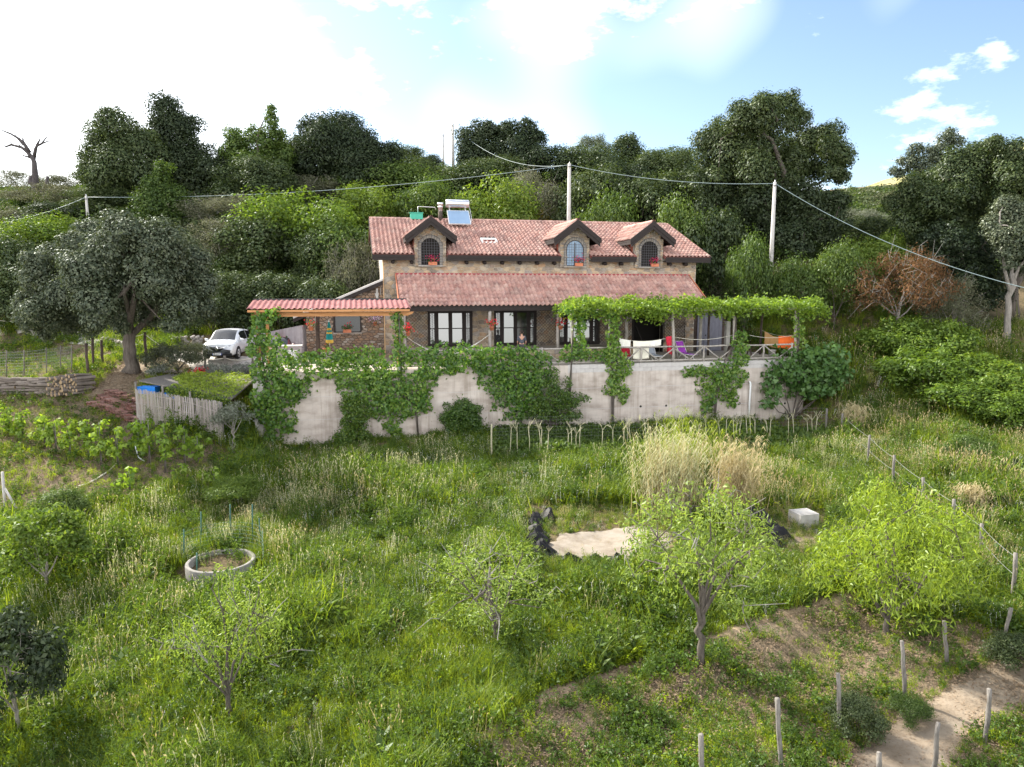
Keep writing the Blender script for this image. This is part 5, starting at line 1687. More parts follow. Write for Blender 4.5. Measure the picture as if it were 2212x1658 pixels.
def lounger(label, s, t, mt, rot, scale=1.0, name='sun_lounger', cat='lounger'):
    o = thing(name, label, cat, HW(s, t, 0), HA + rot, 'folding chairs on the terrace')
    f = MB()
    for x in (-0.29, 0.29):
        f.tube([(x, -0.75, 0.32), (x, 0.35, 0.36)], 0.018, 6); f.tube([(x, 0.30, 0.36), (x, 0.72, 1.05)], 0.018, 6)
        f.tube([(x, -0.45, 0.0), (x, -0.1, 0.35)], 0.016, 6); f.tube([(x, 0.35, 0.0), (x, 0.05, 0.35)], 0.016, 6); f.tube([(x, 0.36, 0.02), (x, 0.6, 0.85)], 0.014, 6)
    f.tube([(-0.29, -0.75, 0.32), (0.29, -0.75, 0.32)], 0.018, 6); f.tube([(-0.29, 0.72, 1.05), (0.29, 0.72, 1.05)], 0.018, 6)
    f.build('frame', M['alu'], o, True)
    def sling(pts, nm):
        q = MB(); vs, fs = [], []
        for th in (0, 0.03):
            for i, (y, z) in enumerate(pts):
                for k in range(6):
                    vs.append((-0.27 + 0.108 * k, y, z + th - 0.025 * math.sin(k / 5 * math.pi)))
        n_ = len(pts) * 6
        for th in (0, 1):
            for i in range(len(pts) - 1):
                for k in range(5):
                    a = th * n_ + i * 6 + k; ff = (a, a + 1, a + 7, a + 6); fs.append(ff if th else tuple(reversed(ff)))
        for i in range(len(pts) - 1):
            for k in (0, 5):
                a = i * 6 + k; fs.append((a, a + 6, n_ + a + 6, n_ + a))
        for i in (0, len(pts) - 1):
            for k in range(5):
                a = i * 6 + k; fs.append((a, a + 1, n_ + a + 1, n_ + a))
        q.add(vs, fs).build(nm, M[mt], o, True)
    sling([(-0.73, 0.33), (-0.4, 0.32), (0.0, 0.32), (0.32, 0.36)], 'seat')
    sling([(0.34, 0.40), (0.45, 0.58), (0.58, 0.80), (0.70, 1.02)], 'backrest')
    o.scale = (scale,) * 3
    return o
lounger('purple reclining sun lounger behind the log railing', 16.95, -1.9, 'purple_cloth', R(12))
lounger('red folding chair behind the white washing', 13.0, -2.2, 'red_cloth', R(-15), 0.95, 'folding_chair', 'chair')
lounger('pale grey-blue folding chair beside the red towel', 14.75, -2.2, 'grey_cloth', R(5), 0.95, 'folding_chair', 'chair')

# garden table group at the right end
tb_ = house_thing('garden_bench_table', 'dark picnic table at the right end of the terrace', 'table', 20.9, -1.2, 0)
MB().box(-0.9, 0.9, -0.38, 0.38, 0.70, 0.75).build('table_top', M['dark_log'], tb_)
for x in (-0.7, 0.7):
    MB().bar((x, -0.3, 0), (x, 0.0, 0.7), 0.08, 0.06).build('leg', M['dark_log'], tb_); MB().bar((x, 0.3, 0), (x, 0.02, 0.7), 0.08, 0.06).build('leg', M['dark_log'], tb_)
bin_ = house_thing('grey_bucket', 'grey bucket on the terrace behind the right railing bay', 'bucket', 22.3, -2.6, 0)
MB().lathe([(0.0, 0.0), (0.17, 0.0), (0.22, 0.5), (0.24, 0.5), (0.24, 0.53), (0.20, 0.53), (0.16, 0.05), (0, 0.05)], 16).build('bucket_body', M['block'], bin_, True)
MB().tube([(0.23 * math.cos(a), 0.0, 0.5 + 0.12 * math.sin(a)) for a in np.linspace(0, math.pi, 9)], 0.008, 5).build('handle', M['iron'], bin_, True)

# blue-grey plank shed at the right end of the house
sh = thing('plank_shed', 'weathered blue-grey plank shed door at the right end of the house', 'shed', HW(20.0, 3.15, 0), HA)
MB().box(0.0, 2.35, 0.06, 2.6, -0.2, 2.75).build('shed_body', M['dark_log'], sh)
rf_ = MB().prism([(-0.1, 2.95), (2.9, 2.70), (2.9, 2.62), (-0.1, 2.87)], 'y', -0.5, 2.8)
rf_.build('roof', M['dark_wood'], sh)
for x0, x1, nm in ((0.22, 0.70, 'door'), (0.72, 2.05, 'door')):
    dr_ = MB().box(x0, x1, 0.02, 0.055, 0.0, 2.62).build(nm, M['dark_wood'], sh)
    x = x0
    while x < x1 - 0.02:
        w_ = min(0.105, x1 - x)
        MB().box(x + 0.004, x + w_ - 0.004, -0.012 + rnd.uniform(-.004, .004), 0.019, 0.01, 2.60 + rnd.uniform(-.02, .02)).build('plank', M['blue_plank'], dr_); x += w_
MB().box(0.80, 0.88, -0.03, -0.014, 1.0, 1.12).build('lock', M['iron'], sh)
cpst = house_thing('concrete_post', 'square pale concrete post standing before the plank shed', 'post', 20.7, 0.0, 0)
MB().box(-0.13, 0.13, -0.13, 0.13, 0.0, 2.10).build('shaft', M['white_concrete'], cpst)
MB().box(-0.145, 0.145, -0.145, 0.145, 2.10, 2.16).build('cap', M['white_concrete'], cpst)

# flower pots on posts and terrace
flower_pot('geranium_pot', 'terracotta geranium pot on the porch post between the two windows', HW(5.36, -0.06, 1.78), 'red_flower', 'geraniums hung on the porch posts', r=0.15, spread=0.36, seed=71)
flower_pot('geranium_pot', 'terracotta geranium pot on the porch post beside the pergola vine', HW(9.60, -0.06, 1.78), 'red_flower', 'geraniums hung on the porch posts', r=0.15, spread=0.36, seed=72)
flower_pot('geranium_pot', 'red geraniums hanging beside the vine-wound timber post', HW(0.42, -0.3, 1.55), 'red_flower', 'geraniums hung on the porch posts', r=0.13, spread=0.34, seed=73)
flower_pot('geranium_pot', 'terracotta geranium pot hung by the dark pergola post', HW(-4.95, -0.1, 1.9), 'red_flower', 'geraniums hung on the porch posts', r=0.15, spread=0.34, seed=74, nf=25)
flower_pot('orchid_pot', 'trailing lilac orchid hung on the rubble-stone annex wall', HW(-1.35, 2.75, 2.0), 'lilac_flower', None, r=0.12, spread=0.42, nl=20, nf=70, seed=75)
flower_pot('terracotta_pot', 'plain terracotta pot at the foot of the closed parasol', HW(-4.12, -0.9, 0.75), 'red_flower', None, r=0.20, spread=0.2, nl=30, nf=3, seed=76)
plinth = MB().box(-0.3, 0.3, -0.3, 0.3, 0.0, 0.74)
tag(plinth.build('stone_plinth', M['grey_stone'], None, loc=HW(-4.1, -0.9, 0), rotz=HA), 'low stone plinth under the closed parasol', 'plinth')

# closed parasol with teal and yellow bands
um = house_thing('closed_parasol', 'closed teal and yellow banded parasol before the annex', 'parasol', -3.95, -0.75, 0.74)
MB().tube([(0, 0, 0), (0, 0, 1.72)], 0.02, 8).build('pole', M['alu'], um, True)
zs = [(0.50, 0.17, 0), (0.62, 0.165, 1), (0.66, 0.15, 1), (0.68, 0.15, 0), (1.0, 0.125, 0), (1.01, 0.125, 1), (1.1, 0.11, 1), (1.11, 0.11, 0), (1.2, 0.10, 0), (1.21, 0.10, 1), (1.32, 0.085, 1), (1.33, 0.085, 0), (1.68, 0.025, 0)]
cn = MB()
nk = 24
rings = []
for z, r, mi in zs:
    rings.append([(r * (1 + 0.28 * math.cos(k * math.pi)) * math.cos(2 * math.pi * k / nk), r * (1 + 0.28 * math.cos(k * math.pi)) * math.sin(2 * math.pi * k / nk), z + (0.03 * math.cos(k * math.pi) if z < 0.6 else 0)) for k in range(nk)])
cn.v = [p for r in rings for p in r]
for i in range(len(zs) - 1):
    for k in range(nk):
        cn.f.append((i * nk + k, i * nk + (k + 1) % nk, (i + 1) * nk + (k + 1) % nk, (i + 1) * nk + k))
        cn.m.append(1 if zs[i][2] or (zs[i][0] < 0.6) else 0)
cn.build('canopy', [M['umb_teal'], M['umb_yellow']], um)
MB().lathe([(0.03, 1.66), (0.03, 1.72), (0.015, 1.76), (0, 1.77)], 8).build('finial', M['white_plastic'], um, True)

# hammock slung between posts
hm = thing('hammock', 'white rope hammock slung between the porch posts', 'hammock', HW(2.7, -0.2, 0), HA)
hp0, hp1 = np.array([-2.4, 0.1, 1.48]), np.array([2.5, 0.25, 1.50])
vs, fs = [], []
nn, mm = 26, 9
for i in range(nn):
    u_ = i / (nn - 1)
    c_ = hp0 + (hp1 - hp0) * u_ + np.array([0, 0, -1.15 * 4 * u_ * (1 - u_) * (0.75 + 0.25 * 4 * u_ * (1 - u_))])
    wd = 0.03 + 0.62 * max(0, math.sin(math.pi * min(1, max(0, (u_ - 0.10) / 0.8)))) ** 0.7
    for k in range(mm):
        a = (k / (mm - 1) - 0.5)
        vs.append(c_ + np.array([0, a * wd, 0.28 * abs(a) ** 2 * wd * 2]))
for i in range(nn - 1):
    for k in range(mm - 1):
        fs.append((i * mm + k, i * mm + k + 1, (i + 1) * mm + k + 1, (i + 1) * mm + k))
hmo = MB().add(vs, fs).build('hammock_bed', M['white_cloth'], hm, True)
sd = hmo.modifiers.new('thick', 'SOLIDIFY'); sd.thickness = 0.02
for e, dx in ((hp0, -0.12), (hp1, 0.12)):
    MB().tube([e, e + np.array([dx * 0.3, 0, 0.25]), e + np.array([dx, 0, 0.55])], 0.012, 5).build('suspension_rope', M['rope'], hm, True)

# white plastic chair and grey wicker chest on the left terrace
wc = house_thing('plastic_chair', 'white plastic garden chair behind the vine on the left terrace', 'chair', -5.9, -1.7, 0)
MB().box(-0.24, 0.24, -0.24, 0.22, 0.40, 0.44).build('seat', M['white_plastic'], wc)
for x in (-0.22, 0.22):
    for y in (-0.22, 0.2):
        MB().bar((x * 1.08, y * 1.1, 0), (x, y, 0.41), 0.04, 0.04).build('leg', M['white_plastic'], wc)
    MB().bar((x * 1.1, -0.22, 0.64), (x * 1.1, 0.22, 0.66), 0.05, 0.03).build('armrest', M['white_plastic'], wc)
    MB().bar((x * 1.1, -0.2, 0.42), (x * 1.1, -0.2, 0.64), 0.04, 0.03).build('arm_post', M['white_plastic'], wc)
for x in np.linspace(-0.2, 0.2, 6):
    MB().bar((x, 0.22, 0.44), (x * 1.05, 0.32, 0.88), 0.045, 0.02).build('back_slat', M['white_plastic'], wc)
MB().bar((-0.25, 0.32, 0.90), (0.25, 0.32, 0.90), 0.03, 0.05).build('back_rail', M['white_plastic'], wc)
wk = house_thing('wicker_chest', 'grey wicker chest against the lavender-grey concrete wall', 'chest', -6.3, 1.6, 0)
MB().box(-0.7, 0.7, -0.35, 0.35, 0.05, 0.9).build('chest_body', M['grey_plaster'], wk)
MB().box(-0.73, 0.73, -0.38, 0.38, 0.905, 0.97).build('lid', M['block'], wk)

# ------------------------------------------------------------------ people on the terrace
def person(label, loc, rot, shirt, pose='stand', seed=0):
    o = thing('person', label, 'person', loc, rot)
    # skeleton: head down, joints with radii (x, y) -- figure faces -y
    J = {'pelvis': ((0, 0, 0.95), 0.155, 0.115), 'waist': ((0, 0.0, 1.12), 0.14, 0.10), 'chest': ((0, 0.01, 1.32), 0.165, 0.115), 'neckb': ((0, 0.015, 1.47), 0.075, 0.065), 'neck': ((0, 0.0, 1.53), 0.055, 0.055),
         'headlow': ((0, -0.012, 1.60), 0.066, 0.078), 'headmid': ((0, -0.005, 1.67), 0.077, 0.094), 'headtop': ((0, 0.0, 1.745), 0.062, 0.075)}
    E_ = [('pelvis', 'waist'), ('waist', 'chest'), ('chest', 'neckb'), ('neckb', 'neck'), ('neck', 'headlow'), ('headlow', 'headmid'), ('headmid', 'headtop')]
    for s_, sx in (('L', 1), ('R', -1)):
        fw = -0.20 if sx > 0 else -0.08
        J['sh' + s_] = ((0.185 * sx, 0.02, 1.42), 0.062, 0.062); J['el' + s_] = ((0.25 * sx, 0.03, 1.14), 0.046, 0.046)
        J['wr' + s_] = ((0.23 * sx, fw, 0.94), 0.030, 0.026); J['pa' + s_] = ((0.225 * sx, fw - 0.07, 0.90), 0.040, 0.020)
        J['hip' + s_] = ((0.095 * sx, 0, 0.90), 0.092, 0.095); J['kn' + s_] = ((0.10 * sx, -0.015, 0.50), 0.060, 0.062); J['an' + s_] = ((0.105 * sx, 0.01, 0.09), 0.042, 0.045); J['to' + s_] = ((0.12 * sx, -0.16, 0.035), 0.045, 0.032)
        E_ += [('chest', 'sh' + s_), ('sh' + s_, 'el' + s_), ('el' + s_, 'wr' + s_), ('wr' + s_, 'pa' + s_), ('pelvis', 'hip' + s_), ('hip' + s_, 'kn' + s_), ('kn' + s_, 'an' + s_), ('an' + s_, 'to' + s_)]
    def skin(names, edges, name, mt, grow=1.0, sub=2):
        ids = {k: i for i, k in enumerate(names)}
        me = bpy.data.meshes.new(name)
        me.from_pydata([J[k][0] for k in names], [(ids[a], ids[b_]) for a, b_ in edges], [])
        me.materials.append(mt)
        ob = link(name, me, o)
        md = ob.modifiers.new('skin', 'SKIN'); md.use_smooth_shade = True
        for i, k in enumerate(names):
            sv_ = me.skin_vertices[0].data[i]
            sv_.radius = (J[k][1] * grow, J[k][2] * grow); sv_.use_root = (i == 0)
        sb_ = ob.modifiers.new('sub', 'SUBSURF'); sb_.levels = sub; sb_.render_levels = sub
        return ob
    skin(list(J), E_, 'body', M['skin'])
    tors = ['pelvis', 'waist', 'chest', 'neckb', 'shL', 'elL', 'shR', 'elR']
    skin(tors, [e for e in E_ if e[0] in tors and e[1] in tors], 'shirt', M[shirt], 1.13)
    legs = ['pelvis', 'hipL', 'knL', 'anL', 'hipR', 'knR', 'anR']
    skin(legs, [e for e in E_ if e[0] in legs and e[1] in legs], 'trousers', M['trousers'], 1.16)
    hr = MB().lathe([(0.070, -0.085), (0.086, -0.03), (0.092, 0.03), (0.084, 0.07), (0.05, 0.105), (0.0, 0.118)], 14, (0, 0.036, 1.685))
    hr.build('hair', M['hair'], o, True)
    fc = MB()
    fc.tube([(0, -0.088, 1.685), (0, -0.122, 1.645), (0, -0.095, 1.635)], [0.008, 0.016, 0.012], 6)
    for sx in (-1, 1):
        fc.tube([(0.079 * sx, 0.0, 1.69), (0.092 * sx, 0.01, 1.665), (0.079 * sx, 0.0, 1.635)], [0.010, 0.016, 0.010], 6)
        for q, (dx, ln) in enumerate(((-0.030, 0.066), (-0.010, 0.076), (0.010, 0.072), (0.028, 0.056))):
            fw = (-0.20 if sx > 0 else -0.08) - 0.09
            b_ = np.array([0.225 * sx + dx, fw, 0.895])
            fc.tube([b_, b_ + np.array([0, -ln * 0.5, -0.02]), b_ + np.array([0, -ln * 0.75, -0.05])], [0.009, 0.008, 0.006], 6)
        b_ = np.array([(0.225 - 0.035) * sx, (-0.20 if sx > 0 else -0.08) - 0.04, 0.905])
        fc.tube([b_, b_ + np.array([-0.03 * sx, -0.03, -0.01]), b_ + np.array([-0.035 * sx, -0.06, -0.03])], [0.011, 0.010, 0.007], 6)
    fc.build('nose_ears_and_fingers', M['skin'], o, True)
    return o
s_, z_ = SZ(1127, 735, 0.6)
person('dark-haired person in a grey shirt standing before the second window, back turned', HW(SZ(1127, 735, -0.55)[0], -0.55, 0.0), HA + R(172), 'shirt_grey')
s_, _ = SZ(1256, 735, -1.2)
person('person in a white T-shirt half hidden behind the vine column', HW(SZ(1252, 735, -0.8)[0] - 0.1, -0.8, 0.0), HA + R(70), 'shirt_white')

# ------------------------------------------------------------------ cars
def car(label, loc, rot, paint, st, W_=0.92, name='parked_car', emblem=True, plate=None):
    o = thing(name, label, 'car', loc, rot, 'cars parked beside the terrace')
    # stations: x, half width, z_belt, z_roof, half roof width
    rings = []
    for x, hw, zb, zr, rw in st:
        half = [(hw * 0.80, 0.24), (hw * 0.97, 0.33), (hw * 1.0, 0.58), (hw * 0.985, zb - 0.10), (hw * 0.94, zb), (rw, zr - 0.03), (rw * 0.55, zr + 0.012), (0, zr + 0.025)]
        ring = [(x, -y, z) for y, z in half] + [(x, y, z) for y, z in reversed(half[:-1])]
        rings.append(ring)
    n_ = len(rings[0])
    mb = MB()
    mb.v = [p for r in rings for p in r]
    for i in range(len(rings) - 1):
        for k in range(n_ - 1):
            mb.f.append((i * n_ + k, i * n_ + k + 1, (i + 1) * n_ + k + 1, (i + 1) * n_ + k)); mb.m.append(0)
        mb.f.append((i * n_ + n_ - 1, i * n_, (i + 1) * n_, (i + 1) * n_ + n_ - 1)); mb.m.append(0)
    mb.f.append(tuple(range(n_))); mb.m.append(0)
    mb.f.append(tuple(reversed(range((len(rings) - 1) * n_, len(rings) * n_)))); mb.m.append(0)
    body = mb.build('body', M[paint], o, True)
    def rp(x, k, sgn):  # interpolated ring point k at station x
        xs_ = [s_[0] for s_ in st]
        res = []
        for c in (0, 1, 2):
            res.append(float(np.interp(x, xs_, [r[k][c] for r in rings])))
        return Vector((res[0], res[1] * sgn, res[2]))
    def side_glass(x0, x1, sgn, nm):
        q = []
        for x in np.linspace(x0, x1, 6):
            a, b_ = rp(x, 4, sgn), rp(x, 5, sgn)
            q.append((a.lerp(b_, 0.12), a.lerp(b_, 0.88)))
        mbg = MB(); off = Vector((0, -0.012 * sgn, 0.004))
        vs = [p + off for pr in q for p in pr]
        mbg.add(vs, [(2 * i, 2 * i + 2, 2 * i + 3, 2 * i + 1) for i in range(5)])
        mbg.build(nm, M['dark_glass'], o, True)
    return o, rings, rp, side_glass, body

def finish_car(o, rp, side_glass, xws, xrear, xfront, wheels, zl, noses, W_, plate, sm=1.0, emblem=True):
    for sgn in (1, -1):
        side_glass(xrear[0], xrear[1], sgn, 'side_window'); side_glass(xfront[0], xfront[1], sgn, 'side_window')
    # windscreen: between stations, over the upper ring points
    x0, x1 = xws
    ws = MB(); vs = []
    for x in np.linspace(x0, x1, 5):
        a, b_ = rp(x, 5, 1), rp(x, 7, 1)
        for k in np.linspace(-1, 1, 9):
            yy = a.y * -k * 0.93
            zz = b_.z - (b_.z - a.z) * k * k + 0.012
            vs.append((x + 0.012, yy, zz))
    ws.add(vs, [(i * 9 + k, i * 9 + k + 1, (i + 1) * 9 + k + 1, (i + 1) * 9 + k) for i in range(4) for k in range(8)])
    ws.build('windscreen', M['dark_glass'], o, True)
    for wx in wheels:
        for sgn in (1, -1):
            arch_ = MB().lathe([(0.0, 0.0), (0.41, 0.0), (0.41, 0.02), (0, 0.02)], 22)
            arch_.v = [(v_[0] + wx, sgn * (W_ * 0.995 - 0.008 + v_[2]), max(0.20, v_[1] + 0.34)) for v_ in arch_.v]
            arch_.build('wheel_arch', M['rubber'], o)
            ty = MB().lathe([(0.0, -0.11), (0.24, -0.11), (0.33, -0.09), (0.345, -0.03), (0.345, 0.03), (0.33, 0.09), (0.24, 0.105), (0.225, 0.07), (0.0, 0.05)], 24)
            ty.v = [(v_[0], v_[2] * sgn, v_[1]) for v_ in ty.v]
            w_ = ty.build('wheel', M['rubber'], o, True, loc=(wx, sgn * (W_ - 0.085), 0.345))
            rm_ = MB()
            for q in range(5):
                an = q * 2 * math.pi / 5
                rm_.bar((0, 0.118 * sgn, 0), (0.21 * math.cos(an), 0.112 * sgn, 0.21 * math.sin(an)), 0.07, 0.02, (0, 1, 0))
            rg = MB().lathe([(0.20, 0.10), (0.235, 0.115), (0.235, 0.09)], 20); rg.v = [(v_[0], v_[2] * sgn, v_[1]) for v_ in rg.v]
            rm_.add(rg.v, rg.f).build('rim', M['steel'], w_, True)
    for sgn in (1, -1):
        h = MB(); lx = zl[0]
        h.add([(lx + .02, sgn * W_ * 0.50, zl[1] - .05), (lx - 0.02, sgn * W_ * 0.72, zl[1] - 0.06), (lx - 0.28, sgn * W_ * 0.955, zl[1] + 0.01), (lx - 0.34, sgn * W_ * 0.945, zl[1] + 0.12), (lx - 0.10, sgn * W_ * 0.75, zl[1] + 0.10), (lx, sgn * W_ * 0.52, zl[1] + 0.03)],
              [(0, 1, 4, 5), (1, 2, 3, 4)])
        h.build('headlight', M['headlight'], o)
        mr = MB().lathe([(0.0, -0.1), (0.07, -0.08), (0.09, 0.0), (0.07, 0.09), (0.0, 0.11)], 10)
        mr.v = [(v_[0] * 0.7 + xws[1] - 0.28, sgn * (W_ + 0.08) + v_[2], v_[1] + zl[1] + 0.30) for v_ in mr.v]
        mr.build('mirror', o.children[0].data.materials[0], o, True)
        hd = MB().box(-0.35, -0.17, sgn * W_ * 0.995 - 0.012, sgn * W_ * 0.995 + 0.012, zl[1] + 0.08, zl[1] + 0.11)
        hd.build('door_handle', M['chrome'], o)
    nx_ = noses
    gr = MB()
    gr.add([(nx_ + 0.02, -W_ * 0.50, zl[1] - 0.02), (nx_ + 0.035, 0, zl[1] - 0.04), (nx_ + 0.02, W_ * 0.50, zl[1] - 0.02), (nx_ + 0.035, W_ * 0.36, zl[1] - 0.14), (nx_ + 0.05, W_ * 0.20, zl[1] - 0.26), (nx_ + 0.05, -W_ * 0.20, zl[1] - 0.26), (nx_ + 0.035, -W_ * 0.36, zl[1] - 0.14)],
           [(0, 6, 5, 4, 3, 2, 1)])
    gr.build('grille', M['rubber'], o)
    for sgn in (1, -1):
        MB().bar((nx_ + 0.05, sgn * 0.12, zl[1] - 0.09), (nx_ + 0.04, sgn * W_ * 0.49, zl[1] - 0.04), 0.02, 0.03).build('grille_bar', M['chrome'], o)
    if emblem:   # lozenge badge
        e = MB()
        oo = [(0, 0.14), (0.10, 0), (0, -0.14), (-0.10, 0)]; ii_ = [(0, 0.07), (0.045, 0), (0, -0.07), (-0.045, 0)]
        cz = zl[1] - 0.10
        vs = [(nx_ + 0.075, a, cz + b_) for a, b_ in oo] + [(nx_ + 0.085, a, cz + b_) for a, b_ in ii_]
        e.add(vs, [(k, (k + 1) % 4, 4 + (k + 1) % 4, 4 + k) for k in range(4)]).build('badge', M['chrome'], o)
    MB().box(nx_ - 0.1, nx_ + 0.02, -W_ * 0.86, W_ * 0.86, 0.22, 0.40).build('lower_bumper', M['rubber'], o)
    if plate:
        pl_ = MB().box(nx_ + 0.025, nx_ + 0.04, -0.26, 0.26, 0.30, 0.42).build('number_plate', M['plate'], o)
        MB().box(nx_ + 0.041, nx_ + 0.043, -0.26, -0.22, 0.30, 0.42).build('plate_band', M['plate_blue'], pl_)
        MB().box(nx_ + 0.041, nx_ + 0.043, 0.22, 0.26, 0.30, 0.42).build('plate_band', M['plate_blue'], pl_)
        cu = bpy.data.curves.new('plate_text', 'FONT'); cu.body = plate; cu.size = 0.095; cu.align_x = 'CENTER'; cu.align_y = 'CENTER'
        cu.materials.append(M['plate_ink'])
        tmp = bpy.data.objects.new('tmp_text', cu); COL.objects.link(tmp)
        me = bpy.data.meshes.new_from_object(tmp.evaluated_get(bpy.context.evaluated_depsgraph_get()))
        bpy.data.objects.remove(tmp)
        me.materials.clear(); me.materials.append(M['plate_ink'])
        tx = link('plate_lettering', me, pl_, (nx_ + 0.044, 0, 0.36)); tx.rotation_euler = (R(90), 0, R(90))

cx_, cy_ = -16.7, 41.9
cz_ = gz(cx_, cy_ - 1) + 0.06
st = [(-2.22, 0.80, 0.85, 0.92, 0.60), (-2.15, 0.86, 0.98, 1.10, 0.62), (-1.95, 0.90, 1.02, 1.36, 0.62), (-1.5, 0.92, 1.02, 1.55, 0.64), (-0.6, 0.92, 0.99, 1.63, 0.66), (0.25, 0.92, 0.97, 1.61, 0.66), (0.55, 0.92, 0.97, 1.50, 0.67), (0.95, 0.92, 0.98, 1.23, 0.71),
      (1.22, 0.92, 0.99, 1.07, 0.76), (1.7, 0.91, 0.93, 1.0, 0.74), (2.0, 0.87, 0.82, 0.92, 0.68), (2.14, 0.80, 0.68, 0.80, 0.62), (2.20, 0.74, 0.55, 0.62, 0.58)]
o, rings, rp, sg, body = car('white compact SUV facing the camera beside the rosemary bush', (cx_, cy_, cz_), R(-86), 'car_white', st)
finish_car(o, rp, sg, (0.28, 1.16), (-1.75, -0.72), (-0.62, 0.50), (1.33, -1.33), (2.16, 0.78), 2.19, 0.92, 'ER 26245')
st2 = [(x * 0.93, hw * 0.92, zb * 0.92, zr * 0.89, rw * 0.9) for x, hw, zb, zr, rw in st]
rx_, ry_ = -14.35, 44.0
o, rings, rp, sg, body = car('dark red hatchback parked behind the vine next to the white SUV', (rx_, ry_, gz(rx_, ry_ - 1) + 0.08), R(-84), 'car_red', st2)
finish_car(o, rp, sg, (0.26, 1.08), (-1.6, -0.68), (-0.58, 0.46), (1.24, -1.24), (2.02, 0.70), 2.04, 0.84, None, emblem=False)

# ------------------------------------------------------------------ reed-screened shed
A_, B_, C_ = G(296, 914), G(413, 936), G(481, 960)
sd_ = thing('reed_shed', 'low shed screened with grey reed mats and covered with a creeping plant', 'shed', B_)
def reed_screen(p, q, hp, hq, nm):
    p, q = p - B_, q - B_
    ln = np.linalg.norm(q[:2] - p[:2])
    n_ = int(ln / 0.022)
    mb = MB()
    d = unit(np.array([[*(q - p)[:2], 0.0]]))[0]; nrm = np.array([d[1], -d[0], 0])
    for i in range(n_):
        k = (i + 0.5) / n_
        c = p + (q - p) * k
        wav = 0.04 * math.sin(k * 23) + 0.02 * math.sin(k * 57)
        c = c + nrm * wav
        h = hp + (hq - hp) * k + rnd.uniform(-0.06, 0.05)
        lean = rnd.uniform(-0.03, 0.03)
        a = c + np.array([0, 0, -0.15]); e = c + d * lean + np.array([0, 0, h])
        r = 0.012
        mb.add([a - d * r, a + nrm * r * 1.3, a + d * r, e + d * r, e + nrm * r * 1.3, e - d * r], [(0, 1, 4, 5), (1, 2, 3, 4)])
    for hh in (0.4, 1.0, 1.5):
        mb.bar(p + nrm * 0.05 + np.array([0, 0, hh]), q + nrm * 0.05 + np.array([0, 0, hh]), 0.008, 0.012)
    return mb.build(nm, M['reed'], sd_)
hA, hB = 1.68, 1.72
reed_screen(A_, B_, hA, hB, 'reed_screen'); reed_screen(B_, C_, hB, 2.05, 'reed_screen')
for p in (A_, B_, C_, (A_ + B_) / 2):
    q = p - B_ + np.array([0, 0.12, 0])
    MB().tube([q + np.array([0, 0, -0.2]), q + np.array([0, 0, 2.0])], 0.05, 7).build('post', M['post_wood'], sd_, True)
rzf = A_[2] + 1.78
F0, F1 = at(300, 822, A_[1]), at(500, 862, 33.9)
K0, K1 = at(365, 808, 38.3), at(560, 812, 38.0)
def on_roof(u_, v_): return (F0 * (1 - u_) + F1 * u_) * (1 - v_) + (K0 * (1 - u_) + K1 * u_) * v_
rb = MB()
rb.add([on_roof(i / 8, j / 8) - B_ - np.array([0, 0, 0.06 * lay]) for lay in (0, 1) for j in range(9) for i in range(9)],
       [tuple((lay * 81 + j * 9 + i, lay * 81 + j * 9 + i + 1, lay * 81 + j * 9 + i + 10, lay * 81 + j * 9 + i + 9)[::1 - 2 * lay]) for lay in (0, 1) for j in range(8) for i in range(8)] + [(i + 1, i, 81 + i, 82 + i) for i in range(8)])
rb.build('roof_board', M['post_wood'], sd_)
gg = np.random.default_rng(81)
uu = gg.uniform(0.20, 1.0, 5200); vv = gg.uniform(-0.04, 0.98, 5200)
ok_ = uu > 0.36 - 0.22 * vv + 0.05 * np.sin(vv * 9)
P = on_roof(uu[ok_][:, None], vv[ok_][:, None])
P[:, 2] += 0.05 + 0.20 * np.abs(fbm(P[:, 0], P[:, 1], 31, 3, 0.5)) * gg.uniform(0.2, 1, len(P))
edge = on_roof(gg.uniform(0.32, 1.0, 1300)[:, None], np.full((1300, 1), -0.03)); edge[:, 2] -= gg.uniform(0, 0.55, 1300) ** 1.2 * 0.9; edge[:, 1] -= gg.uniform(0, 0.2, 1300)
P = np.concatenate([P, edge]) - B_
V, k = leaves(gg, P, np.array([0, -0.3, 0.9]) + 0.5 * gg.normal(size=P.shape), 0.10, 0.7)
link('creeper_foliage', np_mesh('creeper_foliage', V, k, L['lime']), sd_)
V, k = leaves(gg, edge - B_ + gg.normal(size=edge.shape) * 0.05, np.array([0, -0.8, 0.3]) + 0.5 * gg.normal(size=edge.shape), 0.10, 0.7)
link('creeper_skirt', np_mesh('creeper_skirt', V, k, L['mid']), sd_)
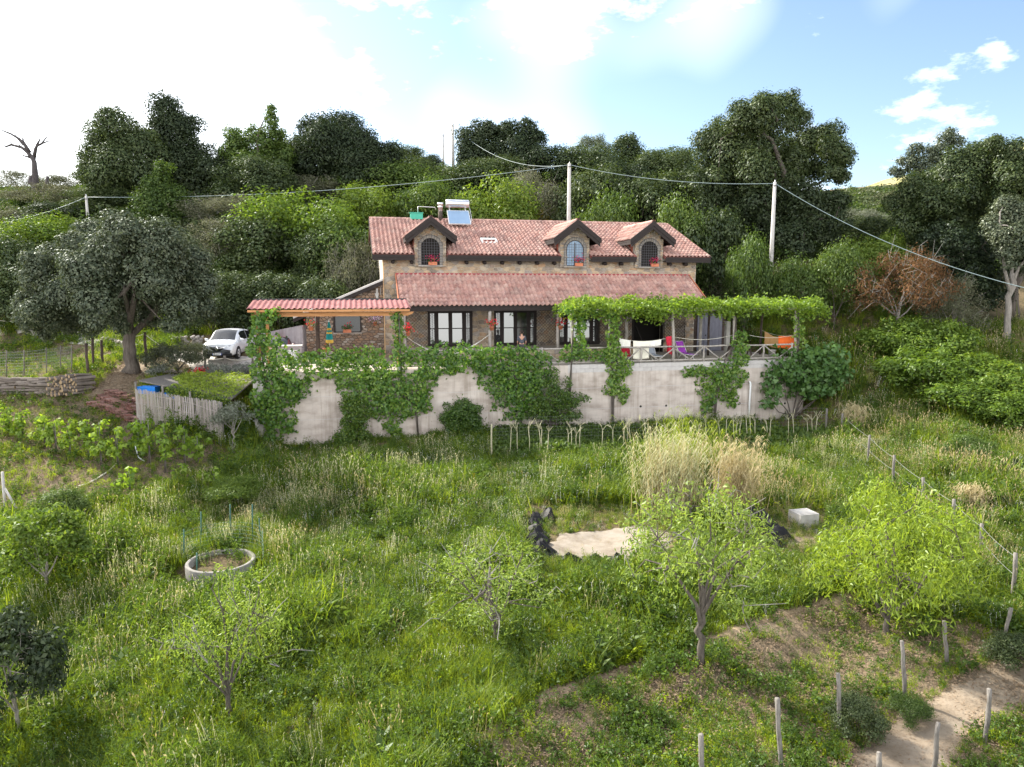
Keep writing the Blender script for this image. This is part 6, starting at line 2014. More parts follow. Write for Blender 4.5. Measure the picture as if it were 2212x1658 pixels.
# blue tub and drape on top of the screen
bt = at(322, 850, 34.4)
tbm = thing('blue_plastic_tub', 'bright blue plastic tub lodged under the shed roof', 'tub', bt)
MB().add([(-0.40, -0.2, 0), (0.40, -0.25, 0), (0.40, 0.25, 0), (-0.40, 0.25, 0), (-0.45, -0.24, 0.34), (0.45, -0.28, 0.34), (0.45, 0.28, 0.34), (-0.45, 0.28, 0.34)],
         [(0, 3, 2, 1), (0, 1, 5, 4), (1, 2, 6, 5), (2, 3, 7, 6), (3, 0, 4, 7)]).build('tub_body', M['blue_plastic'], tbm)
MB().bar((-0.47, -0.28, 0.35), (0.47, -0.31, 0.35), 0.06, 0.04).build('rim', M['blue_plastic'], tbm)
bt2 = at(368, 858, 34.2)
tag(MB().add([(-0.32, 0, 0.05), (0.34, -0.05, -0.12), (0.36, -0.02, 0.02), (0.2, 0.2, 0.16), (-0.3, 0.2, 0.22), (-0.34, -0.02, 0.14)], [(0, 1, 2, 5), (5, 2, 3, 4), (0, 5, 4), (1, 3, 2), (0, 4, 3, 1)]).build('blue_tarpaulin', M['blue_plastic'], None, loc=bt2), 'blue tarpaulin fold hanging over the reed screen', 'tarpaulin')

# ------------------------------------------------------------------ firewood, roof-tile pile, dry-stone edging
def rough_log(g, ln, r):
    mb = MB(); n_ = 8
    ph = g.uniform(0, 6)
    rr = [r * (1 + 0.15 * math.sin(ph + k * 2.1)) for k in range(n_)]
    vs = []
    for x in (-ln / 2, ln / 2):
        for k in range(n_):
            an = 2 * math.pi * k / n_
            vs.append((x, rr[k] * math.cos(an), rr[k] * math.sin(an)))
    mb.mi = 0
    mb.add(vs, [(k, (k + 1) % n_, n_ + (k + 1) % n_, n_ + k) for k in range(n_)])
    mb.mi = 1
    mb.add(vs[:n_], [tuple(reversed(range(n_)))]); mb.add(vs[n_:], [tuple(range(n_))])
    return mb.mesh('log', [M['log_bark'], M['cut_wood']], True)
gg = np.random.default_rng(90)
logs = [rough_log(gg, gg.uniform(0.85, 1.1), gg.uniform(0.055, 0.10)) for _ in range(8)]
def wood_stack(label, p, q, rows, n_col, yaw, seed):
    g2 = np.random.default_rng(seed)
    p, q = np.array(p), np.array(q)
    o = thing('firewood_stack', label, 'firewood', p)
    for j in range(rows):
        for i in range(n_col):
            k = (i + 0.5 * (j % 2)) / n_col
            c = (q - p) * k
            gz0 = gz(p[0] + c[0], p[1] + c[1]) - p[2]
            l_ = link('log', logs[g2.integers(8)], o, (c[0], c[1] + g2.normal() * 0.06, gz0 + 0.09 + j * 0.145 + g2.normal() * 0.015))
            l_.rotation_euler = (g2.uniform(0, 6), g2.normal() * 0.05, yaw + g2.normal() * 0.06)
wood_stack('long stack of weathered firewood below the vegetable garden', G(-60, 858), G(118, 852), 6, 9, R(8), 1)
wood_stack('shorter firewood stack with fresh cut ends nearer the lane', G(126, 855), G(190, 850), 7, 8, R(58), 2)

tp0 = G(200, 880); tp1 = G(300, 915)
tpile = thing('roof_tile_pile', 'pile of old terracotta roof tiles beside the reed shed', 'tile pile', tp0)
tv = MB(); vs = []
for x, r in ((-0.22, 0.085), (0.22, 0.07)):
    for k in range(8):
        an = math.pi * k / 7
        vs.append((x, r * math.cos(an), r * math.sin(an)))
for x, r in ((-0.22, 0.07), (0.22, 0.055)):
    for k in range(8):
        an = math.pi * k / 7
        vs.append((x, r * math.cos(an), r * math.sin(an)))
tv.add(vs, [(k, k + 1, 9 + k, 8 + k) for k in range(7)] + [(16 + k, 24 + k, 25 + k, 17 + k) for k in range(7)] + [(k, 16 + k, 17 + k, k + 1) for k in range(7)])
tme = tv.mesh('tile', M['tile_stack'], False)
for row in range(3):
    for i in range(19):
        for lv in range(4):
            k = (i + 0.5) / 19
            c = (tp1 - tp0) * k + np.array([0.1 * row, row * 0.52, 0]) + gg.normal(size=3) * np.array([0.03, 0.05, 0])
            zz = gz(tp0[0] + c[0], tp0[1] + c[1]) - tp0[2]
            t_ = link('tile', tme, tpile, (c[0] + gg.normal() * 0.02, c[1] + gg.normal() * 0.04, zz + 0.02 + lv * 0.075 + gg.normal() * 0.012))
            t_.rotation_euler = (gg.normal() * 0.08, gg.normal() * 0.06, R(75) + gg.normal() * 0.16)

def rock(g, r):
    import bmesh
    bm = bmesh.new()
    bmesh.ops.create_icosphere(bm, subdivisions=1, radius=r)
    for v_ in bm.verts:
        v_.co *= g.uniform(0.75, 1.2)
        v_.co.z *= 0.65
    me = bpy.data.meshes.new('stone'); bm.to_mesh(me); bm.free()
    me.materials.append(M['grey_stone'])
    return me
rocks = [rock(gg, 0.16) for _ in range(8)]
def stone_row(label, pts, hgt, seed):
    g2 = np.random.default_rng(seed)
    W_ = [G(*p) for p in pts]
    o = thing('dry_stone_wall', label, 'stone wall', W_[0])
    for a, b_ in zip(W_[:-1], W_[1:]):
        ln = np.linalg.norm(b_ - a)
        for i in range(int(ln / 0.26)):
            for j in range(hgt):
                c = a + (b_ - a) * (i + g2.uniform(0, 1)) / (ln / 0.26)
                z = gz(c[0], c[1]) + 0.08 + j * 0.15
                r_ = link('stone', rocks[g2.integers(8)], o, np.array([c[0], c[1] + g2.normal() * 0.06, z]) - W_[0])
                r_.rotation_euler = tuple(g2.uniform(0, 6, 3) * np.array([0.1, 0.1, 1])); r_.scale = (g2.uniform(0.7, 1.2),) * 3
stone_row('low dry-stone edging along the driveway behind the oak trunk', [(222, 742), (250, 750), (310, 762)], 3, 3)
stone_row('ochre dry-stone bank behind the white SUV', [(372, 748), (412, 746), (440, 746)], 4, 4)
stone_row('row of pale stones edging the flower bed below the cars', [(330, 806), (400, 806), (470, 808), (550, 808)], 1, 5)

# ------------------------------------------------------------------ posts, fences, ropes on the left
def post_to(px_top, py_top, px_bot, py_bot, r, mt, name, label, cat='post', group=None, parent=None, bury=0.3):
    b = G(px_bot, py_bot)
    t = at(px_top, py_top, b[1])
    k = 5
    pts = [b + (t - b) * i / k + (rng.normal(size=3) * r * 0.2 if 0 < i < k else 0) for i in range(k + 1)]
    pts[0] = b + (b - t) * bury / max(0.3, np.linalg.norm(t - b))
    org = b if parent is None else np.array(parent.location)
    ob = MB().tube([p - org for p in pts], [r * rng.uniform(0.9, 1.1) for _ in pts], 8).build(name, M[mt], parent, True, loc=None if parent else b)
    if parent is None: tag(ob, label, cat, group)
    return b, t
fl_ = thing('garden_fence', 'sagging wire-mesh fence around the vegetable garden at the left edge', 'fence', G(100, 812))
fo = np.array(fl_.location)
tops = []
for x, yt, yb in ((-40, 762, 815), (14, 758, 815), (52, 757, 814), (100, 752, 812), (131, 748, 808), (155, 746, 806)):
    tops.append(post_to(x, yt, x, yb, 0.03, 'post_wood', 'post', '', parent=fl_))
for (b0, t0), (b1, t1) in zip(tops[:-1], tops[1:]):
    wm = MB()
    for k in np.linspace(0.08, 0.95, 9):
        wm.tube([b0 + (t0 - b0) * k - fo, (b0 + (t0 - b0) * k + b1 + (t1 - b1) * k) / 2 - fo - np.array([0, 0, 0.02]), b1 + (t1 - b1) * k - fo], 0.006, 3, False)
    for k in np.linspace(0, 1, 14):
        a = b0 + (b1 - b0) * k; c = t0 + (t1 - t0) * k
        wm.tube([a - fo, a + (c - a) * 0.95 - fo], 0.005, 3, False)
    wm.build('wire_mesh', M['wire'], fl_)
post_to(186, 742, 190, 812, 0.07, 'dark_log', 'fence_post', 'leftmost of the three dark garden posts under the oak', 'post', 'dark posts under the oak')
post_to(200, 730, 202, 795, 0.07, 'dark_log', 'fence_post', 'middle one of the three dark garden posts under the oak', 'post', 'dark posts under the oak')
post_to(219, 735, 221, 788, 0.07, 'dark_log', 'fence_post', 'dark garden post nearest the oak trunk', 'post', 'dark posts under the oak')
_, rt1 = post_to(313, 718, 315, 792, 0.075, 'dark_log', 'rope_post', 'tall dark rope post right of the oak trunk', 'post', 'rope fence posts')
_, rt2 = post_to(443, 772, 444, 808, 0.06, 'post_wood', 'rope_post', 'short rope post before the white SUV grille', 'post', 'rope fence posts')
_, rt3 = post_to(485, 769, 488, 810, 0.07, 'post_wood', 'rope_post', 'weathered rope post before the white SUV wheel', 'post', 'rope fence posts')
_, rt4 = post_to(545, 768, 547, 806, 0.06, 'post_wood', 'rope_post', 'rope post beside the pillar vine and red car', 'post', 'rope fence posts')
def wcord(name, label, a, b_, sag, r, mt, cat, group=None, n_=16):
    a, b_ = np.array(a), np.array(b_)
    pts = [a + (b_ - a) * i / n_ + np.array([0, 0, -sag * 4 * (i / n_) * (1 - i / n_)]) - a for i in range(n_ + 1)]
    return tag(MB().tube(pts, r, 5).build(name, M[mt], None, True, loc=a), label, cat, group)
dn = np.array([0, 0, -0.12])
wcord('barrier_rope', 'rope sagging from the tall dark post to the rosemary bush', rt1 + dn, rt2 + dn, 0.35, 0.018, 'rope', 'rope')
wcord('barrier_rope', 'short rope across the white SUV bumper', rt2 + dn, rt3 + dn, 0.05, 0.018, 'rope', 'rope')
wcord('barrier_rope', 'rope sagging before the white SUV front wheel', rt3 + dn, rt4 + dn, 0.14, 0.018, 'rope', 'rope')
wcord('barrier_rope', 'rope end tied from the oak branch to the tall dark post', rt1 + dn * 0.6, at(280, 728, 38.5), 0.05, 0.016, 'rope', 'rope')
wcord('barrier_rope', 'rope sagging along the driveway at the far left', at(-40, 682, 50), at(50, 690, 49), 0.25, 0.02, 'rope', 'rope')
# white braced end post at the left edge
br = thing('braced_end_post', 'whitewashed vineyard end post with a slanting brace at the left edge', 'post', G(12, 1112))
bo = np.array(br.location)
tpp = at(5, 1020, bo[1])
MB().tube([bo - bo - np.array([0, 0, .3]), tpp - bo], 0.05, 8).build('post', M['white_concrete'], br, True)
MB().tube([G(46, 1112) - bo - np.array([0, 0, .1]), at(10, 1055, bo[1]) - bo], 0.04, 8).build('brace', M['white_concrete'], br, True)

# ------------------------------------------------------------------ utility poles and wires
def pole(ox, ytop, D, r, label):
    t = at(ox, ytop, D); z0 = gz(t[0], D)
    o = thing('utility_pole', label, 'utility pole', (t[0], D, z0), 0, 'concrete utility poles')
    h = t[2] - z0
    MB().tube([(0, 0, -0.5), (0, 0, h * 0.5), (0, 0, h)], [r * 1.25, r * 1.1, r * 0.85], 12).build('shaft', M['pole_concrete'], o, True)
    MB().bar((-0.12, -r, h - 0.25), (0.12, -r, h - 0.25), 0.05, 0.05).build('bracket', M['iron'], o)
    MB().lathe([(0.03, 0), (0.045, 0.05), (0.03, 0.09), (0.045, 0.13), (0.0, 0.16)], 8, (0, 0, h)).build('insulator', M['white_plastic'], o, True)
    return t + np.array([0, -0.05, -0.1])
w1 = pole(186, 424, 62, 0.11, 'short concrete utility pole above the big oak at left')
w2 = pole(978, 268, 86, 0.16, 'slim tall utility pole on the ridge above the solar heater')
w2b = pole(957, 290, 95, 0.13, 'small distant utility pole just left of the ridge pole')
w3 = pole(1230, 354, 60, 0.16, 'thick concrete utility pole rising behind the middle dormer')
w4 = pole(1674, 394, 52, 0.13, 'concrete utility pole on the slope right of the house')
wcord('overhead_wire', 'overhead wire running off the left edge from the short pole', at(-80, 490, 58), w1, 0.5, 0.022, 'cable', 'wire', n_=20)
wcord('overhead_wire', 'long overhead wire from the short left pole to the pole behind the house', w1, w3, 0.75, 0.022, 'cable', 'wire', n_=30)
wcord('overhead_wire', 'overhead wire from the ridge pole down to the pole behind the house', w2, w3, 1.6, 0.02, 'cable', 'wire', n_=24)
wcord('overhead_wire', 'overhead wire between the pole behind the house and the right pole', w3, w4, 0.5, 0.022, 'cable', 'wire', n_=24)
wcord('overhead_wire', 'overhead wire descending from the right pole off the right edge', w4, at(2290, 640, 40), 0.9, 0.022, 'cable', 'wire', n_=24)

# ------------------------------------------------------------------ right-hand fence posts
FP = [((1786, 883), (1785, 934)), ((1820, 894), (1819, 944)), ((1879, 940), (1872, 1011)), ((1932, 984), (1929, 1056)), ((1994, 1032), (1992, 1104)), ((2061, 1079), (2060, 1167)), ((2121, 1132), (2119, 1212)), ((2194, 1195), (2188, 1300)),
      ((2184, 1314), (2161, 1412)), ((2040, 1342), (2047, 1440)), ((1948, 1385), (1954, 1514)), ((1810, 1455), (1817, 1590)), ((1679, 1509), (1688, 1668)), ((1514, 1587), (1524, 1740)), ((2137, 1489), (2128, 1608)), ((2027, 1562), (2016, 1680)), ((1899, 1626), (1894, 1760))]
FL = ['upper weathered fence post nearest the fig tree', 'second fence post from the fig tree', 'grey fence post beside the tall dry oat grass', 'grey fence post above the lime-green peach tree', 'fence post half sunk behind the lime-green peach tree', 'fence post right of the lime-green peach tree', 'leaning grey post beyond the lime-green peach tree', 'tall fence post at the right edge above the path',
      'leaning fence post at the head of the dirt path', 'thin fence post between bare bank and dirt path', 'straight fence post on the near side of the dirt path', 'slim split fence post on the bare weedy bank', 'fence post at the foot of the bare weedy bank', 'leftmost fence post cut off by the bottom edge', 'fence post on the far side of the path bend', 'fence post standing at the path edge near the bottom', 'fence post stub at the bottom edge in the path']
ft = []
for ((tx, ty), (bx, by)), lb in zip(FP, FL):
    ft.append(post_to(tx, ty, bx, by, 0.055 if ty < 1300 else 0.045, 'post_wood', 'fence_post', lb, 'fence post', 'weathered fence posts'))
for i in range(1, 7):
    for kk in (0.92, 0.55):
        a = ft[i][0] + (ft[i][1] - ft[i][0]) * kk; c = ft[i + 1][0] + (ft[i + 1][1] - ft[i + 1][0]) * kk
        wcord('fence_wire', ('upper' if kk > .8 else 'lower') + ' fence wire from the ' + FL[i].split(' ', 0)[0], a, c, 0.06, 0.006, 'wire', 'wire', 'fence wires', 6)

# ------------------------------------------------------------------ vegetable bed: forked canes, mesh and stake
gg = np.random.default_rng(95)
zx = [30, 80, 155, 215, 235, 265, 390, 410, 455, 470, 605, 685, 745, 762, 785, 880, 945, 1000, 1060, 1110, 1205, 1260, 1340, 1385, 1435, 1447, 1480, 1520, 1540, 1565, 1635, 1660, 1780, 1810, 1900, 1930, 1945]
_o = 'first second third fourth fifth sixth seventh eighth ninth tenth eleventh twelfth thirteenth fourteenth fifteenth sixteenth seventeenth eighteenth nineteenth'.split()
ORD = _o + ['twentieth'] + ['twenty-' + w for w in _o[:9]] + ['thirtieth'] + ['thirty-' + w for w in _o[:9]]
for i, q in enumerate(zx):
    ox = 1090.7 + 0.3452 * q
    yb = np.interp(q, [0, 400, 800, 1200, 2000], [990, 985, 974, 962, 956]) + gg.uniform(-5, 5)
    b = G(ox, yb)
    t = at(ox + gg.uniform(-5, 5), np.interp(q, [0, 400, 1000, 2000], [915, 918, 905, 892]) + gg.uniform(-8, 10), b[1])
    o = thing('bean_cane', ORD[i] + ' pale forked bean cane from the left in the vegetable bed', 'cane', b, 0, 'forked bean canes in the vegetable bed')
    h = t - b
    MB().tube([(0, 0, -0.2), h * 0.5 + np.array([gg.normal() * .03, 0, 0]), h * 0.85], [0.022, 0.019, 0.015], 6).build('stem', M['pale_stick'], o, True)
    fk = MB()
    for _ in range(gg.integers(3, 6)):
        dx = gg.uniform(-0.38, 0.38)
        fk.tube([h * gg.uniform(0.72, 0.85), h * 0.92 + np.array([dx * 0.5, gg.normal() * .06, 0.02]), h + np.array([dx, gg.normal() * .1, gg.uniform(-0.05, 0.12)])], [0.013, 0.010, 0.005], 5)
    fk.build('fork', M['pale_stick'], o, True)
post_to(1062, 917, 1061, 988, 0.04, 'pale_stick', 'corner_stake', 'pale corner stake at the left end of the vegetable bed', 'stake')
fm = thing('netting_fence', 'thin wire netting stretched across the back of the vegetable bed', 'fence', G(1064, 950))
fo = np.array(fm.location)
na = [G(x, y) for x, y in ((1064, 960), (1180, 956), (1300, 952), (1420, 948), (1540, 943), (1660, 938), (1780, 934))]
for a, c in zip(na[:-1], na[1:]):
    wm = MB()
    for k in np.linspace(0.1, 1.35, 8): wm.tube([a - fo + np.array([0, 0, k]), c - fo + np.array([0, 0, k])], 0.002, 3, False)
    for k in np.linspace(0, 1, 17):
        p = a + (c - a) * k - fo; wm.tube([p, p + np.array([0, 0, 1.35])], 0.002, 3, False)
    wm.build('wire_mesh', M['wire'], fm)

# ------------------------------------------------------------------ concrete ring with stakes, pond liner, block, stones
rc_ = G(478, 1228)
ring = thing('concrete_ring', 'weathered concrete well ring half buried in tall grass', 'well ring', rc_)
nn = 40; ro, ri = 1.06, 0.94
q = MB().lathe([(ro, -0.6), (ro, 0.26), (ro - 0.02, 0.28), (ri + 0.02, 0.28), (ri, 0.26), (ri, -0.5)], nn)
q.build('ring_wall', M['ring_concrete'], ring, True)
MB().lathe([(ri + .01, 0.02), (0, 0.05)], 24).build('earth_fill', M['soil'], ring)
for i, (ox, yt, yb) in enumerate(((397, 1144, 1215), (425, 1195, 1258), (434, 1106, 1180), (497, 1090, 1165), (545, 1090, 1165), (560, 1120, 1165))):
    b = G(ox, yb); t = at(ox, yt, b[1])
    tag(MB().tube([(0, 0, -0.2), t - b], 0.022, 6).build('green_stake', M['green_stake'], None, True, loc=b),
        ['leftmost dark green stake by the concrete ring', 'short green stake in front of the concrete ring', 'tall green stake behind the left rim of the concrete ring', 'green stake behind the middle of the concrete ring', 'green stake behind the right rim of the concrete ring', 'rightmost green stake beyond the concrete ring'][i], 'stake', 'green stakes around the concrete ring')
wm = MB()
arc = [(ro + 0.25) * np.array([math.cos(a), math.sin(a), 0]) for a in np.linspace(0.1, math.pi - 0.1, 16)]
for k in np.linspace(0.3, 1.1, 7): wm.tube([p + np.array([0, 0, k]) for p in arc], 0.004, 3, False)
for p in arc: wm.tube([p + np.array([0, 0, 0]), p + np.array([0, 0, 1.1])], 0.004, 3, False)
wm.build('wire_guard', M['green_stake'], ring)

def liner(label, pts, w_, h_, seed):
    """crumpled strip of black plastic along a ground path."""
    g2 = np.random.default_rng(seed)
    W_ = [G(*p) for p in pts]
    b0 = W_[0]
    path = []
    for a, c in zip(W_[:-1], W_[1:]):
        n_ = max(3, int(np.linalg.norm(c - a) / 0.10))
        path += [a + (c - a) * i / n_ for i in range(n_)]
    path.append(W_[-1])
    m_ = 9
    vs, fs = [], []
    for i, p in enumerate(path):
        d = path[min(i + 1, len(path) - 1)] - path[max(0, i - 1)]; d[2] = 0; d = d / (np.linalg.norm(d) + 1e-9)
        nr = np.array([-d[1], d[0], 0])
        for k in range(m_):
            a = k / (m_ - 1)
            off = (a - 0.5) * w_ * (1 + 0.3 * math.sin(i * 0.7))
            hh = h_ * math.sin(a * math.pi) * (0.55 + 0.45 * math.sin(i * 0.9 + 1)) + g2.normal() * 0.035
            vs.append(p - b0 + nr * (off + g2.normal() * 0.03) + np.array([0, 0, 0.03 + max(0, hh)]))
    for i in range(len(path) - 1):
        for k in range(m_ - 1):
            fs.append((i * m_ + k, i * m_ + k + 1, (i + 1) * m_ + k + 1, (i + 1) * m_ + k))
    tag(MB().add(vs, fs).build('plastic_liner', M['black_plastic'], None, False, loc=b0), label, 'plastic sheet', 'black pond liner edges')
liner('crumpled black liner at the left end of the sand bed', [(1190, 1120), (1160, 1125), (1152, 1150), (1160, 1182), (1178, 1200)], 0.7, 0.42, 1)
liner('black liner fold along the near edge of the sand bed', [(1178, 1203), (1220, 1212), (1280, 1214), (1345, 1212)], 0.36, 0.22, 2)
liner('crumpled black liner right of the dry reeds', [(1618, 1118), (1645, 1125), (1668, 1150), (1690, 1172)], 0.75, 0.42, 3)
liner('low black liner fold between the almond tree and right liner', [(1630, 1165), (1660, 1175), (1695, 1180)], 0.4, 0.22, 4)
bk = G(1735, 1130)
cb = thing('concrete_block', 'pale square concrete block in dry grass', 'block', bk, R(14))
MB().box(-0.38, 0.38, -0.35, 0.35, -0.1, 0.42).build('block_body', M['white_concrete'], cb)
MB().box(-0.30, 0.30, -0.27, 0.27, 0.42, 0.43).build('lid', M['white_concrete'], cb)
b = G(1303, 1364)
s1_ = link('white_stone', rocks[0], None, b + np.array([0, 0, 0.05])); tag(s1_, 'flat white stone lying in the bright grass', 'stone')
b = G(1602, 970); tag(MB().box(-0.3, 0.3, -0.2, 0.2, 0, 0.32).build('white_crate', M['white_plastic'], None, loc=b), 'small white crate in the vegetable bed', 'crate')
# hose in the vineyard
hpts = [G(x, y) + np.array([0, 0, 0.04 + dz]) for x, y, dz in ((292, 960, .5), (294, 980, .2), (300, 993, .05), (312, 1000, .02))]
tag(MB().tube([p - hpts[0] for p in hpts], 0.025, 6).build('garden_hose', M['white_plastic'], None, True, loc=hpts[0]), 'pale hose hanging from the vine row to the ground', 'hose')
hpts = [G(x, y) + np.array([0, 0, 0.04]) for x, y in ((253, 1003), (235, 1020), (212, 1035), (190, 1047), (170, 1053))]
tag(MB().tube([p - hpts[0] for p in hpts], 0.03, 6).build('garden_hose', M['rope'], None, True, loc=hpts[0]), 'yellowish hose lying across the vineyard soil', 'hose')

# ------------------------------------------------------------------ tree and bush kinds
tree_proto('evergreen', 202, 8.0, 8.5, 42, 15000, 0.25, 'dark', 'bark', base=0.02, cr=(0.09, 0.22), trunk_r=0.22, hollow=0.5, inner=0.7, jitter=0.5)
tree_proto('evergreen_b', 203, 8.0, 8.5, 38, 15000, 0.25, 'oak', 'bark', base=0.02, cr=(0.09, 0.23), trunk_r=0.22, hollow=0.5, inner=0.7, jitter=0.5)
tree_proto('pale_oak', 205, 8.0, 8.0, 50, 15000, 0.20, 'grey_oak', 'pale_bark', base=0.15, cr=(0.07, 0.17), trunk_r=0.16, hollow=0.55, inner=0.65, up=0.5, jitter=0.5)
tree_proto('bright_bush', 208, 4.5, 3.6, 42, 11000, 0.15, 'bright', 'bark', base=0.05, cr=(0.09, 0.22), trunk_r=0.07, hollow=0.5, inner=0.6, jitter=0.55)
tree_proto('mid_bush', 209, 4.5, 3.6, 42, 11000, 0.15, 'mid', 'bark', base=0.05, cr=(0.09, 0.22), trunk_r=0.07, hollow=0.5, inner=0.6, jitter=0.55)
tree_proto('dark_bush', 210, 4.5, 3.6, 42, 11000, 0.16, 'oak', 'bark', base=0.04, cr=(0.09, 0.22), trunk_r=0.07, hollow=0.5, inner=0.6, jitter=0.55)
tree_proto('grey_bush', 211, 4.5, 3.4, 60, 9000, 0.13, 'grey', 'pale_bark', base=0.05, cr=(0.08, 0.15), trunk_r=0.06, hollow=0.45, inner=0.3, aspect=0.35, twigs=80)
tree_proto('brown_bush', 212, 5.0, 4.0, 60, 8000, 0.14, 'brown', 'pale_bark', base=0.22, cr=(0.07, 0.13), trunk_r=0.08, hollow=0.6, inner=0.35, aspect=0.35, twigs=120)
tree_proto('olive_bush', 213, 4.0, 4.0, 45, 8000, 0.14, 'olive', 'pale_bark', base=0.2, cr=(0.09, 0.15), trunk_r=0.09, aspect=0.28, inner=0.4)
tree_proto('broom', 214, 2.5, 2.0, 40, 4500, 0.12, 'yellow', 'bark', base=0.1, cr=(0.10, 0.18), trunk_r=0.03, aspect=0.4, inner=0.3)
tree_proto('mastic', 215, 3.2, 2.0, 60, 9000, 0.14, 'mastic', 'bark', base=0.02, cr=(0.09, 0.15), trunk_r=0.05, inner=0.3, aspect=0.45, up=0.6, jitter=1.0)
tree_proto('almond', 216, 3.6, 3.6, 60, 4300, 0.11, 'almond', 'bark', base=0.16, cr=(0.06, 0.13), trunk_r=0.085, hollow=0.35, inner=0.15, aspect=0.27, twigs=36, jitter=1.4)
tree_proto('almond_b', 217, 3.6, 3.4, 50, 3000, 0.10, 'almond', 'bark', base=0.10, cr=(0.07, 0.14), trunk_r=0.075, hollow=0.3, inner=0.15, aspect=0.27, twigs=34, jitter=1.4)
tree_proto('peach', 218, 4.6, 3.3, 90, 12000, 0.15, 'lime', 'bark', base=0.0, cr=(0.07, 0.14), trunk_r=0.09, hollow=0.35, inner=0.3, aspect=0.22, droop=0.4, jitter=1.2)
tree_proto('plum', 219, 2.6, 2.6, 40, 4500, 0.14, 'dark', 'pale_bark', base=0.10, cr=(0.10, 0.17), trunk_r=0.06, inner=0.3, aspect=0.5)
tree_proto('fruit', 220, 2.6, 2.6, 40, 4500, 0.13, 'bright', 'pale_bark', base=0.12, cr=(0.09, 0.16), trunk_r=0.05, inner=0.25, aspect=0.5)
tree_proto('young_olive', 221, 1.4, 1.9, 30, 1800, 0.10, 'olive', 'pale_bark', base=0.35, cr=(0.10, 0.18), trunk_r=0.035, inner=0.2, aspect=0.25)
tree_proto('rosemary', 222, 2.4, 1.4, 70, 9000, 0.09, 'rosemary', 'bark', base=0.02, cr=(0.07, 0.13), trunk_r=0.03, inner=0.1, aspect=0.25, jitter=1.2)
tree_proto('lavender', 223, 0.8, 0.5, 18, 900, 0.10, 'lavender', 'bark', base=0.02, cr=(0.14, 0.22), trunk_r=0.012, inner=0.1, aspect=0.2)

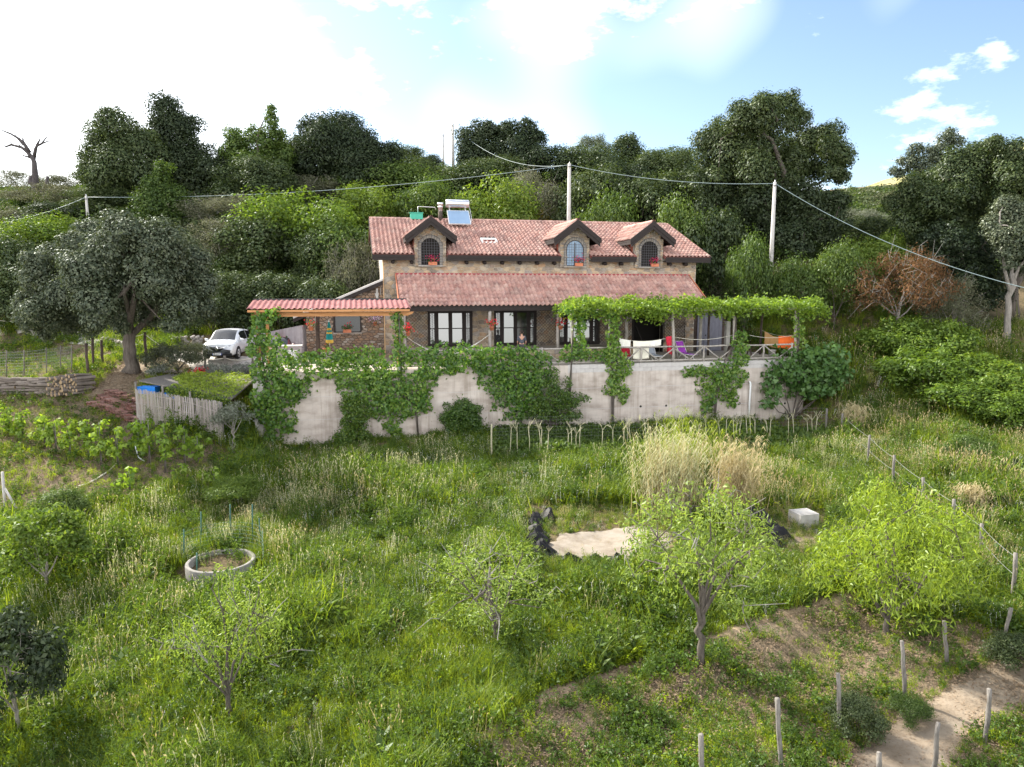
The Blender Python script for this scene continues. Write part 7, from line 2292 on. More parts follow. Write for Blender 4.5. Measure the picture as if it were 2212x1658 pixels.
BG = [  # kind, x, top y, width, distance, name, label, category, group
    ('evergreen_b', 870, 318, 110, 86, 'evergreen_tree', 'low green ridge tree left of the slim ridge pole', 'tree', 'trees on the ridge'),
    ('evergreen', 925, 335, 70, 92, 'evergreen_tree', 'dark ridge tree standing beside the slim ridge pole', 'tree', 'trees on the ridge'),
    ('pale_oak', 1285, 292, 90, 96, 'oak_tree', 'pale see-through oak on the ridge right of the thick pole', 'tree', None),
    ('evergreen_b', 1462, 322, 120, 94, 'evergreen_tree', 'low ridge tree just left of the great cork oak', 'tree', 'trees on the ridge'),
    ('olive_bush', 1852, 452, 110, 66, 'olive_tree', 'silvery olive glowing between cork oak and right wood', 'tree', None),
    ('mid_bush', 1615, 512, 105, 50, 'creeper_bush', 'tall bush smothered in bindweed left of the right pole', 'bush', None),
    ('mid_bush', 1725, 560, 110, 50, 'bush', 'grey-green bush right of the right pole foot', 'bush', 'bushes right of the house'),
    ('mid_bush', 1812, 527, 125, 49, 'creeper_bush', 'tall rounded bush with pale blossom left of the brown bush', 'bush', None),
    ('bright_bush', 1905, 505, 130, 54, 'bush', 'bright green bush above the brown withered bush', 'bush', 'bushes right of the house'),
    ('brown_bush', 1950, 545, 195, 47, 'withered_bush', 'rust-brown withered bush with bare pale branches', 'bush', None),
    ('grey_bush', 2062, 600, 130, 48, 'bush', 'grey-brown twiggy bush right of the withered one', 'bush', 'bushes right of the house'),
    ('mid_bush', 2005, 590, 120, 52, 'bush', 'green bush between the withered and the twiggy bush', 'bush', 'bushes right of the house'),
    ('mastic', 1945, 688, 150, 45, 'mastic_bush', 'uppermost bright mastic bush on the right bank', 'bush', 'mastic bushes on the right bank'),
    ('mastic', 2035, 695, 150, 44, 'mastic_bush', 'bright mastic bush beneath the withered brown bush', 'bush', 'mastic bushes on the right bank'),
    ('mastic', 2010, 755, 190, 41, 'mastic_bush', 'wide bright mastic bush in the middle of the right bank', 'bush', 'mastic bushes on the right bank'),
    ('mastic', 2120, 765, 170, 41, 'mastic_bush', 'bright mastic bush below the pale bare trunk', 'bush', 'mastic bushes on the right bank'),
    ('mastic', 2100, 815, 190, 38, 'mastic_bush', 'lower bright mastic bush of the right bank', 'bush', 'mastic bushes on the right bank'),
    ('mastic', 2200, 790, 180, 39, 'mastic_bush', 'bright mastic bush cut by the right edge', 'bush', 'mastic bushes on the right bank'),
    ('mastic', 2190, 850, 150, 36, 'mastic_bush', 'lowest bright mastic bush at the right edge', 'bush', 'mastic bushes on the right bank'),
    ('mid_bush', 2110, 940, 110, 31, 'bush', 'yellowish green bush beyond the fence on the right bank', 'bush', None),
    ('dark_bush', 2195, 990, 90, 29, 'bush', 'low olive-green bush at the right edge beyond the fence', 'bush', None),
    ('bright_bush', 632, 428, 195, 58, 'bush', 'large bright round bush left of the roof', 'bush', 'bushes behind the house'),
    ('mid_bush', 860, 372, 150, 72, 'bush', 'green bush on the slope above the first dormer', 'bush', 'bushes behind the house'),
    ('bright_bush', 800, 415, 130, 64, 'bush', 'bright bush just above the left end of the roof', 'bush', 'bushes behind the house'),
    ('mid_bush', 915, 405, 130, 64, 'bush', 'green bush behind the chimney flue', 'bush', 'bushes behind the house'),
    ('dark_bush', 1020, 372, 150, 74, 'bush', 'dark bush on the slope behind the steel tank', 'bush', 'bushes behind the house'),
    ('bright_bush', 1075, 405, 150, 65, 'bush', 'bright bush right of the solar collector', 'bush', 'bushes behind the house'),
    ('grey_bush', 1150, 385, 110, 68, 'bush', 'grey twiggy bush between solar collector and thick pole', 'bush', 'bushes behind the house'),
    ('broom', 1165, 455, 80, 68, 'broom_bush', 'yellow flowering broom peeping over the roof ridge', 'bush', 'flowering broom'),
    ('dark_bush', 1290, 380, 150, 66, 'bush', 'dark bush right of the thick pole', 'bush', 'bushes behind the house'),
    ('mid_bush', 1310, 430, 120, 60, 'bush', 'green bush behind the middle dormer roof', 'bush', 'bushes behind the house'),
    ('dark_bush', 1400, 400, 150, 64, 'bush', 'dark bush above the right dormer', 'bush', 'bushes behind the house'),
    ('dark_bush', 1480, 385, 160, 66, 'bush', 'dark bush below the ridge left of the cork oak', 'bush', 'bushes behind the house'),
    ('mid_bush', 1475, 445, 110, 57, 'bush', 'green bush right behind the right dormer gable', 'bush', 'bushes behind the house'),
    ('dark_bush', 1545, 470, 120, 56, 'bush', 'dark bush behind the right end of the roof', 'bush', 'bushes behind the house'),
    ('broom', 1508, 514, 60, 64, 'broom_bush', 'yellow flowering broom beside the right end of the roof', 'bush', 'flowering broom'),
    ('broom', 738, 462, 50, 70, 'broom_bush', 'yellow flowering broom left of the roof corner', 'bush', 'flowering broom'),
    ('mid_bush', 745, 490, 150, 55, 'bush', 'green bush at the left gable of the house', 'bush', 'bushes behind the house'),
    ('grey_bush', 770, 540, 110, 51, 'bush', 'grey twiggy bush under the left roof corner', 'bush', 'bushes behind the house'),
    ('dark_bush', 700, 520, 130, 54, 'bush', 'dark bush below the large bright round bush', 'bush', 'bushes behind the house'),
    ('grey_bush', 500, 435, 150, 62, 'bush', 'grey brushwood left of the large bright round bush', 'bush', 'bushes on the left slope'),
    ('dark_bush', 560, 490, 160, 56, 'bush', 'dark brownish bush between oak crown and bright round bush', 'bush', 'bushes on the left slope'),
    ('grey_bush', 470, 490, 120, 56, 'bush', 'grey brushwood behind the right side of the oak crown', 'bush', 'bushes on the left slope'),
    ('bright_bush', 90, 478, 150, 58, 'bush', 'yellow-green bush at the far left behind the oak', 'bush', 'bushes on the left slope'),
    ('dark_bush', 20, 530, 130, 52, 'bush', 'dark bush at the left edge behind the oak', 'bush', 'bushes on the left slope'),
    ('dark_bush', 40, 585, 140, 50, 'bush', 'low dark bush at the left edge above the driveway', 'bush', 'bushes on the left slope'),
    ('grey_bush', 110, 415, 150, 74, 'bush', 'hazy grey bush at the foot of the dead tree', 'bush', 'bushes on the left slope'),
    ('grey_bush', 30, 385, 110, 100, 'bush', 'pale distant bush left of the dead tree', 'bush', 'bushes on the left slope'),
    ('grey_bush', 170, 385, 100, 84, 'bush', 'pale grey bush between dead tree and evergreen pair', 'bush', 'bushes on the left slope'),
    ('mid_bush', 215, 450, 120, 68, 'bush', 'green bush behind the short left pole', 'bush', 'bushes on the left slope'),
    ('grey_bush', 20, 470, 120, 66, 'bush', 'grey brushwood under the wire at the left edge', 'bush', 'bushes on the left slope'),
    ('dark_bush', 430, 400, 150, 72, 'bush', 'dark bush right of the cone-shaped tree', 'bush', 'bushes on the left slope'),
    ('mid_bush', 560, 395, 140, 70, 'bush', 'green bush under the spire tree', 'bush', 'bushes on the left slope'),
    ('grey_bush', 660, 395, 140, 70, 'bush', 'olive-grey bush above the large bright round bush', 'bush', 'bushes on the left slope'),
    ('mid_bush', 740, 395, 130, 72, 'bush', 'green bush beneath the large rounded evergreen', 'bush', 'bushes on the left slope'),
    ('dark_bush', 500, 588, 130, 49, 'bramble_thicket', 'bramble thicket right of the oak crown', 'bush', 'brambles on the bank'),
    ('dark_bush', 600, 592, 150, 49, 'bramble_thicket', 'bramble thicket on the bank above the pergola roof', 'bush', 'brambles on the bank'),
    ('dark_bush', 700, 605, 150, 48, 'bramble_thicket', 'bramble thicket above the annex roof', 'bush', 'brambles on the bank'),
    ('dark_bush', 455, 640, 110, 47, 'bramble_thicket', 'low bramble thicket on the bank behind the SUV', 'bush', 'brambles on the bank'),
]
MORE = [(430, 345, 72, 'evergreen', 'behind the cone-shaped tree'), (640, 330, 74, 'evergreen_b', 'below the spire tree'), (765, 340, 72, 'evergreen', 'under the large rounded evergreen'), (880, 372, 76, 'evergreen_b', 'above the first dormer bushes'), (965, 405, 78, 'evergreen', 'at the foot of the slim ridge pole'), (1075, 372, 76, 'evergreen_b', 'below the double-topped evergreen'),
        (1195, 345, 78, 'evergreen', 'left of the thick pole top'), (1270, 350, 76, 'evergreen_b', 'right of the thick pole top'), (1345, 372, 70, 'evergreen', 'above the middle dormer bushes'), (1430, 358, 72, 'evergreen_b', 'left of the cork oak foot'), (1530, 372, 68, 'evergreen', 'against the cork oak trunk'), (560, 372, 66, 'evergreen_b', 'above the bright round bush'), (240, 410, 66, 'evergreen_b', 'under the broad grey-green evergreen'), (130, 440, 64, 'evergreen', 'between dead tree and short pole'), (1880, 470, 60, 'evergreen_b', 'behind the silvery olive')]
for x, yt, D, key, ph in MORE:
    if 400 < x < 1560: yt -= 30
    BG.append((key, x, yt, 150, D, 'evergreen_tree', 'mid-slope green tree ' + ph, 'tree', 'trees on the slope behind the house'))
for key, x, yt, w_, D, nm, lb, cat, grp in BG:
    if grp in ('bushes behind the house', 'bushes on the left slope'):
        yt, w_ = yt - 14, w_ * 1.2
    plant_at(key, x, yt, w_, D, nm, lb, cat, grp)

# trees shaped after their own lobes
ZA = (0.3698, 0.0, 218.2); ZB = (0.3947, 1363.4, 163.6); ZO = (1.0, 0.0, 0.0)
lobed_tree('great grey-green oak with a dark trunk left of the cars', 38, [(560, 790, 110), (700, 780, 110), (850, 810, 120), (480, 860, 110), (620, 890, 120), (780, 900, 130), (950, 870, 120), (1060, 910, 110), (1150, 940, 95), (300, 910, 90), (390, 940, 100), (230, 970, 90), (500, 1010, 130), (680, 1050, 130), (880, 1030, 140), (1050, 1050, 130), (1180, 1070, 85), (250, 1090, 110), (380, 1130, 120), (560, 1170, 120), (740, 1190, 120), (920, 1170, 120), (1080, 1190, 110), (1190, 1210, 75), (170, 1190, 80), (250, 1240, 100), (400, 1280, 95), (550, 1300, 80), (180, 1300, 70), (280, 1350, 55), (700, 1300, 60), (1000, 1300, 55), (860, 1280, 60)], *ZA, 'grey_oak', 0.155, 1450, 701, 'oak_tree', trunk_r=0.36, base=(284, 806))
TG = 'trees on the ridge'
lobed_tree('broad grey-green evergreen of the tall pair at upper left', 68, [(680, 150, 110), (600, 250, 110), (760, 250, 130), (560, 350, 100), (700, 380, 140), (850, 350, 120), (620, 470, 120), (760, 500, 120), (540, 430, 80), (640, 600, 110), (600, 680, 90), (720, 640, 100)], *ZA, 'oak', 0.24, 420, 702, group=TG)
lobed_tree('taller darker evergreen of the pair at upper left', 72, [(960, 80, 105), (1060, 150, 95), (1000, 220, 120), (1090, 270, 75), (930, 180, 90), (1060, 340, 90), (960, 330, 100), (1120, 330, 45), (1000, 440, 100)], *ZA, 'dark', 0.24, 420, 703, group=TG)
lobed_tree('light green cone-shaped tree below the tall evergreen pair', 61, [(950, 415, 50), (930, 490, 80), (900, 580, 105), (1000, 560, 85), (880, 680, 105), (980, 690, 100), (940, 620, 120)], *ZA, 'mid', 0.20, 480, 704, 'conical_tree')
lobed_tree('low dark evergreen mass between the tall pair and the spire tree', 70, [(1150, 460, 100), (1250, 430, 90), (1350, 430, 110), (1200, 550, 120), (1320, 560, 120), (1130, 560, 90), (1420, 540, 90), (1250, 650, 110)], *ZA, 'dark', 0.24, 420, 705, group=TG)
lobed_tree('spiky open spire tree standing above the ridge', 70, [(1590, 50, 28), (1585, 110, 40), (1575, 180, 55), (1640, 190, 40), (1540, 250, 70), (1610, 300, 85), (1480, 200, 50), (1400, 230, 85), (1360, 300, 75), (1440, 330, 100), (1520, 380, 100), (1600, 420, 100), (1660, 330, 70), (1480, 480, 90), (1570, 520, 90)], *ZA, 'mid', 0.24, 360, 706, 'spire_tree', airy=0.2)
lobed_tree('large rounded dark evergreen right of the spire tree', 74, [(1830, 150, 85), (1950, 150, 105), (2060, 180, 100), (1900, 260, 120), (2020, 280, 130), (2130, 250, 85), (2170, 320, 75), (1850, 370, 120), (1980, 400, 120), (2100, 400, 110), (1780, 270, 75), (2230, 330, 80), (2300, 300, 70), (2260, 400, 90), (1760, 400, 90)], *ZA, 'dark', 0.24, 400, 707, group=TG)
lobed_tree('dark pointed evergreen right of the slim ridge pole', 82, [(1020, 300, 30), (1050, 288, 24), (1080, 292, 22), (1030, 335, 35), (1065, 330, 35), (1010, 340, 26)], *ZO, 'dark', 0.26, 420, 708, group=TG)
lobed_tree('dark double-topped evergreen above the roof ridge', 80, [(1110, 288, 26), (1135, 282, 22), (1160, 302, 24), (1120, 330, 38), (1155, 340, 32), (1140, 375, 35), (1175, 345, 18), (1100, 365, 30)], *ZO, 'dark', 0.26, 420, 709, group=TG)
lobed_tree('upright green ridge tree between thick pole and cork oak', 80, [(1360, 303, 18), (1345, 328, 24), (1375, 328, 22), (1355, 360, 30), (1388, 365, 22), (1330, 372, 24)], *ZO, 'oak', 0.25, 400, 710, group=TG)
lobed_tree('great spreading cork oak towering right of the house', 60, [(840, 160, 65), (720, 200, 85), (620, 220, 80), (760, 270, 95), (900, 250, 65), (480, 330, 85), (600, 330, 95), (450, 420, 85), (560, 440, 105), (690, 420, 95), (820, 400, 80), (960, 380, 85), (1060, 360, 85), (1120, 430, 75), (1170, 440, 55), (1000, 470, 75), (900, 500, 80), (780, 480, 80), (700, 530, 95), (560, 560, 90), (1090, 530, 50), (1150, 550, 40), (820, 600, 90), (480, 560, 75), (640, 640, 90)], *ZB, 'oak', 0.22, 620, 711, 'cork_oak', trunk_r=0.45, rs=1.3)
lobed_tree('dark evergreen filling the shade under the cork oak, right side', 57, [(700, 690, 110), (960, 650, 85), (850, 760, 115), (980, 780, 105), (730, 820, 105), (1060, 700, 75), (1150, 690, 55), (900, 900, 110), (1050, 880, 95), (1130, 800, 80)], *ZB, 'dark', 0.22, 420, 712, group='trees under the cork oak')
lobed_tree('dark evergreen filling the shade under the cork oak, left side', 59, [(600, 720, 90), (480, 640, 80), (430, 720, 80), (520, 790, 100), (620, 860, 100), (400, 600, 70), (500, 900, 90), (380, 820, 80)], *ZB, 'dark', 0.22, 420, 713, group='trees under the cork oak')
RG = 'trees of the right wood'
lobed_tree('feathery pale oak on the skyline of the right wood', 74, [(1720, 350, 55), (1780, 370, 45), (1560, 410, 45), (1640, 430, 45), (1700, 420, 55), (1500, 480, 55), (1580, 500, 65), (1450, 530, 35), (1680, 500, 60)], *ZB, 'grey_oak', 0.24, 360, 714, 'oak_tree', group=RG, bark='pale_bark', airy=0.15)
lobed_tree('big green oak in the middle of the right wood', 56, [(1880, 420, 65), (1950, 430, 80), (1800, 450, 60), (1860, 520, 100), (1980, 520, 110), (1750, 560, 90), (1640, 600, 90), (1560, 640, 90), (1690, 680, 100), (1820, 640, 110), (1950, 640, 110), (1480, 700, 80), (1600, 760, 100), (1740, 780, 110), (1880, 760, 110), (1520, 820, 90), (1660, 880, 100)], *ZB, 'oak', 0.20, 640, 715, 'oak_tree', group=RG, trunk_r=0.4)
lobed_tree('tall green oak cut by the right edge', 52, [(2000, 380, 55), (2090, 430, 90), (2180, 460, 100), (2080, 560, 100), (2160, 600, 110), (2050, 680, 90), (2180, 720, 110), (2260, 560, 110), (2260, 700, 110)], *ZB, 'oak', 0.20, 640, 716, 'oak_tree', group=RG, trunk_r=0.4)
lobed_tree('grey-leaved oak with a pale bare trunk at the right edge', 47, [(2040, 740, 75), (2110, 770, 80), (2000, 840, 80), (2080, 880, 90), (2160, 850, 80), (2060, 980, 60), (2100, 1040, 65), (2160, 960, 80), (2200, 1050, 70)], *ZB, 'grey_oak', 0.18, 640, 717, 'oak_tree', group=RG, bark='pale_bark', base=(2172, 742), trunk_r=0.22)
lobed_tree('dark low tree at the foot of the right wood', 51, [(1680, 890, 80), (1780, 910, 90), (1900, 890, 90), (1830, 980, 90), (1720, 1000, 80), (1940, 980, 90), (1850, 1090, 90), (1750, 1100, 70), (1960, 1090, 90), (2000, 1200, 90), (1900, 1190, 80)], *ZB, 'dark', 0.20, 420, 718, group=RG)

# dead tree
dt = at(80, 445, 80); dt[2] = gz(dt[0], 80)
dead = thing('dead_tree', 'bare dead tree with forked black branches on the left skyline', 'tree', dt)
def dp(x, y): return at(x, y, 80) - dt
dm = MB()
dm.tube([(0, 0, -0.5), dp(80, 430), dp(76, 405), dp(76, 380), dp(74, 350), dp(68, 338)], [0.62, 0.48, 0.34, 0.32, 0.24, 0.20], 9)
dm.tube([dp(82, 418), dp(95, 408), dp(101, 396), dp(103, 381)], [0.22, 0.20, 0.17, 0.14], 8)
dm.tube([dp(76, 400), dp(66, 395), dp(67, 380)], [0.3, 0.26, 0.18], 8)
dm.build('trunk', M['dead_wood'], dead, True)
db = MB()
for br_, r0 in (([(68, 340), (60, 325), (45, 318), (25, 313), (8, 316), (2, 310)], 0.24), ([(64, 332), (55, 315), (42, 300), (25, 290), (8, 286), (0, 284)], 0.22), ([(55, 315), (48, 305), (44, 296)], 0.14), ([(72, 345), (76, 325), (82, 313), (90, 310), (103, 305), (116, 304)], 0.20), ([(80, 316), (88, 300), (86, 294)], 0.12), ([(88, 309), (98, 298), (103, 291)], 0.10), ([(60, 322), (52, 312), (40, 300), (38, 294)], 0.12), ([(45, 318), (38, 309)], 0.08), ([(66, 342), (52, 338), (46, 334)], 0.12), ([(30, 314), (18, 308), (12, 308)], 0.07), ([(50, 310), (52, 298)], 0.08)):
    db.tube([dp(*p) + rng.normal(size=3) * 0.1 for p in br_], [r0 * (1 - 0.8 * i / (len(br_) - 1)) for i in range(len(br_))], 6)
db.build('branch', M['dead_wood'], dead, True)
# ------------------------------------------------------------------ fruit trees on the slope
def slope_tree(key, bx, by, ytop, ow, name, label, cat='tree', group=None, rot=None):
    b = G(bx, by)
    h = at(bx, ytop, b[1])[2] - b[2]
    return place_tree(key, b[0], b[1], b[2], ow * b[1] / FPX * 1.03, h, name, label, cat, group, rot)
FT = 'young fruit trees on the slope'
slope_tree('almond', 1512, 1432, 1045, 320, 'almond_tree', 'open almond tree with bare grey twigs in front of the dry reeds', group=FT, rot=1.0)
slope_tree('peach', 1915, 1368, 1058, 325, 'peach_tree', 'lush lime-green peach tree beside the fence posts', group=FT, rot=2.0)
slope_tree('almond_b', 1070, 1395, 1160, 290, 'almond_tree', 'light green almond tree left of the sand bed', group=FT, rot=0.3)
slope_tree('almond_b', 497, 1556, 1240, 255, 'almond_tree', 'small almond tree with pale twigs below the concrete ring', group=FT, rot=3.0)
slope_tree('plum', 42, 1590, 1330, 190, 'plum_tree', 'dark blue-green plum tree at the lower left edge', group=FT)
slope_tree('fruit', 102, 1285, 1100, 175, 'fruit_tree', 'young green fruit tree with a pale stem at the left edge', group=FT)
slope_tree('young_olive', 505, 978, 868, 78, 'young_olive_tree', 'slim young olive tree right of the reed shed', group=FT)
slope_tree('mid_bush', 135, 1135, 1052, 110, 'bush', 'rounded green bush on the vineyard bank', 'bush')
slope_tree('bright_bush', 505, 1085, 1030, 120, 'bush', 'yellow-green bush below the vine row end', 'bush')
slope_tree('dark_bush', 1850, 1590, 1505, 120, 'bush', 'low dark green bush beside the dirt path', 'bush')
slope_tree('mid_bush', 1960, 1560, 1505, 90, 'bush', 'small green bush at the foot of the path fence post', 'bush')
slope_tree('dark_bush', 2190, 1440, 1370, 110, 'bush', 'dark green bush at the right edge above the path', 'bush')
slope_tree('rosemary', 385, 806, 740, 125, 'rosemary_bush', 'dark bushy rosemary left of the white SUV', 'bush')
for x, y, lb in ((462, 812, 'lavender tuft between the two rope posts'), (505, 815, 'lavender tuft right of the weathered rope post'), (530, 812, 'lavender tuft beside the pillar vine'), (345, 812, 'lavender tuft under the rosemary bush')):
    slope_tree('lavender', x, y, y - 30, 46, 'lavender_plant', lb, 'plant', 'lavender in the flower bed')
flower_bed = G(436, 812)
gg = np.random.default_rng(120)
P = gg.normal(size=(160, 3)) * np.array([0.28, 0.15, 0.10]) + np.array([0, 0, 0.25])
V, k = leaves(gg, P, rdirs(gg, 160) + np.array([0, -.6, .6]), 0.09, 0.9)
rf2 = thing('red_flower_plant', 'low plant with red blossom in the bed below the SUV', 'flower', flower_bed)
link('blossom', np_mesh('blossom', V, k, M['red_flower']), rf2)
V, k = leaves(gg, P - np.array([0, -.05, .12]), rdirs(gg, 160) + np.array([0, 0, .6]), 0.10, 0.6)
link('leaves', np_mesh('leaves', V, k, L['mid']), rf2)

# ------------------------------------------------------------------ vineyard vines
VN = [(20, 880, 942), (48, 892, 950), (96, 902, 966), (120, 902, 978), (150, 908, 984), (190, 912, 992), (217, 912, 1008), (253, 928, 1008), (298, 912, 990), (322, 910, 1004), (356, 918, 1022), (398, 922, 1006), (425, 942, 1002), (278, 1012, 1068), (392, 1008, 1040), (460, 1015, 1060), (330, 1060, 1090)]
VLAB = ['first', 'second', 'third', 'fourth', 'fifth', 'sixth', 'seventh', 'eighth', 'ninth', 'tenth', 'eleventh', 'twelfth', 'thirteenth']
for i, (x, yt, yb) in enumerate(VN):
    gg = np.random.default_rng(300 + i)
    b = G(x, yb); h = max(0.5, at(x, yt, b[1])[2] - b[2])
    lb = (VLAB[i] + ' staked grapevine from the left in the vineyard row') if i < 13 else ['small young vine below the vine row', 'yellow-green vine trailing before the row end', 'lime vine tip at the lower end of the row', 'tiny vine shoot on the bare vineyard soil'][i - 13]
    o = thing('vineyard_vine', lb, 'vine', b, 0, 'vines of the vineyard row')
    n_ = 170 if i < 13 else 110
    C = np.array([[gg.normal() * 0.16, gg.normal() * 0.12, h * q] for q in np.linspace(0.30, 0.95, 9)])
    P, N = clump_cloud(gg, C, np.full(9, 0.22 if i < 13 else 0.18), n_, 0.9, 0.2, 0.3)
    V, k = leaves(gg, P, N, 0.16, 0.9, 0.4, 'lobed')
    link('foliage', np_mesh('foliage', V, k, L['vine_light']), o)
    MB().tube([(0, 0, -.1), (0.04, 0.02, h * 0.4), (-0.03, 0, h * 0.85)], [0.035, 0.028, 0.015], 6).build('stem', M['bark'], o, True)
    MB().tube([(0.07, 0, -.2), (0.08, 0, h * 1.0)], 0.015, 5).build('stake', M['post_wood'], o, True)

# ------------------------------------------------------------------ dry reed clumps
def cane_clump(label, bx, by, ytop, ow, n_, seed, mt='straw', name='reed_clump', lm='straw'):
    gg = np.random.default_rng(seed)
    b = G(bx, by); hh = at(bx, ytop, b[1])[2] - b[2]; w_ = ow * b[1] / FPX
    o = thing(name, label, 'reeds', b, 0, 'dry reed clumps on the slope')
    Vs = []; Ls = []
    for i in range(n_):
        c = np.array([gg.normal() * w_ * 0.24, gg.normal() * w_ * 0.20, 0])
        c[2] = gz(b[0] + c[0], b[1] + c[1]) - b[2]
        h = hh * gg.uniform(0.35, 1.0) ** 0.7 * 1.05
        lean = np.array([gg.normal() * 0.17, gg.normal() * 0.12, 0]) * h + c * np.array([0.12, 0.12, 0])
        a = gg.uniform(0, math.pi); d = np.array([math.cos(a), math.sin(a), 0]) * 0.009
        p0, p1, p2 = c, c + lean * 0.4 + np.array([0, 0, h * 0.55]), c + lean + np.array([0, 0, h])
        Vs += [p0 - d, p0 + d, p1 + d * 0.8, p1 - d * 0.8, p1 - d * 0.8, p1 + d * 0.8, p2 + d * 0.3, p2 - d * 0.3]
        for q in range(gg.integers(4, 8)):
            k = gg.uniform(0.3, 1.0)
            e = c + lean * k + np.array([0, 0, h * k])
            an = gg.uniform(0, 6.28); dr = np.array([math.cos(an), math.sin(an), 0]); ln = gg.uniform(0.25, 0.5)
            s_ = np.array([-dr[1], dr[0], 0]) * 0.013
            m1_ = e + dr * ln * 0.5 + np.array([0, 0, ln * 0.35]); e2 = e + dr * ln + np.array([0, 0, -ln * gg.uniform(0.0, 0.5)])
            Ls += [e - s_ * .6, e + s_ * .6, m1_ + s_, m1_ - s_, m1_ - s_, m1_ + s_, e2 + s_ * .1, e2 - s_ * .1]
    link('canes', np_mesh('canes', np.array(Vs), 4, L[mt]), o)
    link('blades', np_mesh('blades', np.array(Ls), 4, L[lm]), o)
cane_clump('tall dry straw-coloured reed clump behind the almond tree', 1445, 1118, 930, 130, 360, 401, lm='seed')
cane_clump('dry pinkish reed clump right of the almond top', 1590, 1103, 945, 85, 230, 402)
cane_clump('green and straw reeds mixed at the left foot of the dry clump', 1400, 1095, 985, 110, 150, 406, 'grass', lm='grass')
cane_clump('green reed shoots at the back of the dry reeds', 1480, 1040, 895, 150, 170, 403, 'grass', lm='grass')
cane_clump('pale wild oat tuft beyond the fence posts', 2098, 1110, 1052, 50, 160, 404)
cane_clump('pale wild oat tuft by the upper fence posts', 1842, 935, 872, 45, 150, 405)

# ------------------------------------------------------------------ ground cover scattered as instances
PC = bpy.data.collections.new('ground_cover_sources')      # not linked to the scene
def src(name, V, k, mt):
    o = bpy.data.objects.new(name, np_mesh(name, V, k, mt)); PC.objects.link(o); return o
def blade_set(g, n_, h, spread, wid, bend, seg=3):
    Vs = []
    for i in range(n_):
        c = np.array([g.normal() * spread, g.normal() * spread, -0.03])
        hh = h * g.uniform(0.5, 1.15)
        an = g.uniform(0, 6.28); d = np.array([math.cos(an), math.sin(an), 0]); s_ = np.array([-d[1], d[0], 0]) * wid / 2
        b_ = bend * g.uniform(0.3, 1.3)
        pts = []
        for q in range(seg + 1):
            t_ = q / seg
            pts.append((c + d * (b_ * hh * t_ ** 2) + np.array([0, 0, hh * (t_ - 0.25 * b_ * t_ ** 2)]), 1 - 0.85 * t_ ** 1.5))
        for (p, a), (q_, b2) in zip(pts[:-1], pts[1:]):
            Vs += [p - s_ * a, p + s_ * a, q_ + s_ * b2, q_ - s_ * b2]
    return np.array(Vs)
def weed_set(g, n_stem, h, spread, leaf, n_leaf, aspect=0.4):
    Ps, Ns = [], []
    for i in range(n_stem):
        c = np.array([g.normal() * spread, g.normal() * spread, 0]); ln = np.array([g.normal() * 0.2, g.normal() * 0.2, 1]) * h * g.uniform(0.6, 1.2)
        t_ = g.uniform(0.1, 1, n_leaf)
        Ps.append(c + ln * t_[:, None] + g.normal(size=(n_leaf, 3)) * 0.02); Ns.append(rdirs(g, n_leaf) + np.array([0, 0, 0.7]))
    return leaves(g, np.concatenate(Ps), np.concatenate(Ns), leaf, aspect)[0]
def seed_set(g, n_, h, spread, head):
    Vs = []
    for i in range(n_):
        c = np.array([g.normal() * spread, g.normal() * spread, 0]); hh = h * g.uniform(0.7, 1.2)
        e = c + np.array([g.normal() * 0.15 * hh, g.normal() * 0.15 * hh, hh])
        an = g.uniform(0, 3.14); s_ = np.array([math.cos(an), math.sin(an), 0])
        Vs += [c - s_ * .003, c + s_ * .003, e + s_ * .002, e - s_ * .002]
        hd = np.array([g.normal() * 0.4, g.normal() * 0.4, 0.8]); hd = hd / np.linalg.norm(hd) * head * g.uniform(0.7, 1.3)
        for a2 in (0, 1.57):
            w_ = np.array([math.cos(an + a2), math.sin(an + a2), 0]) * head * 0.16
            Vs += [e, e + hd * 0.45 + w_, e + hd, e + hd * 0.45 - w_]
    return np.array(Vs)
g = np.random.default_rng(500)
S = {}
S['grass'] = [src('grass_a', blade_set(g, 34, 0.42, 0.10, 0.013, 0.55), 4, L['grass']), src('grass_b', blade_set(g, 30, 0.55, 0.12, 0.012, 0.7), 4, L['grass'])]
S['lime'] = [src('lime_a', blade_set(g, 34, 0.36, 0.12, 0.014, 0.5), 4, L['limegrass']), src('lime_b', weed_set(g, 9, 0.30, 0.12, 0.08, 9, 0.4), 4, L['limegrass'])]
S['weed'] = [src('weed_a', weed_set(g, 8, 0.45, 0.13, 0.085, 11, 0.38), 4, L['weed']), src('weed_b', weed_set(g, 7, 0.30, 0.12, 0.10, 9, 0.55), 4, L['weed']), src('weed_c', weed_set(g, 9, 0.55, 0.12, 0.06, 14, 0.25), 4, L['weed'])]
S['seed'] = [src('seed_a', seed_set(g, 14, 0.62, 0.16, 0.075), 4, L['seed']), src('seed_b', seed_set(g, 20, 0.70, 0.16, 0.06), 4, L['seed'])]
S['straw'] = [src('straw_a', blade_set(g, 22, 0.35, 0.12, 0.010, 0.6), 4, L['straw']), src('straw_b', np.concatenate([blade_set(g, 12, 0.6, 0.12, 0.008, 0.3), seed_set(g, 8, 0.65, 0.12, 0.08)]), 4, L['straw'])]
S['litter'] = [src('litter_a', leaves(g, np.concatenate([g.normal(size=(26, 2)) * 0.16, np.full((26, 1), 0.02)], 1), rdirs(g, 26) * 0.5 + np.array([0, 0, 1.0]), 0.05, 0.4)[0], 4, L['litter'])]
S['daisy'] = [src('daisy_a', np.concatenate([seed_set(g, 9, 0.3, 0.16, 0.04)]), 4, L['daisy'])]
S['yellow'] = [src('yellow_a', seed_set(g, 5, 0.35, 0.12, 0.05), 4, L['yellow'])]
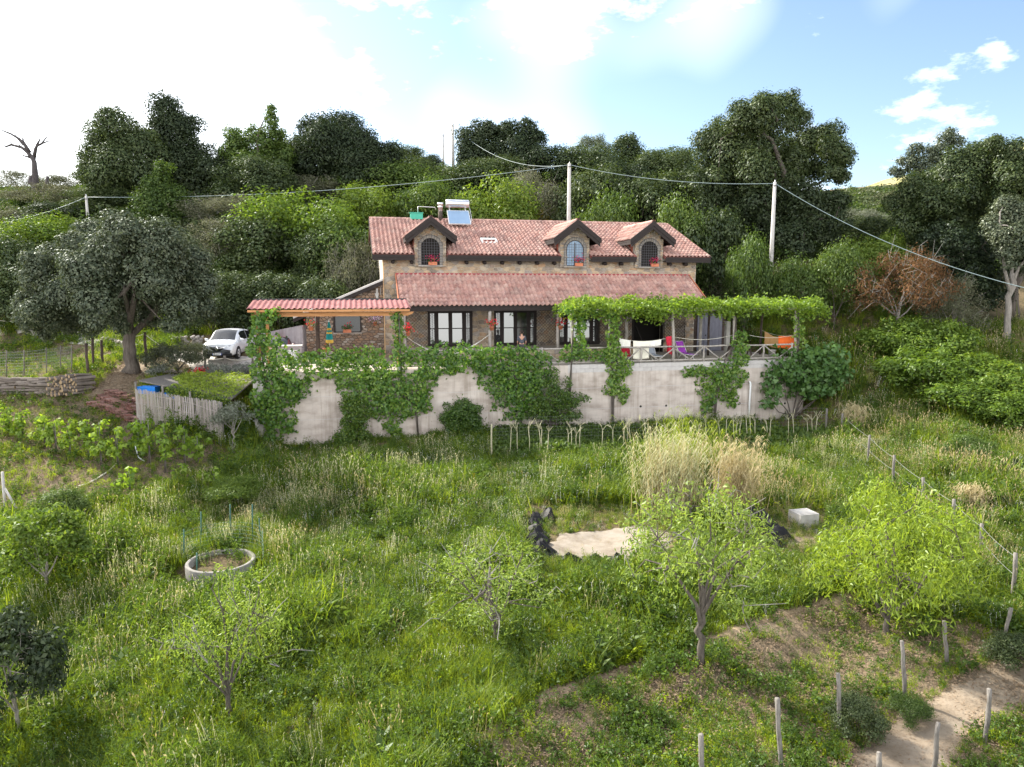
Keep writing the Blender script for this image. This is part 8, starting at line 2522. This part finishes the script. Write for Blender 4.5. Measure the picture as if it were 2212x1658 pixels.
S['broad'] = [src('broad_a', weed_set(g, 10, 0.35, 0.2, 0.17, 10, 0.45), 4, L['mid']), src('broad_b', blade_set(g, 26, 0.8, 0.12, 0.022, 0.8), 4, L['grass']), src('broad_c', weed_set(g, 7, 0.75, 0.14, 0.09, 22, 0.3), 4, L['bright'])]
S['bean'] = [src('bean_a', weed_set(g, 9, 0.24, 0.14, 0.11, 9, 0.7), 4, L['mid'])]
S['scrub'] = [src('scrub_a', leaves(g, *clump_cloud(g, g.normal(size=(7, 3)) * np.array([.45, .45, .12]) + np.array([0, 0, .35]), np.full(7, 0.38), 420), 0.15)[0], 4, L['mid']), src('scrub_b', leaves(g, *clump_cloud(g, g.normal(size=(7, 3)) * np.array([.45, .45, .15]) + np.array([0, 0, .4]), np.full(7, 0.4), 420), 0.16)[0], 4, L['oak']), src('scrub_c', leaves(g, *clump_cloud(g, g.normal(size=(7, 3)) * np.array([.45, .45, .12]) + np.array([0, 0, .35]), np.full(7, 0.38), 380), 0.13, 0.35)[0], 4, L['grey'])]

def scatter(name, sources, P, rot, scl, idx):
    me = bpy.data.meshes.new(name)
    me.vertices.add(len(P)); me.vertices.foreach_set('co', np.asarray(P, dtype=np.float32).ravel())
    for nm, tp, arr in (('rotv', 'FLOAT_VECTOR', rot), ('sclv', 'FLOAT', scl), ('idxv', 'INT', idx)):
        a = me.attributes.new(nm, tp, 'POINT')
        a.data.foreach_set('vector' if tp == 'FLOAT_VECTOR' else 'value', np.asarray(arr, dtype=np.int32 if tp == 'INT' else np.float32).ravel())
    ob = tag(link(name, me), kind='stuff')
    c = bpy.data.collections.new(name + '_sources')
    for s_ in sources: c.objects.link(s_)
    ng = bpy.data.node_groups.new(name + '_scatter', 'GeometryNodeTree')
    ng.interface.new_socket('Geometry', in_out='INPUT', socket_type='NodeSocketGeometry')
    ng.interface.new_socket('Geometry', in_out='OUTPUT', socket_type='NodeSocketGeometry')
    nd, lk = ng.nodes, ng.links
    gi, go = nd.new('NodeGroupInput'), nd.new('NodeGroupOutput')
    m2p = nd.new('GeometryNodeMeshToPoints')
    ci = nd.new('GeometryNodeCollectionInfo'); ci.inputs['Collection'].default_value = c
    ci.inputs['Separate Children'].default_value = True; ci.inputs['Reset Children'].default_value = True
    io = nd.new('GeometryNodeInstanceOnPoints'); io.inputs['Pick Instance'].default_value = True
    def na_(nm, tp):
        q = nd.new('GeometryNodeInputNamedAttribute'); q.data_type = tp; q.inputs['Name'].default_value = nm
        return next(s_ for s_ in q.outputs if s_.enabled and s_.name == 'Attribute')
    lk.new(gi.outputs[0], m2p.inputs['Mesh']); lk.new(m2p.outputs['Points'], io.inputs['Points'])
    lk.new(ci.outputs[0], io.inputs['Instance'])
    lk.new(na_('idxv', 'INT'), io.inputs['Instance Index'])
    e2r = nd.new('FunctionNodeEulerToRotation')
    lk.new(na_('rotv', 'FLOAT_VECTOR'), e2r.inputs[0]); lk.new(e2r.outputs[0], io.inputs['Rotation'])
    lk.new(na_('sclv', 'FLOAT'), io.inputs['Scale'])
    lk.new(io.outputs['Instances'], go.inputs[0])
    md = ob.modifiers.new('scatter', 'NODES'); md.node_group = ng
    return ob

# candidate points over the visible slope, kept by zone
g = np.random.default_rng(510)
NP = 150000
Yc = 9.5 + (52 - 9.5) * g.uniform(0, 1, NP) ** 1.25
Xc = g.uniform(-1, 1, NP) * (Yc * 0.80 + 2)
Zc = gza(Xc, Yc)
px, py = project(Xc, Yc, Zc)
s_h = (Xc - H0[0]) * HU[0] + (Yc - H0[1]) * HU[1]; t_h = (Xc - H0[0]) * HV[0] + (Yc - H0[1]) * HV[1]
clear = ~((s_h > -7.7) & (s_h < 24.0) & (t_h > -3.65) & (t_h < 9))
clear &= ~((px > 300) & (px < 660) & (py < 806) & (py > 740) & (t_h < 8) & (s_h > -12) & (s_h < -7))
car_zone = (Xc > -21) & (Xc < -12) & (Yc > 39.0) & (Yc < 47)
clear &= ~car_zone
on_path = in_poly(px + 6 * fbm(Xc, Yc, 7, 3, .5), py + 6 * fbm(Xc, Yc, 8, 3, .5), PATH)
on_sand = in_poly(px, py, SAND)
rdist = np.hypot(Xc - rc_[0], Yc - rc_[1])
clear &= ~on_sand & ~((rdist < 1.1) & (g.uniform(0, 1, NP) < 0.75))
bare = in_poly(px + 14 * fbm(Xc, Yc, 10, 3, .4), py + 14 * fbm(Xc, Yc, 11, 3, .4), BARE)
vyard = in_poly(px, py, VINEYARD) | in_poly(px, py, GARDEN)
lane = in_poly(px, py, LANE)
bed = (py > 925) & (py < np.interp(px, [1060, 1400, 1800], [1000, 990, 975])) & (px > 1065) & (px < 1790) & (t_h < -3.7)
rbank = (px > np.interp(py, [700, 900, 1100, 1300, 1500], [1735, 1800, 1950, 2100, 2230])) & ~bare
n1 = fbm(Xc, Yc, 12, 3, 0.16); n2 = fbm(Xc, Yc, 13, 3, 0.28); n3 = fbm(Xc, Yc, 14, 2, 0.10); n4 = fbm(Xc, Yc, 15, 3, .5)
def blob(cx, cy, rx, ry): return np.exp(-(((px - cx) / rx) ** 2 + ((py - cy) / ry) ** 2))
u1 = g.uniform(0, 1, NP)
pale = blob(680, 1095, 130, 45) + blob(455, 1120, 110, 50) + 0.5 * blob(330, 1250, 120, 60) + 0.5 * blob(620, 1200, 90, 50) + 0.6 * blob(1750, 1010, 140, 60) + 0.35 * blob(800, 1010, 250, 60) + 0.4 * blob(250, 1330, 120, 90)
limey = blob(850, 1480, 420, 150) + blob(1280, 1420, 260, 90) + 0.6 * blob(350, 1500, 250, 120) + 0.6 * blob(1650, 1330, 220, 45) + 0.5 * blob(500, 1620, 500, 90)
lush = blob(900, 1020, 380, 90) + blob(950, 1180, 300, 90) + 0.7 * blob(250, 1400, 300, 120)
fade = np.clip(1.25 - (Yc - 10) / 55, 0.35, 1)          # sparser, bigger tufts far away
dens_sel = u1 < fade
SC = []
POND = [(1130, 1095), (1460, 1085), (1470, 1230), (1330, 1275), (1160, 1265), (1120, 1190)]
RLINE = [(1595, 1100), (1700, 1100), (1800, 1105), (1800, 1170), (1740, 1215), (1620, 1215)]
foot = (t_h > -7.6) & (s_h > -7.7) & (s_h < 24.5)
low = in_poly(px, py, POND) | in_poly(px, py, RLINE) | ((rdist < 2.0) & (Yc < rc_[1]))
def emit(name, key, mask, smin, smax, tilt=0.15):
    i = np.flatnonzero(mask)
    rot = np.stack([g.normal(size=len(i)) * tilt, g.normal(size=len(i)) * tilt, g.uniform(0, 6.28, len(i))], 1)
    sc = g.uniform(smin, smax, len(i)) * np.clip(1 + 0.22 * n4[i] + 0.38 * n3[i] + 0.2 * n1[i], 0.45, 2.0) * (1 + np.clip((Yc[i] - 22) / 60, 0, 0.6)) * np.where(low[i], 0.38, 1.0) * np.where(foot[i], 0.55, 1.0)
    SC.append((name, len(i)))
    scatter(name, S[key], np.stack([Xc, Yc, Zc], 1)[i], rot, sc, g.integers(0, len(S[key]), len(i)))
q = g.uniform(0, 1, NP)
base_ok = clear & ~on_path & dens_sel
trk = np.abs(py - np.interp(px, [900, 1180, 1420, 1640, 1850], [1680, 1500, 1425, 1345, 1285]) + 4 * n4) < 14
trk &= (px > 930) & (px < 1870)
base_ok &= ~(trk & (g.uniform(0, 1, NP) < 0.93))
thick = base_ok & ~bare & ~vyard & ~lane & ~bed
emit('grass', 'grass', thick & (q < np.clip(0.30 + 0.25 * n1 + 0.05 * limey - 0.10 * lush, 0.10, 0.55)), 0.7, 1.25)
q = g.uniform(0, 1, NP)
emit('tall_weeds', 'broad', thick & (g.uniform(0, 1, NP) < np.clip(0.03 + 0.16 * np.maximum(0, n3 + 0.25 * n4), 0, 0.3)), 0.6, 1.25)
emit('weeds', 'weed', thick & (q < np.clip(0.30 + 0.26 * n2 + 0.20 * lush - 0.08 * limey, 0.08, 0.7)), 0.7, 1.3)
q = g.uniform(0, 1, NP)
emit('lime_grass', 'lime', thick & ~rbank & (q < np.clip(0.10 + 0.55 * limey + 0.26 * n3 + 0.04 * n4, 0.05, 0.65)), 0.6, 1.15)
q = g.uniform(0, 1, NP)
emit('seeding_grass', 'seed', thick & (q < np.clip(0.002 + 0.045 * pale + 0.010 * lush + 0.006 * n2 - 0.006 * limey, 0.0005, 0.2)), 0.8, 1.2)
q = g.uniform(0, 1, NP)
emit('dry_grass', 'straw', thick & (q < np.clip(0.006 + 0.05 * pale + 0.12 * rbank * (0.6 + n1) + 0.35 * blob(1300, 1130, 130, 25) + 0.35 * blob(1200, 1180, 40, 30) + 0.4 * blob(1720, 1130, 60, 50) + 0.3 * blob(1620, 1090, 60, 40), 0, 0.5)), 0.6, 1.2)
q = g.uniform(0, 1, NP)
emit('sparse_weeds', 'weed', base_ok & (bare | vyard) & ~lane & (q < np.clip(0.10 + 0.18 * np.maximum(0, n2 + 0.1) + 0.03 * vyard, 0, 0.45)), 0.35, 0.9)
q = g.uniform(0, 1, NP)
emit('sparse_grass', 'lime', base_ok & (bare | vyard) & ~lane & (q < np.clip(0.06 + 0.20 * np.maximum(0, n1) + 0.08 * vyard * (n2 > 0), 0, 0.38)), 0.30, 0.75)
q = g.uniform(0, 1, NP)
emit('short_grass', 'grass', base_ok & (bare | vyard) & ~lane & (q < np.clip(0.05 + 0.10 * vyard + 0.15 * np.maximum(0, n3), 0, 0.35)), 0.25, 0.6)
q = g.uniform(0, 1, NP)
emit('leaf_litter', 'litter', clear & (bare | vyard | lane | on_path) & (q < np.where(on_path, 0.10, 0.5)), 0.7, 1.4, 0.05)
q = g.uniform(0, 1, NP)
emit('sand_debris', 'litter', on_sand & (g.uniform(0, 1, NP) < 0.35), 0.4, 1.0, 0.05)
emit('sand_tufts', 'straw', on_sand & (g.uniform(0, 1, NP) < 0.05 + 0.25 * (n4 > 0.35)), 0.25, 0.6)
emit('white_flowers', 'daisy', thick & (q < 0.02 + 0.06 * lush + 0.10 * blob(2180, 1600, 120, 80)), 0.8, 1.3)
emit('yellow_flowers', 'yellow', thick & (g.uniform(0, 1, NP) < 0.006 + 0.03 * blob(2120, 1620, 160, 70) + 0.01 * limey), 0.8, 1.2)
emit('bean_plants', 'bean', clear & bed & (g.uniform(0, 1, NP) < 0.75), 0.8, 1.3)

# scrub that mantles the hillside behind the house
NS = 9000
Ys = 46 + 62 * g.uniform(0, 1, NS) ** 0.9
Xs = g.uniform(-0.86, 0.86, NS) * Ys
ss = (Xs - H0[0]) * HU[0] + (Ys - H0[1]) * HU[1]; ts = (Xs - H0[0]) * HV[0] + (Ys - H0[1]) * HV[1]
Zs = gza(Xs, Ys)
qx, qy = project(Xs, Ys, Zs)
ok_ = ~((ss > -2.5) & (ss < 23.5) & (ts < 17)) & ~((ss > -14) & (ss <= -2.5) & (ts < 10)) & ~((qx < 520) & (qy > 672)) & ~((ss > 22) & (ts < 9)) & (qy < 720)
Xs, Ys, Zs = Xs[ok_], Ys[ok_], Zs[ok_]
nk_ = fbm(Xs, Ys, 17, 2, 0.06)
idx = np.clip(np.round(0.9 + nk_ * 1.3 + g.normal(size=len(Xs)) * 0.5), 0, 2)
scatter('hillside_scrub', S['scrub'], np.stack([Xs, Ys, Zs - 0.1], 1), np.stack([g.normal(size=len(Xs)) * .1, g.normal(size=len(Xs)) * .1, g.uniform(0, 6.28, len(Xs))], 1), g.uniform(0.9, 2.1, len(Xs)), idx)
